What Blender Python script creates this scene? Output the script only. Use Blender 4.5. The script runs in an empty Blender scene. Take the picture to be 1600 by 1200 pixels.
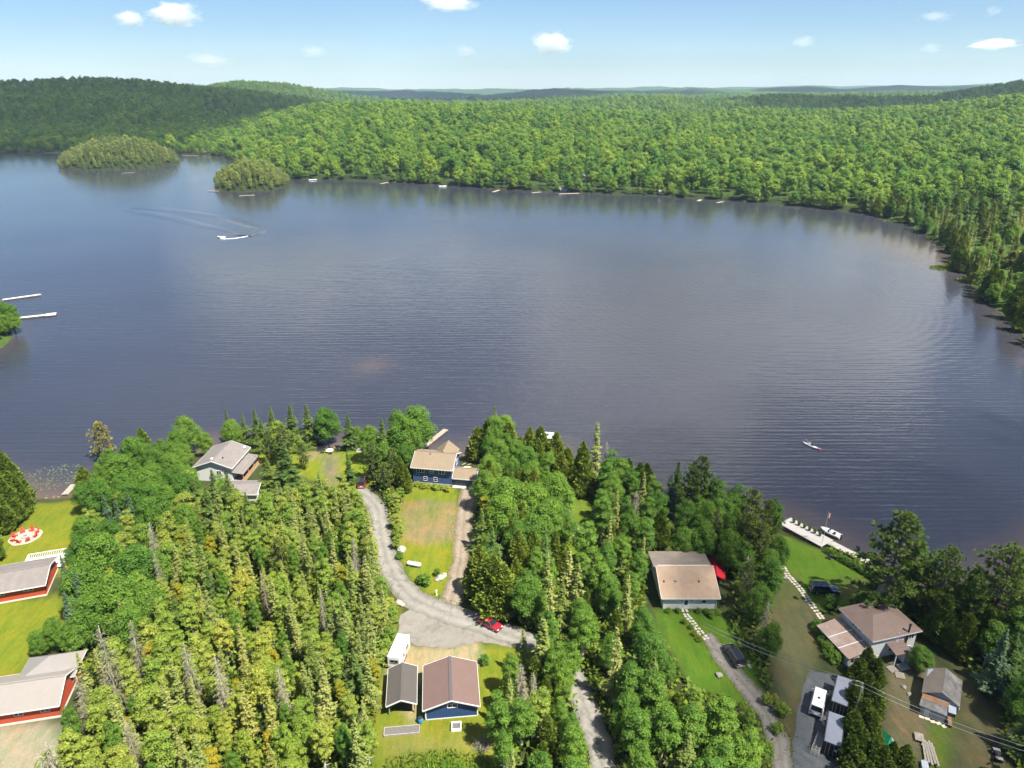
import bpy, math, random
import numpy as np
from mathutils import Vector, Matrix, noise as mnoise

# ------------------------------------------------------------------ camera, sky, sun, exposure
SC = bpy.context.scene
COL = SC.collection
R = math.radians
F_PX, HORIZON_ROW, CAM_Z = 1100.0, 142.0, 90.0       # focal length and horizon row for a 1600x1200 frame
PITCH = math.atan((600 - HORIZON_ROW) / F_PX)
cam_data = bpy.data.cameras.new('camera')
cam_data.sensor_width = 36.0
cam_data.lens = 36.0 * F_PX / 1600.0
cam_data.clip_start, cam_data.clip_end = 1.0, 60000.0
cam = bpy.data.objects.new('camera', cam_data)
COL.objects.link(cam)
cam.location = (0, 0, CAM_Z)
cam.rotation_euler = (R(90) - PITCH, 0, 0)
SC.camera = cam

SUN_DIR = Vector((0.46, -0.34, 1.0)).normalized()
SUN_EL = math.asin(SUN_DIR.z)
SUN_ROT = math.atan2(SUN_DIR.x, SUN_DIR.y)
world = bpy.data.worlds.new('World')
SC.world = world
world.use_nodes = True
wn = world.node_tree.nodes
wl = world.node_tree.links
wn.clear()
sky = wn.new('ShaderNodeTexSky')
sky.sky_type = 'NISHITA'
sky.sun_disc = False
sky.sun_elevation = SUN_EL
sky.sun_rotation = SUN_ROT
sky.altitude = 300.0
sky.air_density = 1.0
sky.dust_density = 0.0
sky.ozone_density = 8.0
bg = wn.new('ShaderNodeBackground')
bg.inputs['Strength'].default_value = 0.048
wo = wn.new('ShaderNodeOutputWorld')
wl.new(sky.outputs[0], bg.inputs[0])
wl.new(bg.outputs[0], wo.inputs[0])

sun_data = bpy.data.lights.new('sun', 'SUN')
sun_data.energy = 5.0
sun_data.angle = R(0.53)
sun_data.color = (1.0, 0.945, 0.83)
sun = bpy.data.objects.new('sun', sun_data)
COL.objects.link(sun)
sun.rotation_euler = SUN_DIR.to_track_quat('Z', 'Y').to_euler()
sun.location = (200, -100, 400)

SC.view_settings.view_transform = 'Standard'
SC.view_settings.look = 'None'
SC.view_settings.exposure = 1.45
SC.view_settings.gamma = 1.0
SC.view_settings.use_curve_mapping = False
cy = SC.cycles
cy.use_denoising = True
cy.max_bounces = 9
cy.diffuse_bounces = 6
cy.glossy_bounces = 3
cy.transmission_bounces = 4
cy.transparent_max_bounces = 6
cy.volume_bounces = 8
cy.volume_max_steps = 96
cy.caustics_reflective = False
cy.caustics_refractive = False

# ------------------------------------------------------------------ helpers
SP, CP = math.sin(PITCH), math.cos(PITCH)

def W(px, py, z=2.0):
    """World x, y of the point at height z seen at a photo pixel."""
    u = (px - 800) / F_PX
    v = (600 - py) / F_PX
    t = (z - CAM_Z) / (-SP + v * CP)
    return (u * t, (CP + v * SP) * t)

def WP(pts, z=2.0):
    return [W(a, b, z) for a, b in pts]

MATS = {}

def new_mat(name):
    m = bpy.data.materials.new(name)
    m.use_nodes = True
    nt = m.node_tree
    b = nt.nodes['Principled BSDF']
    MATS[name] = m
    return m, nt, b

def N(nt, kind, **kw):
    n = nt.nodes.new(kind)
    for k, v in kw.items():
        if k in n.inputs.keys():
            n.inputs[k].default_value = v
        else:
            setattr(n, k, v)
    return n

def mixrgb(nt, fac, a, b, blend='MIX'):
    n = nt.nodes.new('ShaderNodeMix')
    n.data_type = 'RGBA'
    n.blend_type = blend
    for sock, val in ((n.inputs[0], fac), (n.inputs[6], a), (n.inputs[7], b)):
        if isinstance(val, bpy.types.NodeSocket):
            nt.links.new(val, sock)
        elif isinstance(val, (int, float)):
            sock.default_value = val
        else:
            sock.default_value = (val[0], val[1], val[2], 1)
    return n.outputs[2]

def ramp(nt, src, p0, p1, c0=(0, 0, 0), c1=(1, 1, 1)):
    n = nt.nodes.new('ShaderNodeValToRGB')
    n.color_ramp.elements[0].position = p0
    n.color_ramp.elements[1].position = p1
    n.color_ramp.elements[0].color = (*c0, 1)
    n.color_ramp.elements[1].color = (*c1, 1)
    nt.links.new(src, n.inputs[0])
    return n.outputs[0]

def noise(nt, scale, detail=4.0, rough=0.6, vec=None, dist=0.0):
    n = nt.nodes.new('ShaderNodeTexNoise')
    n.inputs['Scale'].default_value = scale
    n.inputs['Detail'].default_value = detail
    n.inputs['Roughness'].default_value = rough
    n.inputs['Distortion'].default_value = dist
    if vec is not None:
        nt.links.new(vec, n.inputs['Vector'])
    return n.outputs[0]

def coords(nt, kind='Object', scale=(1, 1, 1), rot=(0, 0, 0)):
    tc = nt.nodes.new('ShaderNodeTexCoord')
    mp = nt.nodes.new('ShaderNodeMapping')
    mp.inputs['Scale'].default_value = scale
    mp.inputs['Rotation'].default_value = rot
    nt.links.new(tc.outputs[kind], mp.inputs['Vector'])
    return mp.outputs[0]

def bump(nt, h, strength, dist, b):
    n = nt.nodes.new('ShaderNodeBump')
    n.inputs['Strength'].default_value = strength
    n.inputs['Distance'].default_value = dist
    nt.links.new(h, n.inputs['Height'])
    nt.links.new(n.outputs[0], b.inputs['Normal'])
    return n

def plain(name, col, rough=0.7, var=0.12, scale=1.2, metallic=0.0, bumpy=0.0, spec=0.4, dirt=None):
    """Painted or raw surface: base colour broken by two scales of noise."""
    m, nt, b = new_mat(name)
    v = coords(nt)
    n1 = noise(nt, scale, 5, 0.65, v)
    n2 = noise(nt, scale * 9, 3, 0.6, v)
    dk = tuple(c * (1 - var * 1.6) for c in col)
    lt = tuple(min(1, c * (1 + var)) for c in col)
    c = mixrgb(nt, ramp(nt, n1, 0.3, 0.7), dk, lt)
    c = mixrgb(nt, ramp(nt, n2, 0.35, 0.75), c, lt)
    if dirt:
        n3 = noise(nt, scale * 0.6, 6, 0.7, v)
        c = mixrgb(nt, ramp(nt, n3, 0.5, 0.72), c, dirt)
    nt.links.new(c, b.inputs['Base Color'])
    b.inputs['Roughness'].default_value = rough
    b.inputs['Metallic'].default_value = metallic
    b.inputs['Specular IOR Level'].default_value = spec
    if bumpy:
        bump(nt, n2, bumpy, 0.03, b)
    return m

def striped(name, col, period, axis='Z', depth=0.35, rough=0.7, var=0.1, dirt=None, metallic=0.0, dark=0.7):
    """Lap siding, shingle courses or metal ribs: fine courses as colour and relief."""
    m, nt, b = new_mat(name)
    v = coords(nt)
    sep = nt.nodes.new('ShaderNodeSeparateXYZ')
    nt.links.new(v, sep.inputs[0])
    mul = N(nt, 'ShaderNodeMath', operation='MULTIPLY')
    mul.inputs[1].default_value = 1.0 / period
    nt.links.new(sep.outputs[axis], mul.inputs[0])
    fr = N(nt, 'ShaderNodeMath', operation='FRACT')
    nt.links.new(mul.outputs[0], fr.inputs[0])
    n1 = noise(nt, 0.8, 6, 0.7, v)
    n2 = noise(nt, 7.0, 3, 0.7, v)
    lt = tuple(min(1, c * (1 + var)) for c in col)
    dk = tuple(c * (1 - var * 2) for c in col)
    c = mixrgb(nt, ramp(nt, n1, 0.3, 0.7), dk, lt)
    c = mixrgb(nt, ramp(nt, n2, 0.3, 0.8), c, tuple(x * 0.82 for x in col))
    if dirt:
        n3 = noise(nt, 0.5, 6, 0.75, v)
        c = mixrgb(nt, ramp(nt, n3, 0.48, 0.7), c, dirt)
    line = ramp(nt, fr.outputs[0], 0.0, 0.16, (dark, dark, dark), (1, 1, 1))
    c = mixrgb(nt, 1.0, c, line, 'MULTIPLY')
    nt.links.new(c, b.inputs['Base Color'])
    b.inputs['Roughness'].default_value = rough
    b.inputs['Metallic'].default_value = metallic
    b.inputs['Specular IOR Level'].default_value = 0.3
    bump(nt, fr.outputs[0], depth, 0.03, b)
    return m

def leaf_mat(name, c0, c1, transl=0.28, tintvar=1.0):
    """Foliage: each tree takes its own shade between c0 and c1, each leaf its own tint."""
    m, nt, b = new_mat(name)
    oi = nt.nodes.new('ShaderNodeObjectInfo')
    at = nt.nodes.new('ShaderNodeAttribute')
    at.attribute_name = 'tint'
    c = mixrgb(nt, oi.outputs['Random'], c0, c1)
    pn = noise(nt, 0.012, 4, 0.6, oi.outputs['Location'])
    c = mixrgb(nt, ramp(nt, pn, 0.38, 0.62), mixrgb(nt, 1.0, c, (0.76, 0.84, 0.80), 'MULTIPLY'), c)
    pn2 = noise(nt, 0.035, 2, 0.5, oi.outputs['Location'])
    c = mixrgb(nt, ramp(nt, pn2, 0.55, 0.72), c, mixrgb(nt, 1.0, c, (1.28, 1.10, 0.9), 'MULTIPLY'))
    hs = nt.nodes.new('ShaderNodeHueSaturation')
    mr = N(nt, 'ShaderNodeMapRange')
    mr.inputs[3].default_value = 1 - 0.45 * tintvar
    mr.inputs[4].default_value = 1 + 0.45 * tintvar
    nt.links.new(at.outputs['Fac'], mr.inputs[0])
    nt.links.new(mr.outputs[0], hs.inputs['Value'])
    mh = N(nt, 'ShaderNodeMapRange')
    mh.inputs[3].default_value = 0.515
    mh.inputs[4].default_value = 0.485
    nt.links.new(at.outputs['Fac'], mh.inputs[0])
    nt.links.new(mh.outputs[0], hs.inputs['Hue'])
    nt.links.new(c, hs.inputs['Color'])
    nt.links.new(hs.outputs[0], b.inputs['Base Color'])
    b.inputs['Roughness'].default_value = 0.55
    b.inputs['Specular IOR Level'].default_value = 0.25
    tr = nt.nodes.new('ShaderNodeBsdfTranslucent')
    nt.links.new(hs.outputs[0], tr.inputs['Color'])
    mx = nt.nodes.new('ShaderNodeMixShader')
    mx.inputs[0].default_value = transl
    nt.links.new(b.outputs[0], mx.inputs[1])
    nt.links.new(tr.outputs[0], mx.inputs[2])
    nt.links.new(mx.outputs[0], nt.nodes['Material Output'].inputs['Surface'])
    return m

class MB:
    """Collects faces; build() links them as one mesh object."""
    def __init__(self):
        self.v, self.f = [], []
    def add(self, verts, faces):
        n = len(self.v)
        self.v += [tuple(p) for p in verts]
        self.f += [tuple(i + n for i in q) for q in faces]
        return self
    def box(self, x0, x1, y0, y1, z0, z1):
        return self.add([(x0, y0, z0), (x1, y0, z0), (x1, y1, z0), (x0, y1, z0),
                         (x0, y0, z1), (x1, y0, z1), (x1, y1, z1), (x0, y1, z1)],
                        [(0, 3, 2, 1), (4, 5, 6, 7), (0, 1, 5, 4), (1, 2, 6, 5), (2, 3, 7, 6), (3, 0, 4, 7)])
    def obox(self, c, s, rz=0.0, rx=0.0, ry=0.0):
        m = Matrix.Rotation(rz, 3, 'Z') @ Matrix.Rotation(ry, 3, 'Y') @ Matrix.Rotation(rx, 3, 'X')
        vs = []
        for k in range(8):
            p = Vector(((k & 1) - .5, ((k >> 1) & 1) - .5, (k >> 2) - .5))
            vs.append(Vector(c) + m @ Vector((p.x * s[0], p.y * s[1], p.z * s[2])))
        return self.add(vs, [(0, 2, 3, 1), (4, 5, 7, 6), (0, 1, 5, 4), (1, 3, 7, 5), (3, 2, 6, 7), (2, 0, 4, 6)])
    def prism(self, poly, z0, z1):
        n = len(poly)
        vs = [(x, y, z0) for x, y in poly] + [(x, y, z1) for x, y in poly]
        fs = [tuple(range(n - 1, -1, -1)), tuple(range(n, 2 * n))]
        fs += [(i, (i + 1) % n, n + (i + 1) % n, n + i) for i in range(n)]
        return self.add(vs, fs)
    def slab(self, quad, th):
        """A roof plane: four top corners, thickened downwards."""
        n = len(quad)
        vs = [tuple(p) for p in quad] + [(p[0], p[1], p[2] - th) for p in quad]
        fs = [tuple(range(n)), tuple(range(2 * n - 1, n - 1, -1))]
        fs += [(i, n + i, n + (i + 1) % n, (i + 1) % n) for i in range(n)]
        return self.add(vs, fs)
    def tube(self, pts, rad, n=8, cap=True):
        rings = []
        for i, p in enumerate(pts):
            p = Vector(p)
            a = Vector(pts[max(0, i - 1)])
            b = Vector(pts[min(len(pts) - 1, i + 1)])
            d = (b - a).normalized()
            u = d.cross(Vector((0, 0, 1)) if abs(d.z) < 0.95 else Vector((1, 0, 0))).normalized()
            w = d.cross(u)
            r = rad[i] if isinstance(rad, (list, tuple)) else rad
            rings.append([p + (u * math.cos(k * 2 * math.pi / n) + w * math.sin(k * 2 * math.pi / n)) * r for k in range(n)])
        return self.loft(rings, cap)
    def loft(self, rings, cap=True):
        n = len(rings[0])
        vs = [q for r in rings for q in r]
        fs = []
        for i in range(len(rings) - 1):
            for k in range(n):
                fs.append((i * n + k, i * n + (k + 1) % n, (i + 1) * n + (k + 1) % n, (i + 1) * n + k))
        if cap:
            fs.append(tuple(range(n - 1, -1, -1)))
            fs.append(tuple((len(rings) - 1) * n + k for k in range(n)))
        return self.add(vs, fs)
    def build(self, name, mat, parent=None, smooth=False, bevel=0.0):
        me = bpy.data.meshes.new(name)
        me.from_pydata(self.v, [], self.f)
        me.update()
        if bevel:
            import bmesh
            bm = bmesh.new()
            bm.from_mesh(me)
            bmesh.ops.remove_doubles(bm, verts=bm.verts, dist=1e-4)
            bmesh.ops.recalc_face_normals(bm, faces=bm.faces)
            es = [e for e in bm.edges if len(e.link_faces) == 2 and e.calc_face_angle(0) > 0.5]
            bmesh.ops.bevel(bm, geom=es, offset=bevel, segments=2, affect='EDGES', profile=0.6, clamp_overlap=True)
            bm.to_mesh(me)
            bm.free()
        else:
            import bmesh
            bm = bmesh.new()
            bm.from_mesh(me)
            bmesh.ops.recalc_face_normals(bm, faces=bm.faces)
            bm.to_mesh(me)
            bm.free()
        if smooth:
            me.polygons.foreach_set('use_smooth', [True] * len(me.polygons))
        me.materials.append(MATS[mat] if isinstance(mat, str) else mat)
        o = bpy.data.objects.new(name, me)
        COL.objects.link(o)
        o.parent = parent
        return o

def tag(o, label=None, cat=None, group=None, kind=None):
    if label: o['label'] = label
    if cat: o['category'] = cat
    if group: o['group'] = group
    if kind: o['kind'] = kind
    return o

def thing(name, label, cat, loc, rz=0.0, group=None):
    o = bpy.data.objects.new(name, None)
    o.empty_display_size = 0.5
    COL.objects.link(o)
    o.location = loc
    o.rotation_euler = (0, 0, rz)
    return tag(o, label, cat, group)

def mesh_np(name, V, Q, mat, tint=None, smooth=False, col=None):
    """Mesh from arrays: V (n,3), Q (m,3 or 4)."""
    V = np.asarray(V, dtype=np.float32)
    Q = np.asarray(Q, dtype=np.int32)
    me = bpy.data.meshes.new(name)
    me.vertices.add(len(V))
    me.vertices.foreach_set('co', V.ravel())
    k = Q.shape[1]
    me.loops.add(Q.size)
    me.loops.foreach_set('vertex_index', Q.ravel())
    me.polygons.add(len(Q))
    me.polygons.foreach_set('loop_start', np.arange(0, Q.size, k, dtype=np.int32))
    if smooth:
        me.polygons.foreach_set('use_smooth', np.ones(len(Q), dtype=bool))
    me.update(calc_edges=True)
    if tint is not None:
        a = me.attributes.new('tint', 'FLOAT', 'POINT')
        a.data.foreach_set('value', np.asarray(tint, dtype=np.float32))
    if col is not None:
        a = me.color_attributes.new('Col', 'FLOAT_COLOR', 'POINT')
        a.data.foreach_set('color', np.asarray(col, dtype=np.float32).ravel())
    if mat:
        me.materials.append(MATS[mat] if isinstance(mat, str) else mat)
    return me

def obj_np(name, me, parent=None):
    o = bpy.data.objects.new(name, me)
    COL.objects.link(o)
    o.parent = parent
    return o

# ------------------------------------------------------------------ lake outline and terrain height
LAKE = WP([(-330, 235), (0, 238), (150, 240), (300, 240), (352, 245), (374, 257), (402, 268), (456, 280), (520, 281), (600, 284), (700, 290), (800, 297),
           (900, 301), (1000, 305), (1100, 311), (1200, 318), (1300, 328), (1360, 336), (1410, 348), (1445, 366),
           (1470, 385), (1490, 402), (1478, 414), (1505, 428), (1530, 458), (1560, 490), (1590, 520), (1625, 556), (1720, 620), (1790, 700), (1760, 800),
           (1660, 880), (1580, 915), (1520, 930), (1440, 915), (1385, 893), (1340, 873), (1300, 852), (1216, 822),
           (1180, 826), (1120, 815), (1060, 800), (1030, 792), (1000, 775), (940, 765), (912, 752), (898, 745),
           (880, 722), (840, 712), (790, 706), (745, 712), (700, 712), (655, 709), (625, 702), (590, 699), (520, 698), (470, 699),
           (400, 702), (330, 702), (280, 706), (235, 722), (190, 742), (160, 760), (136, 768), (105, 775), (50, 779),
           (0, 776), (-60, 760), (-130, 700), (-150, 620), (-80, 570), (10, 541), (24, 524), (14, 508), (-60, 490), (-200, 460), (-420, 380), (-520, 300)], 0.0)
ISL = []
for (px, py, hw, ry) in ((190, 256, 84, 78.0), (394, 289, 55, 50.0)):
    cx, cyy = W(px, py, 0)
    dep = cyy * CP + CAM_Z * SP
    rx = hw * dep / F_PX
    ISL.append((cx, cyy, rx, ry))

def isl_q(X, Y, k):
    """Squared elliptic radius in an island's own axes."""
    cx, cyy, rx, ry = ISL[k]
    L_ = math.hypot(cx, cyy)
    c_, s_ = cyy / L_, cx / L_
    dx, dy = X - cx, Y - cyy
    return ((dx * c_ - dy * s_) / rx) ** 2 + ((dx * s_ + dy * c_) / ry) ** 2

def poly_sd(X, Y, poly):
    """Signed distance to a polygon: positive outside."""
    X = np.asarray(X, dtype=np.float64); Y = np.asarray(Y, dtype=np.float64)
    d2 = np.full(X.shape, 1e18)
    ins = np.zeros(X.shape, dtype=bool)
    n = len(poly)
    for i in range(n):
        ax, ay = poly[i]; bx, by = poly[(i + 1) % n]
        ex, ey = bx - ax, by - ay
        t = np.clip(((X - ax) * ex + (Y - ay) * ey) / (ex * ex + ey * ey + 1e-12), 0, 1)
        dx, dy = X - ax - t * ex, Y - ay - t * ey
        d2 = np.minimum(d2, dx * dx + dy * dy)
        c = ((ay > Y) != (by > Y)) & (X < ex * (Y - ay) / (ey if abs(ey) > 1e-12 else 1e-12) + ax)
        ins ^= c
    d = np.sqrt(d2)
    return np.where(ins, -d, d)

def wob(X, Y, s):
    return (np.sin(X * 1.7 / s + 1.3) * np.cos(Y * 1.3 / s + .7) + np.sin((X + 1.7 * Y) / s * 0.9 + 2.1) + 0.6 * np.sin((2.3 * X - Y) / s * 1.9)) / 2.6

def shore_d(X, Y):
    d = poly_sd(X, Y, LAKE) + wob(X, Y, 9.0) * 0.8 + wob(X, Y, 2.6) * 0.3
    for k, (cx, cyy, rx, ry) in enumerate(ISL):
        q = np.sqrt(isl_q(X, Y, k))
        d = np.maximum(d, (1 - q) * min(rx, ry) + wob(X, Y, 12.0) * 2.0)
    return d

# ridge rows (photo row of the tree-top skyline) by photo column, at the ridge's own distance
RA = ([-900, 0, 300, 340, 420, 520, 600, 700, 850, 950, 1080, 1150, 1300, 1400, 1500, 1600, 1900],
      [200, 196, 192, 181, 167, 154, 152, 154, 158, 163, 166, 163, 164, 160, 151, 142, 130])
RB = ([-900, -100, 0, 75, 170, 250, 330, 430, 510, 560, 700, 850, 950, 1050, 1100, 1200, 1300, 1350, 1440, 1530, 1600, 1900],
      [140, 134, 131, 128, 126, 130, 137, 144, 152, 158, 158, 153, 149, 147, 152, 146, 147, 148, 148, 136, 128, 120])
RC = ([-900, 200, 330, 380, 450, 510, 560, 620, 760, 900, 1000, 1100, 1300, 1600, 1900],
      [142, 142, 136, 131, 135, 142, 149, 153, 153, 148, 147, 148, 146, 141, 138])
RD = ([-900, 300, 500, 600, 690, 760, 800, 870, 920, 1000, 1090, 1150, 1200, 1260, 1330, 1400, 1470, 1530, 1600, 1900],
      [141, 141, 140, 141, 142, 146, 143, 138, 140, 141, 137, 140, 138, 136, 139, 135, 136, 133, 136, 136])
RE = ([-900, 400, 560, 640, 760, 860, 1000, 1120, 1250, 1360, 1600, 1900],
      [139, 139, 138, 140, 139, 140, 137, 138, 136, 136, 136, 137])
RIDGES = [(1500.0, RA, 24), (2500.0, RB, 22), (3700.0, RC, 15), (7200.0, RD, 8), (11500.0, RE, 4)]

def far_height(X, Y):
    X = np.asarray(X, dtype=np.float64); Y = np.asarray(Y, dtype=np.float64)
    px = 800 + F_PX * X / np.maximum(Y * CP + 36.0, 60.0)
    knots = [(560.0, np.zeros_like(px))]
    prev = 560.0
    for (yr, (xs, rows), th) in RIDGES:
        row = np.interp(px, xs, rows)
        zr = CAM_Z - (row - HORIZON_ROW) / F_PX * yr / (CP * CP) - th
        zr = np.maximum(zr, 4)
        if prev > 560:
            ym = (prev + yr) * 0.5
            zv = np.minimum(knots[-1][1], zr) - (22 if yr < 3000 else 40)
            zv = np.where((px < 320) & (yr < 2600), 0.5 * (knots[-1][1] + zr), zv)
            knots.append((ym, np.maximum(zv, 3)))
        knots.append((yr, zr))
        prev = yr
    knots.append((13500.0, knots[-1][1] - 70))
    knots.append((40000.0, knots[-1][1] * 0))
    H = np.zeros_like(px)
    for i in range(len(knots) - 1):
        y0, z0 = knots[i]; y1, z1 = knots[i + 1]
        t = np.clip((Y - y0) / (y1 - y0), 0, 1)
        t = t * t * (3 - 2 * t) if i else 0.45 * t + 0.55 * t * t * (3 - 2 * t)
        m = (Y >= y0) & (Y < y1)
        H = np.where(m, z0 + (z1 - z0) * t, H)
    amp = np.clip((Y - 700) / 900, 0, 1) * (3.0 + np.clip((Y - 3000) / 4000, 0, 1) * 9)
    return H + amp * wob(X, Y, 160.0) + amp * 0.6 * wob(X, Y, 61.0)

def height(X, Y):
    X = np.asarray(X, dtype=np.float64); Y = np.asarray(Y, dtype=np.float64)
    d = shore_d(X, Y)
    t = np.clip(d / 9.0, 0, 1)
    near = 2.0 * t * t * (3 - 2 * t)
    wat = -np.clip(-d / 5.0, 0, 1) * 2.2
    base = np.where(d > 0, near + 0.03, wat - 0.02)
    side = np.clip((np.abs(X) - 190) / 300, 0, 1) * np.clip(d / 60, 0, 1) * 10 * np.clip((1000 - Y) / 350, 0, 1)
    fh = far_height(X, Y) * np.clip(d / 120, 0, 1) ** 0.8
    isl = np.zeros_like(X)
    for k, (cx, cyy, rx, ry) in enumerate(ISL):
        q = np.clip(1 - isl_q(X, Y, k), 0, 1)
        isl = np.maximum(isl, (15, 9)[k] * q)
    on_isl = isl > 0
    return base + np.where(on_isl, isl, np.where(d > 0, np.where(Y > 560, fh, 0) + side, 0))

def hz(x, y):
    return float(height(np.array([x]), np.array([y]))[0])

# ------------------------------------------------------------------ ground
def graded(lo, hi, step, far_lo, far_hi, g, cap=4.5, lim=0.0):
    a = list(np.arange(lo, hi + 1e-6, step))
    s, x = step, hi
    while x < far_hi:
        s = min(s * 1.09, cap) if abs(x) < lim else s * g
        x += s; a.append(x)
    s, x, b = step, lo, []
    while x > far_lo:
        s = min(s * 1.09, cap) if abs(x) < lim else s * g
        x -= s; b.append(x)
    return np.array(b[::-1] + a)

ZONES = [  # photo outline on the ground, albedo, edge softness (m)
    ([(-500, 900), (-60, 770), (0, 778), (50, 780), (105, 776), (150, 766), (165, 800), (135, 860), (100, 900), (0, 900)], (0.165, 0.172, 0.013), 1.2),
    ([(-300, 990), (0, 940), (95, 930), (110, 960), (95, 1005), (40, 1050), (0, 1085), (-300, 1150)], (0.165, 0.172, 0.013), 1.2),
    ([(-200, 1150), (60, 1128), (110, 1140), (95, 1180), (30, 1230), (-200, 1260)], (0.30, 0.24, 0.17), 1.5),
    ([(390, 705), (470, 700), (580, 697), (592, 720), (575, 765), (545, 790), (520, 760), (470, 745), (410, 725)], (0.18, 0.19, 0.014), 1.0),
    ([(470, 708), (500, 700), (505, 712), (480, 722)], (0.26, 0.19, 0.10), 1.0),
    ([(505, 712), (530, 712), (525, 770), (508, 770)], (0.19, 0.15, 0.09), 1.2),
    ([(618, 752), (715, 762), (722, 850), (712, 905), (700, 940), (676, 938), (640, 908), (618, 870), (612, 800)], (0.175, 0.185, 0.013), 1.0),
    ([(630, 786), (672, 781), (712, 786), (716, 815), (712, 846), (660, 850), (632, 844)], (0.25, 0.175, 0.085), 1.4),
    ([(648, 793), (690, 791), (690, 812), (650, 812)], (0.19, 0.17, 0.045), 2.5),
    ([(585, 1110), (600, 1045), (660, 1030), (760, 1003), (835, 1012), (835, 1045), (800, 1080), (790, 1130), (785, 1260), (790, 1500), (560, 1500), (570, 1200)], (0.18, 0.18, 0.014), 1.4),
    ([(600, 1150), (760, 1150), (760, 1185), (610, 1190)], (0.21, 0.18, 0.04), 2.0),
    ([(600, 1195), (700, 1175), (760, 1190), (780, 1400), (570, 1400)], (0.09, 0.15, 0.012), 1.6),
    ([(618, 1005), (700, 1012), (748, 1004), (752, 1030), (740, 1048), (655, 1050), (648, 1090), (655, 1130), (640, 1130), (600, 1045)], (0.36, 0.26, 0.155), 0.9),
    ([(880, 752), (915, 758), (935, 785), (925, 820), (915, 860), (890, 880), (868, 830)], (0.12, 0.155, 0.014), 1.0),
    ([(893, 750), (915, 752), (925, 770), (905, 768)], (0.22, 0.16, 0.08), 0.8),
    ([(1020, 955), (1125, 955), (1165, 1010), (1200, 1090), (1170, 1110), (1090, 1080), (1048, 1020)], (0.10, 0.175, 0.014), 1.2),
    ([(1040, 800), (1065, 800), (1060, 870), (1035, 880)], (0.10, 0.12, 0.02), 1.2),
    ([(1218, 825), (1290, 858), (1340, 880), (1395, 912), (1410, 940), (1340, 955), (1280, 950), (1225, 905), (1205, 870)], (0.11, 0.18, 0.014), 1.0),
    ([(1290, 915), (1360, 905), (1350, 935), (1300, 935)], (0.14, 0.125, 0.04), 2.0),
    ([(1195, 960), (1215, 905), (1240, 910), (1285, 965), (1275, 1040), (1262, 1060), (1250, 1110), (1235, 1180), (1205, 1110), (1200, 1020)], (0.125, 0.11, 0.055), 1.2),
    ([(1215, 890), (1245, 900), (1250, 940), (1225, 950), (1200, 925)], (0.14, 0.13, 0.045), 1.5),
    ([(1380, 1020), (1440, 1012), (1470, 1060), (1455, 1110), (1475, 1150), (1440, 1190), (1385, 1180)], (0.17, 0.13, 0.075), 1.6),
    ([(1455, 1130), (1490, 1105), (1500, 1110), (1475, 1260), (1440, 1260)], (0.10, 0.15, 0.015), 1.0),
    ([(1500, 1030), (1540, 1050), (1560, 1130), (1600, 1250), (1600, 1500), (1470, 1500), (1490, 1130)], (0.125, 0.10, 0.05), 2.0),
]
ZONES.append(([(598, 925), (620, 938), (630, 955), (622, 1000), (606, 1045), (592, 1045), (598, 985)], (0.15, 0.15, 0.02), 1.0))
ZONES_W = [(WP(p), c, s) for p, c, s in ZONES]
xs = graded(-150, 150, 0.85, -15000, 15000, 1.075, 4.5, 880)
ys = graded(48, 192, 0.85, -700, 15000, 1.06, 4.5, 1250)
GX, GY = np.meshgrid(xs, ys)
gx, gy = GX.ravel(), GY.ravel()
gz = height(gx, gy)
nx, ny = len(xs), len(ys)
ii = np.arange((nx - 1) * (ny - 1))
i0 = (ii // (nx - 1)) * nx + ii % (nx - 1)
quads = np.stack([i0, i0 + 1, i0 + 1 + nx, i0 + nx], 1)
gcol = np.ones((len(gx), 4)); gcol[:, :3] = (0.052, 0.058, 0.02)
near = (np.abs(gx) < 260) & (gy < 260)
nxp, nyp = gx[near], gy[near]
wb = wob(nxp, nyp, 1.9) * 0.5 + wob(nxp, nyp, 0.8) * 0.3
nc = gcol[near]
for poly, c, soft in ZONES_W:
    sd = poly_sd(nxp, nyp, poly) + wb * soft
    k = np.clip(0.5 - sd / (2 * soft), 0, 1)[:, None]
    nc[:, :3] = nc[:, :3] * (1 - k) + np.array(c) * k
gcol[near] = nc
sd_all = shore_d(gx, gy)
beach = np.clip(1 - np.abs(sd_all - 0.4) / 1.6, 0, 1)[:, None] * np.where(gy > 260, 0.12, 0.8)[:, None]
gcol[:, :3] = gcol[:, :3] * (1 - beach) + np.array((0.15, 0.105, 0.06)) * beach
mid = (gy > 230) & (sd_all > 0.5)
gcol[mid, :3] = (0.065, 0.105, 0.02)
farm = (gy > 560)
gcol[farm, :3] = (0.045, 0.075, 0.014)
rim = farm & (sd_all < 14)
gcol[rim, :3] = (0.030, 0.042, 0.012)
vfar = gy > 3000
gcol[vfar, :3] = (0.055, 0.095, 0.022)

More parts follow.
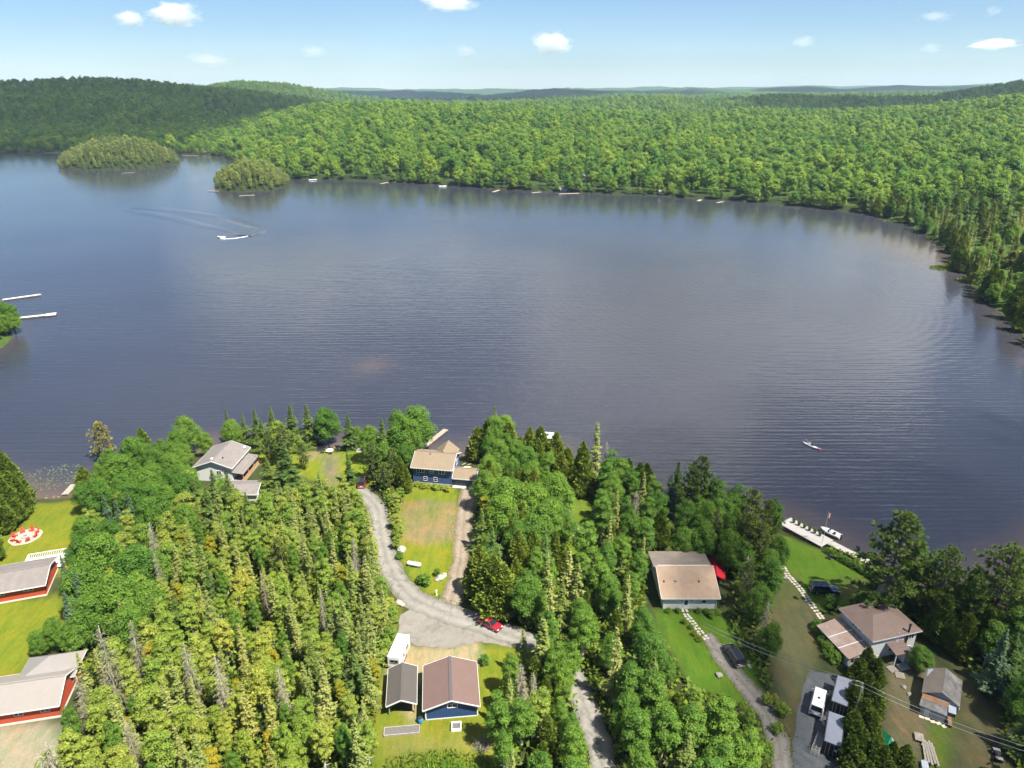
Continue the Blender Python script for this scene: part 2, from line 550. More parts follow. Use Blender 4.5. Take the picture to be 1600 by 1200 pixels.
m, nt, b = new_mat('ground')
at = N(nt, 'ShaderNodeVertexColor'); at.layer_name = 'Col'
v = coords(nt)
n1 = noise(nt, 0.35, 6, 0.7, v)
n2 = noise(nt, 2.6, 5, 0.7, v)
n3 = noise(nt, 14.0, 3, 0.6, v)
n4 = noise(nt, 0.008, 7, 0.72, v)
c = mixrgb(nt, ramp(nt, n1, 0.32, 0.70), at.outputs[0], mixrgb(nt, 1.0, at.outputs[0], (0.72, 0.9, 0.8), 'MULTIPLY'))
c = mixrgb(nt, ramp(nt, n2, 0.40, 0.72), c, mixrgb(nt, 1.0, c, (1.35, 1.16, 1.1), 'MULTIPLY'))
n5 = noise(nt, 0.9, 5, 0.7, coords(nt, scale=(1.0, 0.22, 1), rot=(0, 0, R(35))), 0.5)
c = mixrgb(nt, ramp(nt, n5, 0.42, 0.66), c, mixrgb(nt, 1.0, c, (0.66, 0.84, 0.75), 'MULTIPLY'))
n6 = noise(nt, 0.16, 4, 0.6, v, 0.6)
c = mixrgb(nt, ramp(nt, n6, 0.50, 0.72), c, mixrgb(nt, 1.0, c, (1.25, 0.98, 0.9), 'MULTIPLY'))
c = mixrgb(nt, ramp(nt, n3, 0.30, 0.65), mixrgb(nt, 1.0, c, (0.66, 0.68, 0.66), 'MULTIPLY'), c)
c = mixrgb(nt, ramp(nt, n4, 0.40, 0.62), mixrgb(nt, 1.0, c, (0.72, 0.78, 0.85), 'MULTIPLY'), c)
nt.links.new(c, b.inputs['Base Color'])
b.inputs['Roughness'].default_value = 0.9
b.inputs['Specular IOR Level'].default_value = 0.15
bump(nt, n3, 0.5, 0.12, b)
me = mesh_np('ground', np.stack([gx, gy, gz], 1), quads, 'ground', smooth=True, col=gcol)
tag(obj_np('ground', me), kind='structure')

# ------------------------------------------------------------------ lake
lx = graded(-150, 150, 3.0, -900, 700, 1.03)
ly = graded(110, 200, 3.0, 90, 1500, 1.025)
LX, LY = np.meshgrid(lx, ly)
lxx, lyy = LX.ravel(), LY.ravel()
ld = -shore_d(lxx, lyy)
shallow = np.clip(1 - ld / 16.0, 0, 1) ** 1.5 * (0.45 + 0.45 * np.clip(wob(lxx, lyy, 17) + 0.5, 0, 1)) * np.where(lyy > 240, 0.22, 1)
bar_x, bar_y = W(580, 572, 0)
shallow = np.maximum(shallow, 0.30 * np.exp(-((lxx - bar_x) / 6) ** 2 - ((lyy - bar_y) / 9) ** 2))
bar_x, bar_y = W(1440, 395, 0)
shallow = np.maximum(shallow, 0.5 * np.exp(-((lxx - bar_x) / 26) ** 2 - ((lyy - bar_y) / 60) ** 2))
n_, m_ = len(lx), len(ly)
ii = np.arange((n_ - 1) * (m_ - 1))
i0 = (ii // (n_ - 1)) * n_ + ii % (n_ - 1)
lq = np.stack([i0, i0 + 1, i0 + 1 + n_, i0 + n_], 1)
m, nt, b = new_mat('lake_water')
at = nt.nodes.new('ShaderNodeAttribute'); at.attribute_name = 'tint'
v = coords(nt)
deep = mixrgb(nt, ramp(nt, noise(nt, 0.012, 3, 0.5, v), 0.35, 0.65), (0.025, 0.027, 0.039), (0.032, 0.034, 0.046))
c = mixrgb(nt, at.outputs['Fac'], deep, (0.115, 0.078, 0.052))
nt.links.new(c, b.inputs['Base Color'])
b.inputs['Roughness'].default_value = 0.13
b.inputs['IOR'].default_value = 1.38
# wind patches steer how strong the ripples are
patch = ramp(nt, noise(nt, 0.007, 4, 0.6, coords(nt, scale=(1, 0.55, 1)), 0.8), 0.36, 0.66)
vw = coords(nt, scale=(0.16, 1.0, 1.0), rot=(0, 0, R(5)))
swell = nt.nodes.new('ShaderNodeTexWave')
swell.wave_type = 'BANDS'; swell.bands_direction = 'Y'; swell.wave_profile = 'SIN'
swell.inputs['Scale'].default_value = 0.16
swell.inputs['Distortion'].default_value = 5.0
swell.inputs['Detail'].default_value = 3.0
swell.inputs['Detail Scale'].default_value = 0.55
nt.links.new(vw, swell.inputs['Vector'])
vr = coords(nt, scale=(0.55, 1.0, 1.0), rot=(0, 0, R(-7)))
rip = noise(nt, 1.0, 4, 0.62, vr, 0.4)
rip2 = noise(nt, 0.33, 3, 0.55, coords(nt, scale=(0.42, 1.0, 1), rot=(0, 0, R(9))), 0.6)
def mth(op, a, bb):
    n = N(nt, 'ShaderNodeMath', operation=op)
    for i, q in enumerate((a, bb)):
        if isinstance(q, (int, float)): n.inputs[i].default_value = q
        else: nt.links.new(q, n.inputs[i])
    return n.outputs[0]
ring = nt.nodes.new('ShaderNodeTexWave')
ring.wave_type = 'RINGS'; ring.rings_direction = 'SPHERICAL'; ring.wave_profile = 'SIN'
ring.inputs['Scale'].default_value = 0.085
ring.inputs['Distortion'].default_value = 3.0
ring.inputs['Detail Scale'].default_value = 0.2
rv = coords(nt)
rcx, rcy = W(1150, 440, 0)
rv.node.inputs['Location'].default_value = (-rcx, -rcy * 0.8, 0)
rv.node.inputs['Scale'].default_value = (1, 0.8, 1)
nt.links.new(rv, ring.inputs['Vector'])
rl_ = nt.nodes.new('ShaderNodeVectorMath'); rl_.operation = 'LENGTH'
nt.links.new(rv, rl_.inputs[0])
rmask = ramp(nt, mth('MULTIPLY', rl_.outputs['Value'], 1 / 150.0), 0.15, 0.95, (1, 1, 1), (0, 0, 0))
swell2 = nt.nodes.new('ShaderNodeTexWave')
swell2.wave_type = 'BANDS'; swell2.bands_direction = 'Y'
swell2.inputs['Scale'].default_value = 0.105
swell2.inputs['Distortion'].default_value = 7.0
swell2.inputs['Detail'].default_value = 3.0
swell2.inputs['Detail Scale'].default_value = 0.35
nt.links.new(coords(nt, scale=(0.14, 1.0, 1.0), rot=(0, 0, R(-11))), swell2.inputs['Vector'])
h = mth('ADD', mth('MULTIPLY', swell.outputs['Fac'], 0.085), mth('ADD', mth('MULTIPLY', rip, 0.20), mth('MULTIPLY', rip2, 0.42)))
h = mth('ADD', h, mth('ADD', mth('MULTIPLY', swell2.outputs['Fac'], 0.07), mth('MULTIPLY', mth('MULTIPLY', ring.outputs['Fac'], rmask), 0.22)))
h = mth('MULTIPLY', h, mth('ADD', mth('MULTIPLY', patch, 0.65), 0.35))
sepw = nt.nodes.new('ShaderNodeSeparateXYZ')     # the water lies calmer in the lee of the far hills
nt.links.new(v, sepw.inputs[0])
lee = N(nt, 'ShaderNodeMapRange')
for i_, q_ in ((1, 180.0), (2, 520.0), (3, 1.0), (4, 0.30)): lee.inputs[i_].default_value = q_
nt.links.new(sepw.outputs['Y'], lee.inputs[0])
h = mth('MULTIPLY', h, lee.outputs[0])
bump(nt, h, 1.0, 0.40, b)
me = mesh_np('lake', np.stack([lxx, lyy, np.zeros_like(lxx)], 1), lq, 'lake_water', tint=shallow, smooth=True)
tag(obj_np('lake', me), kind='structure')

# ------------------------------------------------------------------ roads, drives and paths
GZ = 2.03
def gravel_mat(name, c0, c1, dark, rut):
    m, nt, b = new_mat(name)
    v = coords(nt)
    a = noise(nt, 0.22, 6, 0.72, v, 0.7)
    s = noise(nt, 6.0, 4, 0.7, v)
    f = noise(nt, 26.0, 2, 0.5, v)
    c = mixrgb(nt, ramp(nt, a, 0.35, 0.68), c0, c1)
    c = mixrgb(nt, ramp(nt, noise(nt, 0.5, 6, 0.75, v, 1.2), 0.50, 0.70), c, dark)
    at_ = nt.nodes.new('ShaderNodeAttribute'); at_.attribute_name = 'across'
    wob_ = N(nt, 'ShaderNodeMath', operation='MULTIPLY_ADD')
    nt.links.new(noise(nt, 0.35, 3, 0.6, v), wob_.inputs[0]); wob_.inputs[1].default_value = 0.16
    nt.links.new(at_.outputs['Fac'], wob_.inputs[2])
    cr = nt.nodes.new('ShaderNodeValToRGB')
    el_ = cr.color_ramp.elements
    el_[0].position, el_[0].color = 0.0, (0.95, 0.95, 0.95, 1)
    el_[1].position, el_[1].color = 1.0, (0.62, 0.64, 0.52, 1)
    for p_, k_ in ((0.10, 0.62), (0.22, 0.80), (0.36, 1.12), (0.46, 1.02), (0.58, 0.76), (0.70, 1.02), (0.80, 1.12), (0.94, 0.82)):
        e_ = el_.new(p_); e_.color = (k_, k_, k_ * (0.97 if k_ > 0.8 else 0.92), 1)
    nt.links.new(wob_.outputs[0], cr.inputs[0])
    c = mixrgb(nt, 0.75 * rut, c, mixrgb(nt, 1.0, c, cr.outputs[0], 'MULTIPLY'))
    c = mixrgb(nt, ramp(nt, s, 0.35, 0.75), mixrgb(nt, 1.0, c, (0.78, 0.78, 0.78), 'MULTIPLY'), c)
    c = mixrgb(nt, ramp(nt, f, 0.3, 0.6), mixrgb(nt, 1.0, c, (0.75, 0.75, 0.75), 'MULTIPLY'), c)
    nt.links.new(c, b.inputs['Base Color'])
    b.inputs['Roughness'].default_value = 0.92
    b.inputs['Specular IOR Level'].default_value = 0.15
    bump(nt, f, 0.5, 0.05, b)
gravel_mat('pale_gravel', (0.21, 0.198, 0.185), (0.285, 0.268, 0.25), (0.145, 0.138, 0.13), 1)
gravel_mat('lot_gravel', (0.20, 0.185, 0.165), (0.25, 0.23, 0.205), (0.145, 0.135, 0.12), 0)
gravel_mat('brown_gravel', (0.23, 0.185, 0.145), (0.28, 0.23, 0.185), (0.17, 0.135, 0.10), 1)
gravel_mat('dark_gravel', (0.085, 0.095, 0.105), (0.125, 0.135, 0.145), (0.06, 0.066, 0.075), 0)
gravel_mat('grey_gravel', (0.22, 0.20, 0.18), (0.27, 0.25, 0.23), (0.16, 0.145, 0.125), 1)

rng_e = random.Random(5)
EDGES = []
def smooth_line(pts, step=0.7):
    out = []
    n = len(pts)
    for i in range(n - 1):
        p0 = Vector(pts[max(0, i - 1)]); p1 = Vector(pts[i]); p2 = Vector(pts[i + 1]); p3 = Vector(pts[min(n - 1, i + 2)])
        k = max(2, int((p2 - p1).length / step))
        for j in range(k):
            t = j / k
            out.append(0.5 * ((2 * p1) + (p2 - p0) * t + (2 * p0 - 5 * p1 + 4 * p2 - p3) * t * t + (3 * p1 - p0 - 3 * p2 + p3) * t ** 3))
    out.append(Vector(pts[-1]))
    return out

def ribbon(name, px_pts, widths, mat, dz, jit=0.22, zpos=None):
    line = smooth_line([Vector((*W(a, bq), 0)) for a, bq in px_pts])
    mb = MB()
    n = len(line)
    wl_, j0, j1 = [], 0, 0
    for i, p in enumerate(line):
        d = (line[min(n - 1, i + 1)] - line[max(0, i - 1)]).normalized()
        s = Vector((d.y, -d.x, 0))
        t = i / (n - 1) * (len(widths) - 1)
        k = min(int(t), len(widths) - 2)
        w = (widths[k] + (widths[k + 1] - widths[k]) * (t - k)) / 2
        j0 = 0.6 * j0 + rng_e.uniform(-jit, jit); j1 = 0.6 * j1 + rng_e.uniform(-jit, jit)
        wl_.append((p - s * (w + j0), p + s * (w + j1)))
    vs, fs, acr = [], [], []
    EDGES.extend((p_.x, p_.y) for e_ in wl_ for p_ in e_)
    for a, c_ in wl_:
        for k in range(8):
            q = a.lerp(c_, k / 7)
            vs.append((q.x, q.y, GZ + dz))
            acr.append(k / 7)
    for i in range(n - 1):
        for k in range(7):
            fs.append((i * 8 + k, i * 8 + k + 1, i * 8 + k + 9, i * 8 + k + 8))
    mb.add(vs, fs)
    o_ = mb.build(name, mat)
    o_.data.attributes.new('across', 'FLOAT', 'POINT').data.foreach_set('value', acr)
    return tag(o_, kind='structure')

def patch_sheet(name, px_pts, mat, dz, jit=0.25, z=None):
    pts = [Vector((*W(a, bq), 0)) for a, bq in px_pts]
    line = smooth_line(pts + [pts[0]], 0.8)[:-1]
    vs = [(p.x + rng_e.uniform(-jit, jit), p.y + rng_e.uniform(-jit, jit), GZ + dz) for p in line]
    mb = MB().add(vs, [tuple(range(len(vs)))])
    return tag(mb.build(name, mat), kind='structure')

patch_sheet('parking_area', [(625, 962), (660, 948), (720, 966), (790, 990), (838, 1004), (800, 1012), (752, 1004), (700, 1012), (650, 1008), (622, 996)], 'lot_gravel', 0.006)
ribbon('driveway', [(735, 764), (728, 800), (722, 850), (715, 900), (702, 945), (690, 962)], [4.6, 3.8, 3.6, 3.8, 4.4], 'brown_gravel', 0.011)
ribbon('road', [(556, 766), (580, 782), (592, 810), (598, 850), (611, 892), (640, 930), (690, 955), (750, 975), (805, 996), (850, 1012), (885, 1040), (905, 1078), (920, 1120), (935, 1165), (950, 1230), (965, 1330)],
       [4.0, 4.4, 4.4, 4.6, 5.0, 5.4, 4.6, 4.2, 4.0, 4.0, 4.0], 'pale_gravel', 0.016)
patch_sheet('gravel_pad', [(1264, 1046), (1336, 1066), (1334, 1130), (1330, 1200), (1322, 1300), (1236, 1300), (1238, 1200), (1241, 1140), (1250, 1090)], 'dark_gravel', 0.006)
ribbon('lane', [(1104, 990), (1124, 1020), (1150, 1055), (1185, 1095), (1210, 1140), (1222, 1190), (1228, 1300)], [2.0, 3.4, 3.4, 3.0, 3.0, 3.0, 3.0], 'grey_gravel', 0.012)

# ------------------------------------------------------------------ tree kinds (meshes shared by all copies)
leaf_mat('maple_leaf', (0.095, 0.205, 0.024), (0.165, 0.275, 0.030), 0.46)
leaf_mat('poplar_leaf', (0.20, 0.305, 0.040), (0.335, 0.365, 0.060), 0.48)
leaf_mat('yellow_leaf', (0.24, 0.24, 0.014), (0.30, 0.25, 0.014), 0.34)
leaf_mat('spruce_needle', (0.075, 0.135, 0.030), (0.14, 0.18, 0.036), 0.22)
leaf_mat('blue_spruce_needle', (0.075, 0.135, 0.070), (0.10, 0.155, 0.075), 0.12)
leaf_mat('thicket_needle', (0.22, 0.27, 0.065), (0.34, 0.345, 0.105), 0.42)
leaf_mat('cedar_spray', (0.135, 0.195, 0.022), (0.185, 0.23, 0.03), 0.3)
leaf_mat('dark_cedar_spray', (0.10, 0.16, 0.02), (0.14, 0.19, 0.024), 0.28)
leaf_mat('pine_needle', (0.11, 0.18, 0.025), (0.16, 0.215, 0.036), 0.28)
leaf_mat('golden_pine_needle', (0.25, 0.235, 0.04), (0.28, 0.25, 0.05), 0.2)
leaf_mat('dry_twig', (0.17, 0.155, 0.10), (0.28, 0.25, 0.18), 0.05, 0.8)
leaf_mat('forest_leaf', (0.082, 0.195, 0.020), (0.23, 0.335, 0.032), 0.42)
leaf_mat('forest_needle', (0.060, 0.11, 0.022), (0.13, 0.165, 0.036), 0.14)
leaf_mat('island_leaf', (0.19, 0.25, 0.055), (0.27, 0.31, 0.075), 0.35)
leaf_mat('island_needle', (0.13, 0.18, 0.05), (0.20, 0.235, 0.065), 0.25)
leaf_mat('undergrowth_leaf', (0.14, 0.21, 0.018), (0.18, 0.24, 0.026), 0.42)
plain('bark', (0.13, 0.105, 0.08), 0.9, 0.25, 3.0, bumpy=0.5)
plain('pale_bark', (0.42, 0.40, 0.36), 0.85, 0.25, 2.0, bumpy=0.3)

def cards(P, D, Nn, L, Wd, fold=0.18, cup=0.0):
    """Diamond leaf cards: P base points, D lengthwise directions, Nn normals."""
    D = D / np.linalg.norm(D, axis=1, keepdims=True)
    S = np.cross(D, Nn)
    S /= np.linalg.norm(S, axis=1, keepdims=True) + 1e-9
    Nn = np.cross(S, D)
    L = L[:, None]; Wd = Wd[:, None]
    a = P
    m1 = P + D * L * 0.5 + S * Wd * 0.5 - Nn * Wd * fold
    t = P + D * L - Nn * L * cup
    m2 = P + D * L * 0.5 - S * Wd * 0.5 - Nn * Wd * fold
    V = np.stack([a, m1, t, m2], 1).reshape(-1, 3)
    Q = np.arange(len(P) * 4).reshape(-1, 4)
    return V, Q

def unit(rng, n):
    v = rng.normal(size=(n, 3))
    return v / np.linalg.norm(v, axis=1, keepdims=True)

def trunk_mb(H, r, top, limbs, rng, lean=0.0):
    mb = MB()
    pts = [(lean * (z / H) * H * 0.05 + rng.normal() * 0.04 * z / H, rng.normal() * 0.04 * z / H, z) for z in np.linspace(-0.25, H * top, 6)]
    mb.tube(pts, [r * (1 - 0.8 * i / 5) for i in range(6)], 7)
    for (z, a, L, up) in limbs:
        e = (math.cos(a) * L, math.sin(a) * L, z + up * L)
        mid = (e[0] * 0.5, e[1] * 0.5, z + up * L * 0.4)
        mb.tube([(0, 0, z), mid, e], [r * 0.42, r * 0.28, r * 0.1], 5)
    return mb

def mk_broad(seed, H, Rr, cb, nclump, per, ls, mat, bark='bark', nr=0.42, cr_=(0.24, 0.42)):
    rng = np.random.default_rng(seed)
    rz_ = H * (1 - cb) / 2
    zc = H * (1 + cb) / 2
    cs, rs = [], []
    for i in range(nclump):
        k = (i + 0.5) / nclump
        ph = i * 2.39996 + rng.normal() * 0.35
        ct = 1 - 1.8 * k
        st = math.sqrt(max(0, 1 - ct * ct))
        f = rng.uniform(0.50, 0.82)
        wz = 1.0 - 0.18 * max(0, ct)
        cs.append((math.cos(ph) * st * Rr * f * wz, math.sin(ph) * st * Rr * f * wz, zc + ct * rz_ * min(0.86, f * 1.12)))
        rs.append(Rr * rng.uniform(*cr_))
    for i in range(nclump // 5):
        d = unit(rng, 1)[0]
        cs.append((d[0] * Rr * 0.35, d[1] * Rr * 0.35, zc + d[2] * rz_ * 0.35)); rs.append(Rr * 0.4)
    P, D, Nn, T = [], [], [], []
    for c_, r_ in zip(cs, rs):
        n = int(per * (r_ / (0.33 * Rr)) ** 2)
        d = unit(rng, n)
        d[:, 2] = np.abs(d[:, 2]) * np.where(rng.random(n) < 0.78, 1, -1)
        sq = np.array([1.0, 1.0, 0.78])
        p = np.array(c_) + d * sq * r_ * rng.uniform(0.62, 1.08, (n, 1))
        nn = d * 0.8 + np.array([0, 0, 0.55]) + unit(rng, n) * nr
        P.append(p); Nn.append(nn / np.linalg.norm(nn, axis=1, keepdims=True))
        D.append(unit(rng, n) + np.array([0, 0, -0.15]))
        T.append(np.clip(rng.normal(0.5, 0.20, n) + rng.normal() * 0.10, 0, 1))
    P = np.concatenate(P); D = np.concatenate(D); Nn = np.concatenate(Nn); T = np.concatenate(T)
    D = D - Nn * np.sum(D * Nn, 1, keepdims=True)
    n = len(P)
    V, Q = cards(P, D, Nn, ls * rng.uniform(0.7, 1.35, n), ls * rng.uniform(0.55, 1.0, n))
    crown = mesh_np('crown', V, Q, mat, tint=np.repeat(T, 4))
    limbs = [(H * rng.uniform(cb, 0.6), rng.uniform(0, 6.28), Rr * rng.uniform(0.5, 0.75), rng.uniform(0.5, 1.1)) for _ in range(7)]
    tr = trunk_mb(H, 0.018 * H + 0.03, 0.82, limbs, rng)
    return crown, tr, bark, H

def mk_spruce(seed, H, Rb, mat, dens=1.0, thin=0.0, bark='bark', base=0.06, droop=0.30, tip=0.9, big=1.0):
    rng = np.random.default_rng(seed)
    P, D, Nn, L, Wd, T = [], [], [], [], [], []
    z = H * base
    while z < H * 0.985:
        f = 1 - z / H
        Lb = Rb * (f ** tip) * (0.72 + 0.28 * math.sin(z * 2.1 + seed)) + 0.10
        nb = max(4, int((4 + 6 * f) * dens))
        for k in range(nb):
            if rng.random() < thin: continue
            a = k * 6.2832 / nb + rng.uniform(0, 6.28) * 0.35 + z * 1.7
            l = Lb * rng.uniform(0.62, 1.15)
            ca, sa = math.cos(a), math.sin(a)
            tb = np.clip(rng.normal(0.5, 0.16), 0, 1)
            zz = z + rng.uniform(-0.15, 0.15)
            m_ = max(2, int(l / (0.36 * big)))
            for j in range(m_):
                t0 = (j + 0.25) / m_
                r0 = l * t0
                dz0 = -droop * l * t0 + 0.20 * l * t0 * t0 + 0.10
                for s in (-1, 1):
                    sw = a + s * rng.uniform(0.45, 0.85) * (1 - 0.4 * t0)
                    P.append((ca * r0, sa * r0, zz + dz0))
                    D.append((math.cos(sw), math.sin(sw), -droop * 0.7 + rng.normal() * 0.13 + 0.25 * t0))
                    Nn.append((ca * 0.35, sa * 0.35, 0.9 + rng.normal() * 0.2))
                    L.append((0.30 + 0.34 * l * (1 - t0 * 0.55)) * rng.uniform(0.75, 1.15) * min(1, 0.55 + f * 1.2))
                    Wd.append(0.19 * big * rng.uniform(0.8, 1.4))
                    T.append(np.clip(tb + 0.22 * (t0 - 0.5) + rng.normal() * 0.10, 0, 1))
        z += (0.26 + 0.16 * f) / max(0.6, dens) * big
    for k in range(5):
        a = k * 1.257
        P.append((0, 0, H * 0.965)); D.append((math.cos(a) * 0.12, math.sin(a) * 0.12, 1)); Nn.append((math.cos(a), math.sin(a), 0.1))
        L.append(0.05 * H); Wd.append(0.10); T.append(0.6)
    P = np.array(P); D = np.array(D); Nn = np.array(Nn); T = np.array(T)
    V, Q = cards(P, D, Nn, np.array(L), np.array(Wd), 0.25)
    crown = mesh_np('crown', V, Q, mat, tint=np.repeat(T, 4))
    tr = trunk_mb(H, 0.011 * H + 0.04, 0.96, [], rng)
    return crown, tr, bark, H

def mk_cedar(seed, H, Rr, n, mat, size=0.42):
    rng = np.random.default_rng(seed)
    t = rng.random(n) ** 1.15
    a = rng.uniform(0, 6.2832, n)
    prof = np.minimum(1, (1 - t) ** 0.75 * 1.05) * np.minimum(1, 0.55 + t * 3.2)
    lump = 1 + 0.16 * np.sin(3 * a + seed + 9 * t) + 0.12 * np.sin(5 * a - 17 * t + seed) + 0.10 * np.sin(31 * t + 2 * a)
    inner = np.where(rng.random(n) < 0.22, rng.uniform(0.45, 0.85, n), 1.0)
    r = Rr * prof * lump * inner * rng.uniform(0.85, 1.08, n) + 0.04
    z = H * (0.04 + 0.955 * t)
    P = np.stack([np.cos(a) * r, np.sin(a) * r, z - 0.1], 1)
    out = np.stack([np.cos(a), np.sin(a), np.zeros(n)], 1)
    Nn = out * 0.75 + np.array([0, 0, 0.45]) + unit(rng, n) * 0.45
    D = out * 0.45 + np.array([0, 0, 0.65]) + unit(rng, n) * 0.55
    s = size * rng.uniform(0.7, 1.4, n) * (0.55 + 0.45 * np.minimum(1, (1 - t) * 3))
    V, Q = cards(P, D, Nn, s * 1.25, s * 0.62, 0.2)
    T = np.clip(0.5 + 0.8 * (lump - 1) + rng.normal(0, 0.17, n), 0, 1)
    crown = mesh_np('crown', V, Q, mat, tint=np.repeat(T, 4))
    return crown, trunk_mb(H, 0.012 * H + 0.04, 0.9, [], rng), 'bark', H

def mk_pine(seed, H, Rr, mat, base=0.22, step=1.0):
    rng = np.random.default_rng(seed)
    P, D, T = [], [], []
    limbs = []
    z = H * base
    while z < H * 0.97:
        f = (z / H - base) / (1 - base)
        prof = (0.75 + 0.5 * f) if f < 0.35 else (1 - ((f - 0.35) / 0.65) ** 1.4) * 0.95 + 0.08
        nb = int(rng.integers(4, 6))
        a0 = rng.uniform(0, 6.28)
        for k in range(nb):
            a = a0 + k * 6.2832 / nb + rng.normal() * 0.25
            l = Rr * prof * rng.uniform(0.55, 1.15)
            up = rng.uniform(0.05, 0.30) + 0.35 * f
            limbs.append((z, a, l * 0.9, up * 0.8))
            nt_ = max(2, int(l / 0.42))
            tb = rng.normal(0.5, 0.13)
            for j in range(nt_):
                t0 = 0.30 + 0.70 * (j + 0.5) / nt_
                base_p = np.array([math.cos(a) * l * t0, math.sin(a) * l * t0, z + up * l * t0 * t0])
                base_p += rng.normal(size=3) * np.array([0.22, 0.22, 0.08]) * (0.5 + l * 0.25)
                nn = 26
                d = unit(rng, nn) * 0.85 + np.array([math.cos(a) * 0.75, math.sin(a) * 0.75, 0.45])
                P.append(np.repeat(base_p[None], nn, 0)); D.append(d)
                T.append(np.clip(tb + rng.normal(0, 0.16, nn) + 0.1 * d[:, 2], 0, 1))
        z += step * rng.uniform(0.75, 1.15) * (1 - 0.45 * f)
    nn = 20
    P.append(np.repeat(np.array([[0, 0, H * 0.96]]), nn, 0)); D.append(unit(rng, nn) * 0.6 + np.array([0, 0, 0.8])); T.append(np.full(nn, 0.6))
    P = np.concatenate(P); D = np.concatenate(D); T = np.concatenate(T)
    n = len(P)
    Nn = np.array([0, 0, 1.0]) + unit(rng, n) * 0.6
    V, Q = cards(P, D, Nn, rng.uniform(0.32, 0.66, n), rng.uniform(0.09, 0.16, n), 0.15)
    crown = mesh_np('crown', V, Q, mat, tint=np.repeat(T, 4))
    return crown, trunk_mb(H, 0.013 * H + 0.05, 0.97, limbs, rng), 'bark', H

def mk_dead(seed, H, Rb, live=0.0):
    rng = np.random.default_rng(seed)
    P, D, Nn, L, Wd, T = [], [], [], [], [], []
    z = H * 0.10
    while z < H * 0.98:
        f = 1 - z / H
        Lb = Rb * f ** 0.8 + 0.15
        for k in range(7):
            a = rng.uniform(0, 6.28)
            l = Lb * rng.uniform(0.4, 1.15)
            dr = -0.35 + rng.normal() * 0.15
            ca, sa = math.cos(a), math.sin(a)
            P.append((0, 0, z)); D.append((ca, sa, dr)); Nn.append((-sa * .5, ca * .5, 0.7)); L.append(l); Wd.append(0.075); T.append(rng.uniform(0.1, 0.8))
            for j in range(int(l / 0.17)):
                t0 = rng.uniform(0.25, 1.0)
                sw = a + rng.choice((-1, 1)) * rng.uniform(0.4, 1.1)
                P.append((ca * l * t0, sa * l * t0, z + dr * l * t0)); D.append((math.cos(sw), math.sin(sw), -0.5 + rng.normal() * 0.4))
                Nn.append((rng.normal(), rng.normal(), 1)); L.append(rng.uniform(0.25, 0.6)); Wd.append(rng.uniform(0.03, 0.075)); T.append(rng.uniform(0.2, 0.9))
        z += 0.24
    V, Q = cards(np.array(P), np.array(D, dtype=float), np.array(Nn, dtype=float), np.array(L), np.array(Wd), 0.1)
    crown = mesh_np('crown', V, Q, 'dry_twig', tint=np.repeat(np.array(T), 4))
    return crown, trunk_mb(H, 0.009 * H + 0.04, 0.99, [], rng), 'pale_bark', H

KIND = {
    'spruce': [mk_spruce(11 + i, 12.0, 3.5 + 0.3 * i, 'spruce_needle', 1.5) for i in range(3)],
    'blue_spruce': [mk_spruce(21 + i, 10.0, 2.3, 'blue_spruce_needle', 1.3) for i in range(2)],
    'thicket_spruce': [mk_spruce(31 + i, 11.0, 1.45 + 0.2 * i, 'thicket_needle', 1.0, 0.12 + 0.05 * i, droop=0.35) for i in range(4)],
    'cedar': [mk_cedar(41 + i, 9.0, 1.75 + 0.2 * i, 3600, 'cedar_spray') for i in range(3)],
    'dark_cedar': [mk_cedar(46 + i, 9.0, 1.9, 3600, 'dark_cedar_spray') for i in range(2)],
    'pine': [mk_pine(51 + i, 15.0, 3.6 + 0.4 * i, 'pine_needle') for i in range(3)],
    'golden_pine': [mk_pine(57, 13.0, 3.0, 'golden_pine_needle', 0.2)],
    'maple': [mk_broad(61 + i, 12.0, 4.0, 0.10, 46 + 3 * i, 190, 0.31, 'maple_leaf') for i in range(4)],
    'poplar': [mk_broad(71 + i, 9.5, 1.7 + 0.15 * i, 0.08, 26, 105, 0.25, 'poplar_leaf', 'pale_bark') for i in range(4)],
    'birch': [mk_broad(76 + i, 12.0, 2.5, 0.12, 34, 140, 0.27, 'maple_leaf', 'pale_bark') for i in range(3)],
    'yellow': [mk_broad(81, 8.0, 1.5, 0.08, 22, 95, 0.25, 'yellow_leaf', 'pale_bark')],
    'dead': [mk_dead(91 + i, 12.0, 1.5 + 0.15 * i) for i in range(3)],
    'shrub': [mk_broad(101 + i, 2.2, 1.25, 0.0, 20, 50, 0.24, 'maple_leaf') for i in range(3)],
    'pale_shrub': [mk_broad(105 + i, 2.2, 1.2, 0.0, 18, 50, 0.24, 'poplar_leaf') for i in range(2)],
    'far_broad': [mk_broad(111 + i, 18.0, 6.0, 0.06, 15 + 2 * i, 62, 0.95, 'forest_leaf', 'bark', 0.28, (0.32, 0.50)) for i in range(4)],
    'far_spruce': [mk_spruce(121 + i, 17.0, 2.9, 'forest_needle', 0.8, big=2.6) for i in range(3)],
}
KIND['island_broad'] = [mk_broad(131 + i, 17.0, 4.2, 0.05, 18, 60, 0.75, 'island_leaf', 'bark', 0.3, (0.28, 0.44)) for i in range(3)]
KIND['island_conifer'] = [mk_spruce(136 + i, 17.0, 3.4, 'island_needle', 1.0, big=2.0) for i in range(2)]
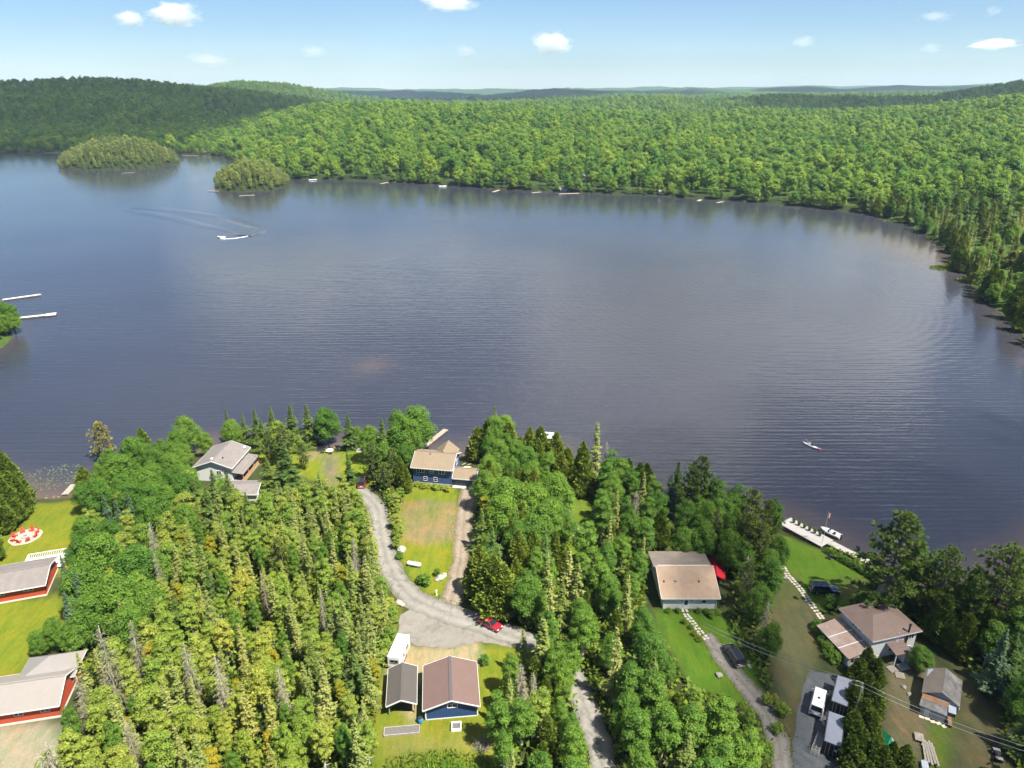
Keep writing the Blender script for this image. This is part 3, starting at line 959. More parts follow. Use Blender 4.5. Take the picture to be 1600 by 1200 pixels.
NAMES = {'island_broad': ('broadleaf_tree', 'pale green broadleaf tree'), 'island_conifer': ('conifer_tree', 'pointed grey-green conifer'),
         'spruce': ('spruce_tree', 'dark green spruce'), 'blue_spruce': ('spruce_tree', 'blue-green spruce'),
         'thicket_spruce': ('spruce_tree', 'thin olive green spruce'), 'cedar': ('cedar_tree', 'yellow-green cedar'),
         'dark_cedar': ('cedar_tree', 'dense dark green cedar'), 'pine': ('pine_tree', 'tall feathery green pine'),
         'golden_pine': ('pine_tree', 'golden green pine'), 'maple': ('maple_tree', 'round leafy maple'),
         'poplar': ('poplar_tree', 'young bright green poplar'), 'birch': ('birch_tree', 'leafy green birch'),
         'yellow': ('poplar_tree', 'yellow leaved young poplar'), 'dead': ('dead_tree', 'bare grey dead spruce'),
         'shrub': ('shrub', 'low round green shrub'), 'pale_shrub': ('shrub', 'low yellow-green shrub'),
         'far_broad': ('broadleaf_tree', 'rounded green broadleaf tree'), 'far_spruce': ('conifer_tree', 'slim dark conifer')}
CATS = {'spruce_tree': 'spruce', 'cedar_tree': 'cedar', 'pine_tree': 'pine', 'maple_tree': 'maple', 'poplar_tree': 'poplar',
        'birch_tree': 'birch', 'dead_tree': 'dead tree', 'shrub': 'shrub', 'broadleaf_tree': 'tree', 'conifer_tree': 'conifer'}
TRUNKS = {}
for k_, lst in KIND.items():
    for i_, (cr, tr, bk, H_) in enumerate(lst):
        o_ = tr.build('trunk', bk)
        TRUNKS[(k_, i_)] = o_.data
        bpy.data.objects.remove(o_)

trng = random.Random(77)
TREE_COUNT = {}
def tree(kind, x, y, H, where, wide=1.0, variant=None, z=None, label=None):
    lst = KIND[kind]
    i = trng.randrange(len(lst)) if variant is None else variant
    crown, _, _, H0 = lst[i]
    nm, words = NAMES[kind]
    lab = label or (words + ' ' + where)
    root = thing(nm, lab, CATS[nm], (x, y, (hz(x, y) if z is None else z) - 0.05), trng.uniform(0, 6.28), None if label else lab)
    s = H / H0
    root.scale = (s * wide * trng.uniform(0.92, 1.08), s * wide * trng.uniform(0.92, 1.08), s)
    root.rotation_euler = (trng.uniform(-0.025, 0.025), trng.uniform(-0.025, 0.025), root.rotation_euler.z)
    for nm_, me_ in (('trunk', TRUNKS[(kind, i)]), ('crown', crown)):
        o = bpy.data.objects.new(nm_, me_)
        COL.objects.link(o)
        o.parent = root
    TREE_COUNT[nm] = TREE_COUNT.get(nm, 0) + 1
    PLANTED.append((x, y))
    return root

PLANTED = []
def top(kind, px, py, H, where, wide=1.0, variant=None, label=None):
    """Plant a tree whose tip shows at a photo pixel."""
    x, y = W(px, py, 2.0 + H)
    return tree(kind, x, y, H, where, wide, variant, label=label)

# ------------------------------------------------------------------ where trees may not stand
EXCL = [WP(p) for p in (
    [(300, 760), (300, 715), (345, 690), (400, 705), (420, 760), (405, 790), (355, 785), (330, 770)],
    [(636, 770), (636, 735), (665, 700), (740, 705), (765, 740), (756, 775), (716, 775), (700, 765)],
    [(595, 1035), (605, 995), (645, 995), (760, 1030), (765, 1130), (655, 1135), (595, 1120)],
    [(1010, 970), (1010, 895), (1105, 885), (1145, 905), (1145, 945), (1128, 970)],
    [(1270, 1040), (1270, 980), (1385, 945), (1440, 1000), (1440, 1025), (1385, 1045), (1340, 1050)],
    [(1425, 1120), (1480, 1060), (1515, 1070), (1500, 1125), (1470, 1150)],
    [(-300, 1000), (-300, 880), (95, 868), (95, 935), (60, 960)],
    [(-300, 1180), (-300, 1060), (60, 1045), (135, 1070), (100, 1150)],
    [(1236, 1040), (1340, 1055), (1338, 1320), (1232, 1320)],
    [(612, 760), (715, 765), (745, 765), (738, 800), (732, 850), (728, 900), (712, 945), (640, 915), (618, 870)],
    [(540, 750), (585, 770), (607, 800), (612, 850), (625, 890), (660, 935), (860, 1000), (840, 1025), (760, 1010), (620, 1010), (614, 965), (606, 925), (588, 875), (581, 850), (572, 800), (545, 780)],
    [(888, 758), (915, 762), (938, 785), (930, 830), (930, 875), (892, 885), (890, 840), (884, 800)],
    [(870, 1025), (890, 1028), (918, 1070), (936, 1120), (952, 1165), (985, 1320), (945, 1320), (925, 1190), (900, 1100), (880, 1060)],
)]

def blocked(x, y, r):
    a, bq = np.array([x]), np.array([y])
    for p in EXCL:
        if poly_sd(a, bq, p)[0] < r: return True
    return shore_d(a, bq)[0] < 0.8

def scatter(px_poly, spacing, mix, where, seed, keep=0.0, limit=999, r=0.6):
    """Fill a patch of ground with trees: mix = (kind, weight, low height, high height, width)."""
    poly = WP(px_poly)
    rg = random.Random(seed)
    x0, x1 = min(p[0] for p in poly), max(p[0] for p in poly)
    y0, y1 = min(p[1] for p in poly), max(p[1] for p in poly)
    tries = int((x1 - x0) * (y1 - y0) / spacing ** 2 * 9)
    cand = np.array([(rg.uniform(x0, x1), rg.uniform(y0, y1)) for _ in range(tries)])
    ok = poly_sd(cand[:, 0], cand[:, 1], poly) < 0
    for p in EXCL:
        ok &= poly_sd(cand[:, 0], cand[:, 1], p) > r
    ok &= shore_d(cand[:, 0], cand[:, 1]) > 1.0
    cand = cand[ok]
    tot = sum(k[1] for k in mix)
    done = []
    for x, y in cand:
        q = rg.random() * tot
        for k in mix:
            q -= k[1]
            if q <= 0: break
        sp = spacing * k[4] if len(k) > 4 else spacing
        if any((x - a) ** 2 + (y - c_) ** 2 < (0.5 * (sp + s)) ** 2 for a, c_, s in done): continue
        if any((x - a) ** 2 + (y - c_) ** 2 < (keep if keep else spacing * 0.7) ** 2 for a, c_ in HAND): continue
        done.append((x, y, sp))
        H_ = rg.uniform(k[2], k[3])
        f_ = (H_ - k[2]) / max(0.1, k[3] - k[2])
        pos = ('lower', 'upper')[y > (y0 + y1) / 2] + ' ' + ('left', 'middle', 'right')[min(2, int(3 * (x - x0) / (x1 - x0)))]
        size = ('short ', '', 'tall ')[min(2, int(3 * f_))]
        tr_ = tree(k[0], x, y, H_, where, wide=k[5] if len(k) > 5 else 1.0)
        for lab_ in (size + tr_['label'] + ', ' + pos + ' part', tr_['label'] + ', ' + pos + ' part', size + tr_['label']):
            if len(lab_.split()) <= 16:
                tr_['label'] = tr_['group'] = lab_
                break
        if len(done) >= limit: break
    return done

# ---- trees with a place of their own (tip seen at a photo pixel)
w = 'on the shore by the left lawn'
top('golden_pine', 147, 636, 13, w, label='golden green pine rising over the water beside the left lawn')
top('cedar', 217, 658, 10, 'between the left maples and the water')
for a in ((165, 690, 10, .85), (203, 676, 11, 1.0), (182, 712, 11, 1.0), (240, 700, 10, .9), (150, 722, 8.5, .7), (225, 735, 11, 1.0), (262, 690, 9, .8), (200, 752, 10, .9), (262, 735, 9, .8)):
    top('maple', a[0], a[1], a[2], 'in the leafy cluster between the left lawn and the grey-roofed cottage', a[3])
top('cedar', 122, 716, 7, 'leaning over the water at the small left dock', 1.3)
for a in ((285, 640, 11, 1.0), (357, 641, 9.5, 1.0), (268, 668, 8, .8), (315, 672, 7.5, .8)):
    top('maple', a[0], a[1], a[2], 'at the water behind the grey-roofed cottage', a[3])
for a in ((349, 621, 12, .75), (375, 630, 11, .8), (394, 628, 12, 1.0), (417, 616, 12.5, 1.0), (448, 613, 13, 1.0), (475, 617, 13, 1.0), (405, 645, 9, .9)):
    top('spruce', a[0], a[1], a[2], 'in the waterside row behind the grey-roofed cottage', a[3])
top('poplar', 430, 640, 9, 'among the waterside spruces', 1.3)
top('maple', 505, 621, 12, '', 0.95, label='bright green round maple at the water between dark spruces')
top('spruce', 541, 638, 11, '', 1.0, label='dark spruce at the shore right of the bright maple')
top('maple', 556, 656, 7, '', 0.7, label='small maple tucked right of the shore spruce by the open lawn')
top('pine', 440, 662, 12, 'between the grey-roofed cottage and its lawn', 1.1)
top('pine', 418, 672, 10, 'between the grey-roofed cottage and its lawn', 1.0)
top('spruce', 443, 692, 12, 'between the grey-roofed cottage and its lawn', 1.25)
top('spruce', 415, 715, 9, 'between the grey-roofed cottage and its lawn', 1.2)
top('pine', 470, 690, 8, 'between the grey-roofed cottage and its lawn', 1.0)
top('spruce', 543, 704, 9, '', 0.85, label='lone dark spruce on the lawn left of the parked dark red car')
for a in ((575, 662, 11, .8), (622, 642, 14, .8), (650, 624, 14, 1.0), (640, 655, 12, .8), (598, 690, 10, .7), (632, 690, 9, .7)):
    top('maple', a[0], a[1], a[2], 'in the clump left of the blue house', a[3])
top('spruce', 596, 653, 13, 'in the clump left of the blue house')
for a in ((580, 690, 11, 1.1), (612, 700, 10, 1.0), (600, 722, 8, 1.0)):
    top('pine', a[0], a[1], a[2], 'in the clump left of the blue house', a[3])
for a in ((624, 712, 8, 1.0), (632, 728, 7, 1.0)):
    top('cedar', a[0], a[1], a[2], 'in the clump left of the blue house', a[3])
top('spruce', 774, 632, 15, 'right of the blue house', 0.7)
for a in ((746, 662, 10, 1.2), (760, 650, 12, 1.1), (796, 660, 11, 1.1)):
    top('cedar', a[0], a[1], a[2], 'at the water right of the blue house', a[3])
for a in ((772, 648, 13, .7), (788, 642, 13, .7), (790, 675, 9, .7), (764, 676, 9, .75)):
    top('maple', a[0], a[1], a[2], 'at the water right of the blue house', a[3])
for a in ((828, 664, 10, 1.0), (844, 661, 10.5, 1.1), (870, 668, 11, 1.15), (888, 690, 9, 1.1), (813, 682, 8, 1.0), (876, 690, 8.5, 1.2)):
    top('cedar', a[0], a[1], a[2], 'in the waterside row by the floating raft', a[3])
top('thicket_spruce', 934, 650, 19, '', 1.1, 0, label='tall slim spruce standing over its neighbours at the water')
top('cedar', 914, 690, 14, 'beside the tall slim spruce', 0.75)
top('dead', 950, 677, 14, 'beside the tall slim spruce')
for a in ((958, 690, 12, 1.1), (972, 705, 11, 1.2), (950, 720, 11, 1.2)):
    top('birch', a[0], a[1], a[2], 'beside the tall slim spruce', a[3])
for a in ((985, 702, 10, 1.0), (1003, 712, 10, 1.1), (1014, 710, 10, 1.1), (1020, 725, 9, 1.0)):
    top('dark_cedar', a[0], a[1], a[2], 'in the dark waterside row below the open lake', a[3])
top('dead', 994, 765, 11, '', 1.4, label='wide dry grey spruce among green trees above the tan-roofed house')
top('thicket_spruce', 953, 800, 12, 'in front of the dry grey spruce', 0.8)
top('spruce', 1062, 708, 13, 'on the dark shore left of the white deck')
top('blue_spruce', 1050, 735, 11, 'on the dark shore left of the white deck', 1.1)
top('pine', 1098, 706, 17, 'on the dark shore left of the white deck', 0.9)
top('pine', 1085, 720, 15, 'on the dark shore left of the white deck', 0.9)
top('spruce', 1108, 735, 13, 'on the dark shore left of the white deck', 0.8)
for a in ((1122, 735, 13, 1.1), (1155, 745, 12, 1.1), (1148, 755, 11, 1.0), (1135, 770, 11, 1.0)):
    top('birch', a[0], a[1], a[2], 'on the dark shore left of the white deck', a[3])
for a in ((1182, 764, 17, .95), (1205, 782, 15, .9), (1175, 800, 14, 1.0), (1192, 815, 13, 1.0)):
    top('pine', a[0], a[1], a[2], 'at the left end of the white deck', a[3])
for a in ((1075, 780, 10, .8), (1110, 785, 11, .8), (1070, 820, 9, .8), (1140, 800, 11, .8), (1105, 815, 10, .8), (1145, 830, 10, .8)):
    top('maple', a[0], a[1], a[2], 'behind the tan-roofed house', a[3])
top('dead', 1172, 868, 9, 'between the tan-roofed house and the dirt track', 1.3)
top('dead', 1205, 940, 10, 'between the tan-roofed house and the dirt track', 1.3)
top('pine', 1415, 800, 22, '', 1.25, 1, label='largest bright pine at the shore behind the brown-roofed house')
top('spruce', 1443, 838, 16, 'behind the brown-roofed house', 0.6)
top('pine', 1490, 852, 17, 'at the right shore', 0.9)
top('pine', 1535, 902, 14, 'at the right shore', 0.95)
top('pine', 1590, 852, 20, 'at the right shore', 1.05)
top('spruce', 1530, 895, 14, 'at the right shore', 0.8)
top('blue_spruce', 1578, 985, 13, '', 0.95, 1, label='grey-green spruce at the right edge above the quad bike')
for a in ((160, 770, 9, .9), (178, 778, 8.5, .9), (198, 770, 9, 1.0)):
    top('blue_spruce', a[0], a[1], a[2], 'at the right end of the left lawn', a[3])
for a in ((112, 893, 12, .8), (97, 925, 11, .9), (92, 868, 9, .8)):
    top('blue_spruce', a[0], a[1], a[2], 'against the end of the red-walled house', a[3])
for a in ((150, 835, 13, 1.05), (205, 848, 12, .9), (118, 880, 12, .9), (170, 895, 13, 1.0), (222, 905, 11, .85), (132, 930, 11, .9), (195, 948, 11, .85), (80, 965, 7, .9), (55, 985, 5.5, .9), (108, 968, 8, .9)):
    top('maple', a[0], a[1], a[2], 'in the leafy cluster right of the red-walled house', a[3])
for a in ((-2, 698, 13, 1.0), (12, 722, 12, .95), (22, 742, 10, .9), (-22, 690, 14, 1.1), (-8, 768, 10, 1.0), (-32, 810, 10, 1.0), (-45, 720, 14, 1.2), (2, 750, 11, 1.0), (-48, 780, 12, 1.1), (30, 758, 7, .8)):
    top('dark_cedar', a[0], a[1], a[2], 'in the clump at the left edge beyond the left lawn', a[3])
for a in ((330, 733, 12, 1.0), (352, 738, 12, 1.0), (318, 760, 11, 1.0), (382, 768, 10, .85), (395, 800, 10, .9), (300, 745, 10, .9)):
    top('spruce', a[0], a[1], a[2], 'in front of the grey-roofed cottage', a[3])
for a in ((342, 738, 9, 1.2), (368, 765, 8.5, 1.2), (392, 785, 8, 1.2)):
    top('poplar', a[0], a[1], a[2], 'in front of the grey-roofed cottage', a[3])
top('pine', 432, 838, 12, '', 0.95, label='soft blue-green pine amid the thicket below the grey shed roof')
for a in ((150, 975, 18, 1.0), (200, 970, 14, 1.0), (285, 1000, 14, 1.0), (335, 1020, 14, .9), (232, 815, 12, 1.0), (118, 1050, 13, 1.1), (435, 1040, 11, 1.0), (408, 890, 11, .9), (70, 1160, 12, 1.2), (240, 860, 11, .9), (195, 1120, 11, 1.0), (500, 920, 10, .8), (60, 1175, 12, 1.1)):
    top('dead', a[0], a[1], a[2], 'in the thicket left of the gravel road', a[3])
for a in ((765, 712, 10, .85), (800, 712, 9, .7), (832, 720, 9, .85), (795, 745, 13, 1.1), (825, 755, 13, 1.0), (870, 742, 13, .95), (785, 775, 12, 1.0), (855, 780, 12, .9), (835, 800, 11, .9), (808, 815, 10, .85)):
    top('maple', a[0], a[1], a[2], 'in the broad grove right of the brown driveway', a[3])
top('yellow', 760, 768, 9, '', 1.0, label='pale yellow-green poplar at the driveway edge of the broad grove')
for a in ((752, 795, 10, 1.0), (770, 822, 11, .9), (850, 828, 11, .8)):
    top('spruce', a[0], a[1], a[2], 'in the broad grove right of the brown driveway', a[3])
for a in ((748, 852, 11, 1.2), (768, 868, 12, 1.2), (810, 828, 10, 1.2), (785, 880, 11, 1.2)):
    top('cedar', a[0], a[1], a[2], 'above the red car on the gravel road', a[3])
for a in ((858, 862, 14, 1.0), (888, 858, 15, 1.1), (860, 905, 13, .9), (905, 880, 13, 1.1)):
    top('thicket_spruce', a[0], a[1], a[2], 'in the shaded row where the gravel road bends', a[3])
for a in ((822, 885, 10, .9), (835, 850, 10, .8), (845, 920, 9, .7), (795, 918, 7, .8)):
    top('birch', a[0], a[1], a[2], 'above the red car on the gravel road', a[3])
top('thicket_spruce', 851, 966, 14, '', 1.5, 1, label='tall pale spruce rising beside the bend of the gravel road')
for a in ((870, 1000, 12, .9), (888, 1000, 11, .9), (878, 1030, 10, .9)):
    top('birch', a[0], a[1], a[2], 'beside the bend of the gravel road', a[3])
for a in ((812, 1035, 9, 1.3), (835, 1050, 9, 1.2), (820, 1075, 8, 1.3)):
    top('dead', a[0], a[1], a[2], 'right of the blue garage', a[3])
for a in ((968, 980, 15, .9),):
    top('thicket_spruce', a[0], a[1], a[2], 'in the shaded wood below the tan-roofed house', a[3])
# cedar hedges and yard trees on the right
for a in ((1362, 1012, 6.5, 1.0), (1348, 1028, 6, 1.0), (1375, 1028, 6, 1.0), (1360, 1050, 6.5, 1.0), (1342, 1065, 6, 1.0), (1372, 1068, 6.5, 1.0), (1356, 1092, 6.5, 1.0), (1340, 1110, 6, 1.0), (1368, 1112, 6, 1.0),
          (1350, 1138, 6, 1.1), (1335, 1150, 5.5, 1.0), (1370, 1155, 5.5, 1.0), (1345, 1172, 6, 1.1), (1385, 1165, 5, 1.0), (1400, 1160, 5, 1.0), (1420, 1165, 5, 1.0), (1330, 1190, 6, 1.1), (1362, 1190, 6, 1.1), (1395, 1190, 5, 1.1), (1425, 1195, 5, 1.0)):
    top('dark_cedar', a[0], a[1], a[2], 'in the tall hedge right of the black containers', a[3] * 1.25)
top('maple', 1445, 1012, 5, '', 1.15, label='round low maple between the brown-roofed house and the old shed')
for a in ((1284, 978, 1.9, 1.3), (1292, 992, 1.9, 1.3), (1299, 1005, 1.9, 1.3), (1306, 1018, 1.9, 1.3), (1277, 970, 1.7, 1.2)):
    top('shrub', a[0], a[1], a[2], 'in the hedge against the low roof of the brown-roofed house', a[3])
for k in range(12):
    t_ = k / 11
    top('shrub', 1296 + 72 * t_, 852 + 43 * t_, 1.5, 'in the waterside hedge along the plank walkway', 1.1)
top('shrub', 1303, 929, 3.0, 'beside the dark SUV', 0.9)
top('shrub', 1350, 925, 2.6, 'beside the dark SUV', 0.9)
top('shrub', 1336, 934, 1.6, 'beside the dark SUV', 1.0)
for a in ((664, 897, 2.6, .9), (656, 900, 1.6, 1.0), (683, 888, 1.8, .7)):
    top('shrub', a[0], a[1], a[2], 'on the lawn below the white propane tank', a[3])
top('shrub', 624, 862, 1.6, '', 1.0, label='small dark shrub beside the white boulders at the road edge')
for k in range(6):
    top('pale_shrub', 652 + 9.4 * k, 752 + 1.3 * k, 1.3 + 0.3 * (k % 2), 'in the bed along the blue house wall', 1.15)
top('shrub', 757, 1024, 1.8, '', 0.9, label='single bright shrub on the grass above the blue garage')
for a in ((616, 770, 4), (620, 785, 3.5), (617, 802, 4), (622, 818, 4), (619, 835, 3.5), (625, 760, 4.5)):
    top('poplar', a[0], a[1], a[2], 'in the strip between the gravel road and the blue house lawn', 1.5)
for a in ((1045, 950, 1.0), (1060, 950, 1.0), (1092, 950, 1.1), (1105, 951, 1.1), (1112, 955, 1.4), (1122, 952, 1.2)):
    top('shrub', a[0], a[1], a[2], 'at the foot of the tan-roofed house front', 1.0)
for a in ((1070, 966, 1.2), (1080, 974, 1.2), (1086, 985, 1.2), (1094, 993, 1.3), (1200, 1082, 2.2), (1212, 1085, 1.6)):
    top('pale_shrub', a[0], a[1], a[2], 'beside the path and lane of the tan-roofed house', 0.8)
for a in ((612, 948, 1.8), (616, 962, 1.4), (608, 980, 2.2), (603, 1000, 2.0), (600, 1018, 2.4), (606, 935, 2.4)):
    top('pale_shrub', a[0], a[1], a[2], 'on the verge between the thicket and the parking area', 1.1)
HAND = list(PLANTED)

# ---- woods filled in between them
scatter([(410, 815), (545, 790), (560, 800), (576, 850), (588, 890), (606, 930), (618, 965), (598, 1000), (592, 1040), (580, 1130), (580, 1420), (30, 1420), (110, 1200), (160, 1090), (215, 1010), (250, 930), (290, 850), (350, 800)],
        2.3, [('thicket_spruce', 30, 6, 12.5, 1.0, 1.05), ('poplar', 48, 5, 10.5, 1.05, .98), ('birch', 12, 6, 10, 1.15, .68), ('dead', 1.6, 7, 11, 1.0, 1.0), ('yellow', 5, 4.5, 7.5, 1.0), ('spruce', 4, 7, 11, 1.2, .8)],
        'in the thicket left of the gravel road', 3, keep=1.5)
scatter([(470, 765), (545, 775), (560, 795), (410, 815), (420, 790)], 2.6, [('poplar', 5, 4, 6, 1.0, 1.2), ('thicket_spruce', 4, 4, 7, 1.0), ('pale_shrub', 4, 1.5, 2.5, .8)],
        'between the grey shed and the parked dark red car', 31)
scatter([(140, 800), (300, 770), (300, 850), (215, 1010), (150, 1040), (110, 1010), (120, 930), (140, 880)], 4.4,
        [('maple', 5, 8, 11, 1.0, .9), ('poplar', 2, 7, 9, .7, 1.2)], 'in the leafy cluster right of the red-walled house', 4)
scatter([(160, 775), (190, 745), (300, 712), (306, 760), (300, 790), (160, 800)], 4.2, [('maple', 5, 7, 10, 1.0, .85), ('spruce', 1.5, 7, 10, .8)],
        'in the leafy cluster between the left lawn and the grey-roofed cottage', 5)
scatter([(325, 703), (400, 703), (480, 700), (470, 712), (420, 720), (395, 700)], 3.2, [('spruce', 3, 6, 10, 1.0), ('poplar', 2, 5, 7, 1.0, 1.2)],
        'in the waterside row behind the grey-roofed cottage', 6)
scatter([(590, 705), (640, 705), (632, 745), (612, 765), (590, 750)], 3.0, [('birch', 3, 6, 9, 1.0), ('cedar', 3, 5, 8, 1.0)], 'in the clump left of the blue house', 7)
scatter([(755, 725), (800, 715), (850, 722), (890, 790), (885, 870), (880, 920), (890, 1000), (820, 975), (775, 945), (742, 930), (748, 880), (752, 800)], 3.9,
        [('maple', 3, 8, 11, 1.2, .85), ('cedar', 3.5, 7, 11, .9, 1.0), ('birch', 2, 7, 10, 1.0), ('spruce', 1.5, 8, 11, 1.0)],
        'in the broad grove right of the brown driveway', 8)
scatter([(915, 785), (945, 770), (1010, 780), (1030, 800), (1030, 855), (1010, 900), (1000, 985), (1012, 1040), (1050, 1120), (1100, 1170), (1160, 1195), (1195, 1250), (1205, 1420), (1010, 1420), (962, 1130), (938, 1075), (905, 1030), (895, 900), (920, 850), (935, 830)], 3.5,
        [('birch', 5, 8, 12, 1.0, 1.05), ('maple', 3, 7, 10, 1.25, .8), ('dark_cedar', 2, 6, 10, 1.0), ('thicket_spruce', 1.5, 8, 13, 1.0), ('spruce', 1, 8, 12, 1.0), ('dead', .3, 7, 10, 1.0)],
        'in the shaded wood below the tan-roofed house', 9)
scatter([(1035, 1060), (1090, 1105), (1160, 1125), (1195, 1180), (1150, 1185), (1090, 1150)], 2.6, [('poplar', 3, 3, 5, 1.0, 1.3), ('shrub', 2, 1.6, 2.6, 1.0), ('birch', 2, 4, 6, 1.2)],
        'at the wood edge below the tan-roofed house lawn', 15)
scatter([(800, 1045), (850, 1030), (866, 1040), (880, 1080), (886, 1130), (896, 1200), (910, 1420), (785, 1420), (778, 1180), (790, 1110)], 3.0,
        [('birch', 4, 7, 11, 1.0, .9), ('thicket_spruce', 3, 7, 11, 1.0, 1.1), ('poplar', 3, 6, 9, 1.0, 1.15), ('dark_cedar', 1.5, 6, 9, 1.0), ('dead', .6, 7, 10, 1.0)],
        'in the wood between the blue garage and the gravel road', 10)
scatter([(1070, 805), (1120, 822), (1205, 840), (1222, 880), (1205, 925), (1200, 1000), (1198, 1070), (1160, 1010), (1140, 960), (1150, 900), (1110, 875), (1055, 870)], 3.6,
        [('birch', 4, 7, 11, 1.0), ('maple', 3, 7, 10, 1.2, .8), ('pine', 1, 9, 12, 1.1, .8), ('spruce', 1, 7, 11, 1.0)],
        'between the tan-roofed house and the dirt track', 11)
scatter([(1395, 925), (1440, 925), (1520, 940), (1600, 925), (1760, 900), (1850, 1050), (1850, 1420), (1640, 1420), (1600, 1200), (1580, 1140), (1552, 1085), (1515, 1040), (1462, 1005), (1425, 965)], 3.3,
        [('pine', 3, 9, 14, 1.1, .9), ('spruce', 2.5, 8, 13, 1.0, 1.1), ('birch', 3, 8, 12, 1.0), ('maple', 2, 8, 11, 1.2, .85), ('dark_cedar', 2, 7, 10, 1.0)],
        'in the dark wood at the right edge', 12)
scatter([(1205, 1090), (1222, 1110), (1226, 1150), (1215, 1160)], 2.0, [('pale_shrub', 1, 1.4, 2.4, 1.0)], 'on the verge between the lane and the dirt track', 13)
scatter([(-420, 1050), (-120, 1000), (-20, 985), (-60, 1050), (-300, 1100)], 6, [('maple', 1, 8, 10, 1.0)], 'beyond the left edge near the red-walled house', 14, limit=4)
# far left point with its docks
for (px, py, H) in ((8, 466, 12), (-8, 462, 13), (14, 480, 9), (-30, 462, 14), (0, 485, 9), (-20, 490, 10), (-60, 470, 14)):
    top('maple', px, py, H, 'on the point at the left edge beside the long docks', 0.95)

# ---- undergrowth: ferns, brambles and saplings under the woods
rg = np.random.default_rng(8)
und_polys = [WP(p) for p in (
    [(410, 800), (560, 785), (575, 850), (592, 930), (610, 985), (598, 1040), (588, 1130), (590, 1420), (10, 1420), (100, 1200), (150, 1090), (110, 1010), (120, 930), (140, 780), (190, 745), (300, 705), (306, 760), (360, 790)],
    [(745, 725), (890, 712), (900, 790), (890, 870), (890, 1010), (820, 985), (770, 950), (735, 935), (742, 850), (745, 790)],
    [(912, 770), (1035, 790), (1035, 855), (1015, 900), (1010, 975), (1045, 1020), (1080, 1075), (1170, 1110), (1205, 1180), (1215, 1420), (985, 1420), (940, 1120), (900, 1030), (890, 890)],
    [(798, 1040), (870, 1025), (905, 1120), (950, 1420), (780, 1420), (776, 1180)],
    [(1060, 800), (1210, 835), (1228, 880), (1205, 940), (1205, 1090), (1150, 1005), (1135, 950), (1145, 890), (1050, 868)],
    [(1395, 920), (1760, 890), (1850, 1420), (1620, 1420), (1555, 1090), (1425, 970)],
    [(590, 700), (640, 703), (630, 760), (628, 860), (606, 850), (600, 780), (585, 755)],
    [(1300, 845), (1385, 890), (1400, 930), (1370, 905), (1295, 862)],
)]
PU = []
for p in und_polys:
    a = np.array(p)
    area = 0.5 * abs(np.dot(a[:, 0], np.roll(a[:, 1], 1)) - np.dot(a[:, 1], np.roll(a[:, 0], 1)))
    n = int(area * 4.2)
    c_ = np.stack([rg.uniform(a[:, 0].min(), a[:, 0].max(), n * 3), rg.uniform(a[:, 1].min(), a[:, 1].max(), n * 3)], 1)
    c_ = c_[poly_sd(c_[:, 0], c_[:, 1], p) < 0][:n]
    PU.append(c_)
PU = np.concatenate(PU)
ok = shore_d(PU[:, 0], PU[:, 1]) > 0.6
for p in EXCL:
    ok &= poly_sd(PU[:, 0], PU[:, 1], p) > 0.2
PU = PU[ok]
n = len(PU)
zz = height(PU[:, 0], PU[:, 1]) + rg.uniform(0.15, 2.3, n) * (0.5 + 0.5 * np.clip(wob(PU[:, 0], PU[:, 1], 3.0) + 0.5, 0, 1))
P3 = np.stack([PU[:, 0], PU[:, 1], zz], 1)
Nn = np.array([0, 0, 0.9]) + unit(rg, n) * 0.6
V, Q = cards(P3, unit(rg, n) + np.array([0, 0, 0.2]), Nn, rg.uniform(0.5, 1.1, n), rg.uniform(0.35, 0.8, n))
tn = np.clip(0.5 + 0.35 * wob(PU[:, 0], PU[:, 1], 4.0) + rg.normal(0, 0.15, n), 0, 1)
me = mesh_np('undergrowth', V, Q, 'undergrowth_leaf', tint=np.repeat(tn, 4))
tag(obj_np('undergrowth', me), 'leafy undergrowth and brambles covering the woodland floor', 'undergrowth', kind='stuff')

# ---- rough grass at the bottom edge and along lawns and roads
def tufts(name, px_poly, dens, hgt, mat, label, seed):
    p = WP(px_poly)
    rg_ = np.random.default_rng(seed)
    a = np.array(p)
    n_ = int((np.ptp(a[:, 0])) * (np.ptp(a[:, 1])) * dens)
    c_ = np.stack([rg_.uniform(a[:, 0].min(), a[:, 0].max(), n_), rg_.uniform(a[:, 1].min(), a[:, 1].max(), n_)], 1)
    c_ = c_[poly_sd(c_[:, 0], c_[:, 1], p) < rg_.normal(0, 0.5, n_)]
    n_ = len(c_)
    P_ = np.stack([c_[:, 0], c_[:, 1], height(c_[:, 0], c_[:, 1])], 1)
    D_ = unit(rg_, n_) * 0.7 + np.array([0, 0, 1.0])
    V_, Q_ = cards(P_, D_, unit(rg_, n_), rg_.uniform(0.5, 1.2, n_) * hgt, rg_.uniform(0.12, 0.25, n_) * hgt * 1.3)
    t_ = np.clip(0.5 + 0.3 * wob(c_[:, 0], c_[:, 1], 2.0) + rg_.normal(0, 0.2, n_), 0, 1)
    return tag(obj_np(name, mesh_np(name, V_, Q_, mat, tint=np.repeat(t_, 4))), label, 'grass', kind='stuff')
tufts('tall_grass', [(600, 1195), (650, 1180), (700, 1172), (755, 1185), (785, 1230), (785, 1420), (570, 1420)], 14, 0.8, 'undergrowth_leaf', 'tall bright green weeds at the bottom edge below the garage yard', 4)
tufts('verge_grass', [(572, 790), (584, 800), (590, 850), (602, 890), (618, 925), (628, 950), (620, 975), (606, 960), (592, 900), (582, 850)], 7, 0.45, 'yellow_leaf', 'dry yellow verge grass along the left side of the gravel road', 5)

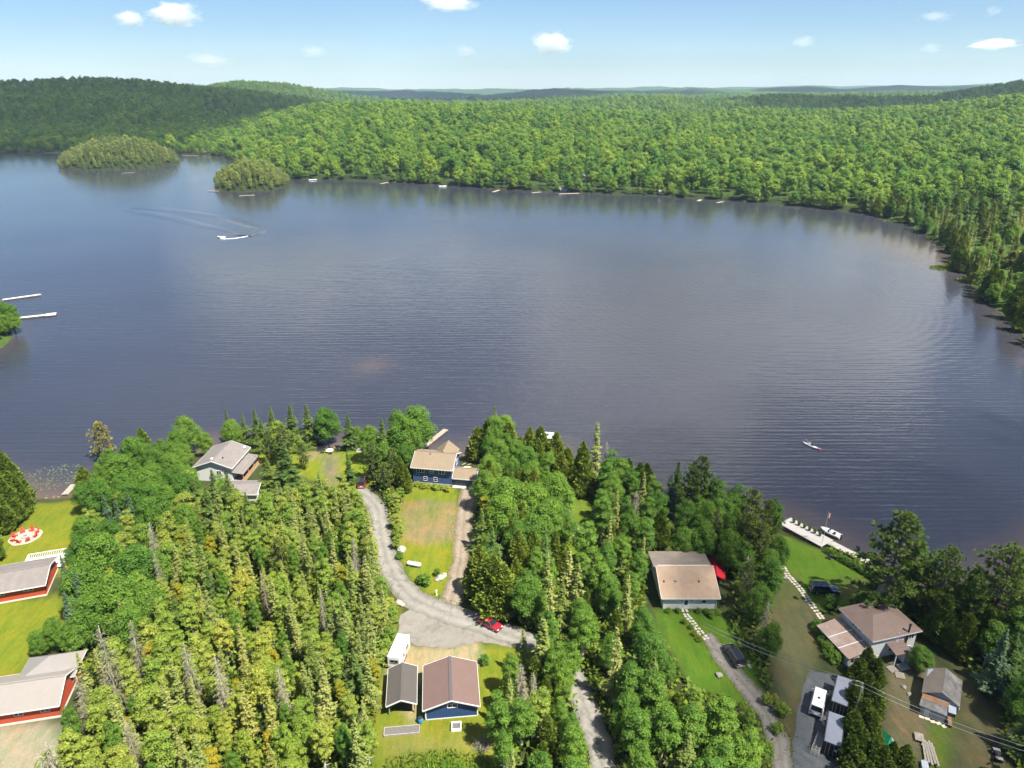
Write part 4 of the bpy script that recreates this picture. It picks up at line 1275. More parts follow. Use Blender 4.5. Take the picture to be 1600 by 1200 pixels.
rg_v = np.random.default_rng(44)
E_ = np.array(EDGES)
E_ = np.repeat(E_, 9, 0) + rg_v.normal(0, 0.42, (len(E_) * 9, 2))
E_ = E_[(shore_d(E_[:, 0], E_[:, 1]) > 0.5) & (poly_sd(E_[:, 0], E_[:, 1], WP([(625, 950), (660, 925), (790, 985), (838, 1004), (800, 1012), (752, 1004), (650, 1008), (622, 996)])) > -0.2)]
n = len(E_)
P_ = np.stack([E_[:, 0], E_[:, 1], np.full(n, GZ - 0.02)], 1)
V, Q = cards(P_, unit(rg_v, n) * 0.8 + np.array([0, 0, 0.8]), unit(rg_v, n), rg_v.uniform(0.15, 0.45, n), rg_v.uniform(0.06, 0.16, n))
tag(obj_np('road_weeds', mesh_np('road_weeds', V, Q, 'undergrowth_leaf', tint=np.repeat(rg_v.random(n), 4))), 'ragged weeds along the edges of the roads and drives', 'weeds', kind='stuff')
# stones and driftwood along the near waterline
seg = []
for (ax_, ay_), (bx_, by_) in zip(LAKE[39:70], LAKE[40:71]):
    L_ = math.hypot(bx_ - ax_, by_ - ay_)
    for k in range(int(L_ * 2.2)):
        t = rg_v.random(); q = rg_v.normal(0, 0.9)
        seg.append((ax_ + (bx_ - ax_) * t - (by_ - ay_) / L_ * q, ay_ + (by_ - ay_) * t + (bx_ - ax_) / L_ * q))
seg = np.array(seg)
dd = shore_d(seg[:, 0], seg[:, 1])
seg = seg[(dd > -1.2) & (dd < 1.0)]
plain('shore_stone', (0.20, 0.175, 0.15), 0.9, 0.3, 1.5)
base_v = np.array([(1, 0, 0), (0.3, 0.9, 0.1), (-0.8, 0.5, 0), (-0.7, -0.6, 0.1), (0.4, -0.8, 0), (0.1, 0.1, 0.75)])
base_f = np.array([(0, 1, 5), (1, 2, 5), (2, 3, 5), (3, 4, 5), (4, 0, 5)])
VV, FF = [], []
hh = height(seg[:, 0], seg[:, 1])
for i, (x, y) in enumerate(seg):
    s_ = rg_v.uniform(0.12, 0.42); a_ = rg_v.uniform(0, 6.28)
    rm = np.array([[math.cos(a_), -math.sin(a_), 0], [math.sin(a_), math.cos(a_), 0], [0, 0, 1]])
    VV.append((base_v * np.array([s_, s_ * rg_v.uniform(0.6, 1), s_ * 0.8])) @ rm.T + np.array([x, y, max(hh[i], -0.1) - 0.02])); FF.append(base_f + i * 6)
tag(obj_np('shore_stones', mesh_np('shore_stones', np.concatenate(VV), np.concatenate(FF), 'shore_stone')), 'small brown stones strewn along the near waterline', 'stones', kind='stuff')

# ------------------------------------------------------------------ islands and the far woods
for k, (cx, cyy, rx, ry) in enumerate(ISL):
    rg = random.Random(60 + k)
    words = ('on the larger wooded island', 'on the smaller wooded island')[k]
    done = []
    for _ in range(4000):
        a, q = rg.uniform(0, 6.2832), math.sqrt(rg.random()) * 1.05
        L_ = math.hypot(cx, cyy)
        du, dw = math.cos(a) * rx * q, math.sin(a) * ry * q
        x, y = cx + du * cyy / L_ + dw * cx / L_, cyy - du * cx / L_ + dw * cyy / L_
        if any((x - p) ** 2 + (y - s) ** 2 < (5.6, 4.6)[k] ** 2 for p, s in done): continue
        if float(shore_d(np.array([x]), np.array([y]))[0]) < 0.2: continue
        if dw > ry * 0.8: continue
        done.append((x, y))
        if rg.random() < (0.62, 0.35)[k]:
            tree('island_conifer', x, y, rg.uniform(18, 24) * (1, .8)[k] * (.62 + .42 * (1 - q * q)), words, 1.1)
        else:
            tree('island_broad', x, y, rg.uniform(16, 21) * (1, .85)[k] * (.62 + .42 * (1 - q * q)), words, 0.9)

def far_points(n_try, y0, y1, spacing, seed, umin=-0.86, umax=0.86):
    """Jittered grid of tree spots on land, hidden ones dropped."""
    rg_ = np.random.default_rng(seed)
    out = []
    y = y0
    while y < y1:
        s = spacing * (1 + (y - y0) / (y1 - y0) * 0.25)
        xs_ = np.arange(umin * y, umax * y, s)
        xs_ = xs_ + rg_.uniform(-0.42, 0.42, len(xs_)) * s
        ys_ = y + rg_.uniform(-0.42, 0.42, len(xs_)) * s
        out.append(np.stack([xs_, ys_], 1))
        y += s
    return np.concatenate(out)

def edge_points():
    """A closer row of small trees along the far waterline."""
    rg_ = np.random.default_rng(31)
    out = []
    for (ax_, ay_), (bx_, by_) in zip(LAKE[:32], LAKE[1:32]):
        L_ = math.hypot(bx_ - ax_, by_ - ay_)
        for k in range(int(L_ / 2.6)):
            t = rg_.random()
            q = rg_.uniform(-6, 6)
            out.append((ax_ + (bx_ - ax_) * t - (by_ - ay_) / L_ * q, ay_ + (by_ - ay_) * t + (bx_ - ax_) / L_ * q))
    return np.array(out)
fp = np.concatenate([far_points(0, 300, 1750, 9.6, 3), far_points(0, 1750, 2900, 11.0, 4), far_points(0, 2900, 4100, 14.0, 5), edge_points()])
sdv = shore_d(fp[:, 0], fp[:, 1])
on_island = np.zeros(len(fp), dtype=bool)
for k in range(len(ISL)):
    on_island |= isl_q(fp[:, 0], fp[:, 1], k) < 1.3
fp = fp[(sdv > 0.3) & ~on_island & (np.random.default_rng(2).random(len(fp)) > 0.10)]
sdv = shore_d(fp[:, 0], fp[:, 1])
fz = height(fp[:, 0], fp[:, 1])
# drop what no eye could reach: running skyline along each bearing
el = (fz + 17 - CAM_Z) / fp[:, 1]
bear = np.clip(((fp[:, 0] / fp[:, 1] + 0.9) / 1.8 * 360).astype(int), 0, 359)
order = np.argsort(fp[:, 1])
sky_el = np.full(360, -9.0)
keep = np.zeros(len(fp), dtype=bool)
for i in order:
    k = bear[i]
    if el[i] > sky_el[k] - 4.0 / max(fp[i, 1], 1): keep[i] = True
    e2 = (fz[i] + 9 - CAM_Z) / fp[i, 1]
    if e2 > sky_el[k]: sky_el[k] = e2
fp, fz, sdv = fp[keep], fz[keep], sdv[keep]
rg = np.random.default_rng(12)
n = len(fp)
con = rg.random(n) < np.clip(0.62 - sdv / 60.0, 0.07, 0.6) + 0.10 * np.clip(wob(fp[:, 0], fp[:, 1], 60), 0, 1)
con |= (fp[:, 0] / fp[:, 1] > 0.60) & (fp[:, 1] < 620) & (rg.random(n) < 0.75)
# the conifers and broadleaves nearest the eye on the right shore stand as single trees
d2 = np.hypot(fp[:, 0], fp[:, 1])
single = (d2 < 640) & (fp[:, 0] > 0) & (sdv < 60) & (fp[:, 0] / fp[:, 1] < 0.80)
idx = np.where(single)[0]
idx = idx[np.argsort(d2[idx])][:230]
single[:] = False
single[idx] = True
rs = random.Random(9)
for i in idx:
    x, y = float(fp[i, 0]), float(fp[i, 1])
    if con[i]:
        tree(rs.choice(('thicket_spruce', 'spruce', 'cedar')), x, y, rs.uniform(11, 18), 'along the far right shore of the lake', 1.1, z=float(fz[i]))
    else:
        tree(rs.choice(('birch', 'maple', 'birch')), x, y, rs.uniform(9, 14), 'along the far right shore of the lake', 0.95, z=float(fz[i]))
rest = ~single
fp, fz, con, sdv = fp[rest], fz[rest], con[rest], sdv[rest]

SRC = bpy.data.collections.new('forest_sources')
def forest(name, kind, sel, label, smin, smax, wide, seed):
    P_ = np.stack([fp[sel, 0], fp[sel, 1], fz[sel] - 0.4], 1)
    nn = len(P_)
    rg_ = np.random.default_rng(seed)
    me_ = bpy.data.meshes.new(name)
    me_.vertices.add(nn)
    me_.vertices.foreach_set('co', P_.astype(np.float32).ravel())
    sz = np.clip(rg_.lognormal(math.log((smin + smax) / 2), 0.31, nn), smin * 0.75, smax * 1.2) * (0.62 + 0.38 * np.clip(sdv[sel] / 22, 0, 1))
    sc_ = np.stack([sz * wide * rg_.uniform(0.85, 1.2, nn), sz * wide * rg_.uniform(0.85, 1.2, nn), sz], 1).astype(np.float32)
    a = me_.attributes.new('scl', 'FLOAT_VECTOR', 'POINT'); a.data.foreach_set('vector', sc_.ravel())
    rt = np.zeros((nn, 3), dtype=np.float32); rt[:, 2] = rg_.uniform(0, 6.28, nn)
    a = me_.attributes.new('rot', 'FLOAT_VECTOR', 'POINT'); a.data.foreach_set('vector', rt.ravel())
    a = me_.attributes.new('pick', 'INT', 'POINT'); a.data.foreach_set('value', rg_.integers(0, len(KIND[kind]), nn).astype(np.int32))
    o = obj_np(name, me_)
    ng = bpy.data.node_groups.new(name, 'GeometryNodeTree')
    ng.interface.new_socket('Geometry', in_out='INPUT', socket_type='NodeSocketGeometry')
    ng.interface.new_socket('Geometry', in_out='OUTPUT', socket_type='NodeSocketGeometry')
    gi = ng.nodes.new('NodeGroupInput'); go = ng.nodes.new('NodeGroupOutput')
    jn = ng.nodes.new('GeometryNodeJoinGeometry')
    def named(nm, t):
        q = ng.nodes.new('GeometryNodeInputNamedAttribute'); q.data_type = t; q.inputs['Name'].default_value = nm
        return q.outputs['Attribute']
    sc_a, rt_a, pk_a = named('scl', 'FLOAT_VECTOR'), named('rot', 'FLOAT_VECTOR'), named('pick', 'INT')
    e2r = ng.nodes.new('FunctionNodeEulerToRotation')
    ng.links.new(rt_a, e2r.inputs[0])
    for k in range(len(KIND[kind])):
        so = bpy.data.objects.new(name + '_source', KIND[kind][k][0])
        SRC.objects.link(so)
        oi = ng.nodes.new('GeometryNodeObjectInfo'); oi.inputs['Object'].default_value = so; oi.inputs['As Instance'].default_value = True
        cp = ng.nodes.new('FunctionNodeCompare'); cp.data_type = 'INT'; cp.operation = 'EQUAL'
        ng.links.new(pk_a, cp.inputs[2]); cp.inputs[3].default_value = k
        ip = ng.nodes.new('GeometryNodeInstanceOnPoints')
        ng.links.new(gi.outputs[0], ip.inputs['Points'])
        ng.links.new(cp.outputs[0], ip.inputs['Selection'])
        ng.links.new(oi.outputs['Geometry'], ip.inputs['Instance'])
        ng.links.new(e2r.outputs[0], ip.inputs['Rotation'])
        ng.links.new(sc_a, ip.inputs['Scale'])
        ng.links.new(ip.outputs[0], jn.inputs[0])
    ng.links.new(jn.outputs[0], go.inputs[0])
    md = o.modifiers.new('forest', 'NODES')
    md.node_group = ng
    return tag(o, label, 'forest', kind='stuff')
forest('broadleaf_forest', 'far_broad', ~con, 'sunlit broadleaf forest covering the hills across the lake', 0.62, 1.2, 0.95, 1)
forest('conifer_forest', 'far_spruce', con, 'dark conifers scattered through the forest across the lake', 0.75, 1.2, 1.15, 2)
print('far trees', len(fp), 'trees', TREE_COUNT)

# ------------------------------------------------------------------ clouds
def cloud_mat(name, dens):
    m = bpy.data.materials.new(name); m.use_nodes = True
    nt = m.node_tree; nt.nodes.clear()
    out = nt.nodes.new('ShaderNodeOutputMaterial')
    pv = nt.nodes.new('ShaderNodeVolumePrincipled')
    pv.inputs['Color'].default_value = (0.98, 0.98, 0.99, 1)
    pv.inputs['Anisotropy'].default_value = 0.2
    tc = nt.nodes.new('ShaderNodeTexCoord')
    nz = nt.nodes.new('ShaderNodeTexNoise'); nz.inputs['Scale'].default_value = 1.7; nz.inputs['Detail'].default_value = 5; nz.inputs['Roughness'].default_value = 0.6
    oi = nt.nodes.new('ShaderNodeObjectInfo')
    va = nt.nodes.new('ShaderNodeVectorMath'); va.operation = 'ADD'
    nt.links.new(tc.outputs['Object'], va.inputs[0])
    mu = nt.nodes.new('ShaderNodeMath'); mu.operation = 'MULTIPLY'; mu.inputs[1].default_value = 40
    nt.links.new(oi.outputs['Random'], mu.inputs[0]); nt.links.new(mu.outputs[0], va.inputs[1])
    nt.links.new(va.outputs[0], nz.inputs['Vector'])
    ln = nt.nodes.new('ShaderNodeVectorMath'); ln.operation = 'LENGTH'
    nt.links.new(tc.outputs['Object'], ln.inputs[0])
    sub = nt.nodes.new('ShaderNodeMath'); sub.operation = 'SUBTRACT'
    mm = nt.nodes.new('ShaderNodeMath'); mm.operation = 'MULTIPLY'; mm.inputs[1].default_value = 0.62
    nt.links.new(ln.outputs['Value'], mm.inputs[0])
    nt.links.new(nz.outputs[0], sub.inputs[0]); nt.links.new(mm.outputs[0], sub.inputs[1])
    mr = nt.nodes.new('ShaderNodeMapRange'); mr.inputs[1].default_value = 0.06; mr.inputs[2].default_value = 0.34; mr.inputs[3].default_value = 0; mr.inputs[4].default_value = dens
    nt.links.new(sub.outputs[0], mr.inputs[0])
    nt.links.new(mr.outputs[0], pv.inputs['Density'])
    nt.links.new(pv.outputs[0], out.inputs['Volume'])
    return m
CM, CT = cloud_mat('cloud_vapour', 0.010), cloud_mat('thin_cloud_vapour', 0.0022)
import bmesh
bm = bmesh.new(); bmesh.ops.create_icosphere(bm, subdivisions=2, radius=1.0)
cloud_me = bpy.data.meshes.new('cloud'); bm.to_mesh(cloud_me); bm.free(); cloud_me.materials.append(CM)
cloud_thin = cloud_me.copy(); cloud_thin.materials.clear(); cloud_thin.materials.append(CT)
for (px, py, wpx, hpx, D_, thick, lab) in (
        (273, 22, 78, 30, 9000, 1, 'largest white cumulus puff high on the left'),
        (203, 30, 46, 22, 9300, 1, 'small white puff left of the largest cloud'),
        (700, 3, 84, 24, 8000, 1, 'white cloud cut by the top edge of the picture'),
        (863, 67, 60, 30, 9000, 1, 'lone bright puff in the middle of the sky'),
        (325, 93, 80, 20, 12000, 0, 'flat thin cloud low above the left hill'),
        (490, 81, 44, 18, 12000, 0, 'faint wisp left of the middle of the sky'),
        (727, 79, 36, 17, 11000, 0, 'faint wisp left of the lone bright puff'),
        (1256, 65, 40, 16, 11000, 0, 'faint wisp right of the middle of the sky'),
        (1555, 69, 76, 14, 10000, 1, 'flat bright streak of cloud at the right'),
        (1456, 75, 34, 14, 10500, 0, 'small wisp left of the bright streak'),
        (1552, 18, 26, 14, 9000, 0, 'tiny wisp near the top right corner'),
        (1460, 26, 50, 16, 9000, 0, 'thin wisp high on the right')):
    u = (px - 800) / F_PX; v_ = (600 - py) / F_PX
    d = Vector((u, CP + v_ * SP, -SP + v_ * CP))
    p = Vector((0, 0, CAM_Z)) + d * (D_ / d.y)
    s = D_ / d.y / F_PX
    o = obj_np('cloud', cloud_me if thick else cloud_thin)
    o.location = p
    o.scale = (wpx * 0.68 * s, wpx * 0.55 * s, hpx * 0.78 * s)
    tag(o, lab, 'cloud')

# ------------------------------------------------------------------ haze over the whole valley
m = bpy.data.materials.new('haze'); m.use_nodes = True
nt = m.node_tree; nt.nodes.clear()
out = nt.nodes.new('ShaderNodeOutputMaterial')
pv = nt.nodes.new('ShaderNodeVolumePrincipled')
pv.inputs['Color'].default_value = (0.55, 0.74, 1.0, 1)
pv.inputs['Density'].default_value = 0.000045
nt.links.new(pv.outputs[0], out.inputs['Volume'])
MATS['haze'] = m
hb = MB().box(-15600, 15600, -760, 15800, -4.0, 330.0).build('haze', 'haze')
tag(hb, kind='stuff')

# ------------------------------------------------------------------ buildings
striped('shingle_grey', (0.185, 0.165, 0.157), 0.13, dirt=(0.14, 0.126, 0.12), var=0.12)
striped('shingle_tan', (0.205, 0.158, 0.108), 0.13, dirt=(0.175, 0.132, 0.088), var=0.08, dark=0.85)
striped('shingle_salmon', (0.36, 0.25, 0.17), 0.13, dirt=(0.28, 0.20, 0.145), var=0.14)
striped('shingle_brown', (0.18, 0.125, 0.105), 0.13, dirt=(0.15, 0.115, 0.10), var=0.12)
striped('shingle_old', (0.15, 0.145, 0.14), 0.16, dirt=(0.26, 0.25, 0.25), var=0.35, dark=0.5)
striped('metal_brown', (0.145, 0.096, 0.084), 0.3, 'X', 0.25, 0.45, 0.05, dark=0.82)
striped('metal_charcoal', (0.085, 0.076, 0.068), 0.3, 'Y', 0.25, 0.45, 0.05, dark=0.85)
striped('metal_pale', (0.235, 0.213, 0.198), 0.3, 'X', 0.25, 0.45, 0.04, dark=0.9)
striped('metal_grey', (0.22, 0.205, 0.197), 0.3, 'X', 0.25, 0.45, 0.04, dark=0.9)
striped('metal_red', (0.45, 0.018, 0.03), 0.25, 'Y', 0.3, 0.5, 0.08, dark=0.7)
plain('roof_rolled', (0.15, 0.125, 0.105), 0.9, 0.18, 0.6, dirt=(0.20, 0.165, 0.14))
plain('roof_patchy', (0.25, 0.18, 0.15), 0.8, 0.15, 0.5, dirt=(0.32, 0.27, 0.24))
plain('roof_rust', (0.20, 0.11, 0.06), 0.85, 0.3, 1.2, dirt=(0.20, 0.16, 0.14))
striped('siding_blue', (0.060, 0.105, 0.235), 0.18, depth=0.5, var=0.05, dark=0.75)
plain('garage_blue', (0.024, 0.060, 0.165), 0.6, 0.06)
striped('siding_white', (0.70, 0.69, 0.67), 0.2, depth=0.4, var=0.04, dark=0.82)
striped('siding_cream', (0.74, 0.71, 0.68), 0.2, depth=0.4, var=0.04, dark=0.82)
striped('siding_red', (0.47, 0.075, 0.035), 0.2, depth=0.4, var=0.06, dark=0.8)
striped('siding_old', (0.40, 0.44, 0.50), 0.3, 'X', 0.4, var=0.15, dirt=(0.30, 0.33, 0.38), dark=0.7)
plain('white_paint', (0.64, 0.64, 0.63), 0.5, 0.05)
plain('foundation', (0.55, 0.52, 0.47), 0.9, 0.12, 1.5)
plain('concrete', (0.42, 0.40, 0.37), 0.9, 0.15, 1.5)
plain('dark_interior', (0.025, 0.025, 0.028), 0.8, 0.2)
plain('door_grey', (0.075, 0.09, 0.11), 0.5, 0.1)
plain('black_paint', (0.018, 0.019, 0.022), 0.45, 0.1)
plain('galvanised', (0.42, 0.43, 0.44), 0.4, 0.1, metallic=0.7)
plain('weathered_wood', (0.27, 0.24, 0.20), 0.85, 0.2, 2.0, bumpy=0.3, dirt=(0.19, 0.17, 0.145))
plain('pale_wood', (0.55, 0.47, 0.37), 0.8, 0.15, 2.0, bumpy=0.2)
plain('white_plank', (0.47, 0.44, 0.41), 0.75, 0.12, 1.5)
plain('cedar_wood', (0.40, 0.22, 0.10), 0.75, 0.15, 2.0)
m, nt, b = new_mat('glass')
b.inputs['Base Color'].default_value = (0.015, 0.02, 0.025, 1)
b.inputs['Roughness'].default_value = 0.06
b.inputs['Specular IOR Level'].default_value = 0.6

def beam(mb, p0, p1, w_, h_):
    p0, p1 = Vector(p0), Vector(p1)
    d = p1 - p0
    L = d.length
    rz = math.atan2(d.y, d.x)
    ry = -math.asin(max(-1, min(1, d.z / L)))
    return mb.obox((p0 + p1) / 2, (L, w_, h_), rz, 0, ry)

def win(root, x, y, z, yaw, w_, h_, cols=1, rows=1, frame='white_paint', name='window'):
    mb = MB()
    t = 0.09
    for s in (-1, 1):
        mb.box(-0.03, 0.07, s * (w_ / 2) - t / 2, s * (w_ / 2) + t / 2, -h_ / 2 - t / 2, h_ / 2 + t / 2)
        mb.box(-0.03, 0.068, -w_ / 2 + t / 2, w_ / 2 - t / 2, s * (h_ / 2) - t / 2, s * (h_ / 2) + t / 2)
    for k in range(1, cols):
        yy = -w_ / 2 + w_ * k / cols
        mb.box(-0.03, 0.055, yy - 0.045, yy + 0.045, -h_ / 2 + t / 2, h_ / 2 - t / 2)
    for k in range(1, rows):
        zz_ = -h_ / 2 + h_ * k / rows
        mb.box(-0.03, 0.05, -w_ / 2 + t / 2, w_ / 2 - t / 2, zz_ - 0.03, zz_ + 0.03)
    f = mb.build(name, frame, root)
    f.location = (x, y, z)
    f.rotation_euler = (0, 0, yaw)
    MB().box(-0.04, 0.022, -w_ / 2, w_ / 2, -h_ / 2, h_ / 2).build('pane', 'glass', f)
    return f

def door(root, x, y, z0, yaw, w_=0.95, h_=2.05, mat='white_paint', lite=True, name='door'):
    mb = MB().box(-0.03, 0.06, -w_ / 2, w_ / 2, 0, h_)
    d = mb.build(name, mat, root, bevel=0.015)
    d.location = (x, y, z0)
    d.rotation_euler = (0, 0, yaw)
    if lite:
        MB().box(0.05, 0.075, -w_ * 0.32, w_ * 0.32, h_ * 0.42, h_ * 0.9).build('pane', 'glass', d)
    MB().tube([(0.06, w_ * 0.38, h_ * 0.46), (0.14, w_ * 0.38, h_ * 0.46)], 0.035, 8).build('handle', 'galvanised', d)
    return d

def walls_gable(x0, x1, y0, y1, z0, z1, zr, axis):
    mb = MB()
    if axis == 'x':
        ym = (y0 + y1) / 2
        prof = [(y0, z0), (y1, z0), (y1, z1), (ym, zr), (y0, z1)]
        mb.loft([[(x0, a, c_) for a, c_ in prof], [(x1, a, c_) for a, c_ in prof]])
    else:
        xm = (x0 + x1) / 2
        prof = [(x0, z0), (x1, z0), (x1, z1), (xm, zr), (x0, z1)]
        mb.loft([[(a, y0, c_) for a, c_ in prof], [(a, y1, c_) for a, c_ in prof]])
    return mb

def gable_roof(root, x0, x1, y0, y1, z1, zr, axis, o, mat, oe=None, th=0.14, trim='white_paint', cap=True):
    oe = o if oe is None else oe
    mb, fb = MB(), MB()
    up = 0.10
    if axis == 'x':
        ym = (y0 + y1) / 2
        s = (zr - z1) / (ym - y0)
        ze = z1 - s * o + up
        for yy in (y0 - o, y1 + o):
            q = [(x0 - oe, yy, ze), (x1 + oe, yy, ze), (x1 + oe, ym, zr + up), (x0 - oe, ym, zr + up)]
            mb.slab(q if yy < ym else q[::-1], th)
            sg = -1 if yy < ym else 1
            beam(fb, (x0 - oe, yy + sg * 0.02, ze - 0.11), (x1 + oe, yy + sg * 0.02, ze - 0.11), 0.05, 0.2)
            for xx, sx in ((x0 - oe, -1), (x1 + oe, 1)):
                beam(fb, (xx + sx * 0.025, yy, ze - 0.10), (xx + sx * 0.025, ym, zr + up - 0.10), 0.05, 0.22)
        r = mb.build('roof', mat, root)
        if cap: beam(MB(), (0, 0, 0), (1, 0, 0), .1, .1)
        cb_ = beam(MB(), (x0 - oe, ym, zr + up + 0.01), (x1 + oe, ym, zr + up + 0.01), 0.3, 0.05)
    else:
        xm = (x0 + x1) / 2
        s = (zr - z1) / (xm - x0)
        ze = z1 - s * o + up
        for xx in (x0 - o, x1 + o):
            q = [(xx, y0 - oe, ze), (xm, y0 - oe, zr + up), (xm, y1 + oe, zr + up), (xx, y1 + oe, ze)]
            mb.slab(q if xx < xm else q[::-1], th)
            sg = -1 if xx < xm else 1
            beam(fb, (xx + sg * 0.02, y0 - oe, ze - 0.11), (xx + sg * 0.02, y1 + oe, ze - 0.11), 0.05, 0.2)
            for yy, sy in ((y0 - oe, -1), (y1 + oe, 1)):
                beam(fb, (xx, yy + sy * 0.025, ze - 0.10), (xm, yy + sy * 0.025, zr + up - 0.10), 0.05, 0.22)
        r = mb.build('roof', mat, root)
        cb_ = beam(MB(), (xm, y0 - oe, zr + up + 0.01), (xm, y1 + oe, zr + up + 0.01), 0.3, 0.05)
    if cap: cb_.build('ridge_cap', mat, r)
    fb.build('fascia', trim, r)
    return r

def hip_roof(root, x0, x1, y0, y1, z1, zr, o, inset, mat, axis='x', th=0.14, name='roof'):
    a0, a1, b0, b1 = x0 - o, x1 + o, y0 - o, y1 + o
    if axis == 'x':
        ym = (b0 + b1) / 2
        p, q = (a0 + inset, ym, zr), (a1 - inset, ym, zr)
        A, B, C_, D_ = (a0, b0, z1), (a1, b0, z1), (a1, b1, z1), (a0, b1, z1)
        mb = MB().slab([A, B, q, p], th).slab([C_, D_, p, q], th).slab([B, C_, q], th).slab([D_, A, p], th)
    else:
        xm = (a0 + a1) / 2
        p, q = (xm, b0 + inset, zr), (xm, b1 - inset, zr)
        A, B, C_, D_ = (a0, b0, z1), (a1, b0, z1), (a1, b1, z1), (a0, b1, z1)
        mb = MB().slab([B, C_, q, p], th).slab([D_, A, p, q], th).slab([A, B, p], th).slab([C_, D_, q], th)
    r = mb.build(name, mat, root)
    fb = MB()
    for s, e in (((a0, b0), (a1, b0)), ((a1, b0), (a1, b1)), ((a1, b1), (a0, b1)), ((a0, b1), (a0, b0))):
        beam(fb, (*s, z1 - 0.12), (*e, z1 - 0.12), 0.05, 0.18)
    fb.build('fascia', 'white_paint', r)
    return r

def vent(root, x, y, z, mat='black_paint', s=0.3, h=0.35):
    return MB().box(x - s / 2, x + s / 2, y - s / 2, y + s / 2, z, z + h).build('roof_vent', mat, root, bevel=0.03)

PI2 = math.pi / 2
FRONT, BACK, LEFT, RIGHT = -PI2, PI2, math.pi, 0.0

# grey-roofed white cottage by the left shore
h1 = thing('cottage', 'white two-storey cottage with weathered grey gable roof behind dark spruces', 'house', (-72.0, 154.6, GZ - 0.05), R(-4))
walls_gable(-4.4, 4.4, -5.0, 5.0, 0, 4.1, 5.7, 'y').build('wall', 'siding_white', h1)
r1 = gable_roof(h1, -4.4, 4.4, -5.0, 5.0, 4.1, 5.7, 'y', 0.5, 'shingle_grey')
vent(r1, 3.9, 4.2, 4.45, 'white_paint', 0.5, 0.45); vent(r1, -0.3, -4.4, 5.6, 'white_paint', 0.5, 0.45); vent(r1, 1.6, -2.8, 5.2)
for x_ in (1.2, 3.0): win(h1, x_, -5.0, 2.4, FRONT, 1.1, 1.1, 2)
for y_ in (-2.5, 0.5, 3.2): win(h1, 4.4, y_, 3.2, RIGHT, 1.2, 0.8, 2)
pr = MB().slab([(4.42, -5.2, 2.75), (7.3, -5.2, 2.35), (7.3, 4.6, 2.35), (4.42, 4.6, 2.75)], 0.14).build('porch_roof', 'shingle_grey', h1)
pm = MB()
for y_ in (-5.0, -2.0, 1.2, 4.4): pm.box(7.05, 7.2, y_ - 0.07, y_ + 0.07, 0.3, 2.2)
pm.build('porch_post', 'cedar_wood', h1)
MB().box(4.42, 7.3, -5.2, 4.6, 0.0, 0.32).build('porch_floor', 'weathered_wood', h1)
MB().box(7.15, 7.22, -5.0, 4.5, 0.4, 1.2).build('railing', 'cedar_wood', h1)
s1 = thing('shed', 'white shed with grey gable roof in front of the grey-roofed cottage', 'shed', (-62.9, 143.6, GZ - 0.05), 0)
walls_gable(-3.6, 3.6, -2.9, 2.7, 0, 2.0, 3.1, 'x').build('wall', 'siding_white', s1)
gable_roof(s1, -3.6, 3.6, -2.9, 2.7, 2.0, 3.1, 'x', 0.4, 'shingle_grey')
door(s1, 3.6, -0.4, 0, RIGHT, 1.5, 1.9, 'door_grey', False)
win(s1, -1.5, -2.9, 1.2, FRONT, 0.9, 0.8, 2)

# blue house
h2 = thing('house', 'two-storey blue house with tan gable roof at the lake', 'house', (-18.55, 152.2, GZ - 0.05), R(-9))
walls_gable(-4.75, 4.75, -4.1, 4.1, 0, 4.75, 6.6, 'x').build('wall', 'siding_blue', h2)
MB().box(-4.78, 4.78, -4.13, 4.13, 0, 0.35).build('foundation', 'concrete', h2)
r2 = gable_roof(h2, -4.75, 4.75, -4.1, 4.1, 4.75, 6.6, 'x', 0.6, 'shingle_tan', 0.45)
# lake-facing cross gable
MB().loft([[(-0.6, 1.2, 4.3), (4.0, 1.2, 4.3), (4.0, 1.2, 4.9), (1.7, 1.2, 6.9), (-0.6, 1.2, 4.9)], [(-0.6, 5.4, 4.3), (4.0, 5.4, 4.3), (4.0, 5.4, 4.9), (1.7, 5.4, 6.9), (-0.6, 5.4, 4.9)]]).build('gable_wall', 'siding_blue', h2)
MB().slab([(-1.2, 0.0, 4.75), (1.7, 0.0, 7.05), (1.7, 6.0, 7.05), (-1.2, 6.0, 4.75)], 0.14).slab([(1.7, 0.0, 7.05), (4.5, 0.0, 4.75), (4.5, 6.0, 4.75), (1.7, 6.0, 7.05)], 0.14).build('gable_roof', 'shingle_tan', h2)
MB().tube([(-1.2, -0.8, 6.0), (-1.2, -0.8, 6.9)], 0.07, 8).build('vent_pipe', 'black_paint', r2)
win(h2, -2.9, -4.1, 3.55, FRONT, 1.9, 1.0, 3); win(h2, -0.15, -4.1, 3.55, FRONT, 0.85, 1.0, 1, 2); win(h2, 2.35, -4.1, 3.55, FRONT, 1.5, 1.0, 2)
win(h2, -1.75, -4.1, 1.45, FRONT, 0.85, 1.1, 1, 2); win(h2, 0.75, -4.1, 1.45, FRONT, 0.85, 1.1, 1, 2)
win(h2, 4.75, 1.4, 3.6, RIGHT, 1.4, 1.2, 2); win(h2, 4.75, -1.6, 3.7, RIGHT, 0.7, 0.7)
for x_ in (-4.0, -3.3): MB().box(x_ - 0.12, x_ + 0.12, -4.16, -4.08, 2.35, 2.55).build('wall_vent', 'white_paint', h2)
for x_ in (-4.72, 4.72): MB().box(x_ - 0.08, x_ + 0.08, -4.17, -4.05, 0.35, 4.5).build('corner_trim', 'siding_blue', h2)
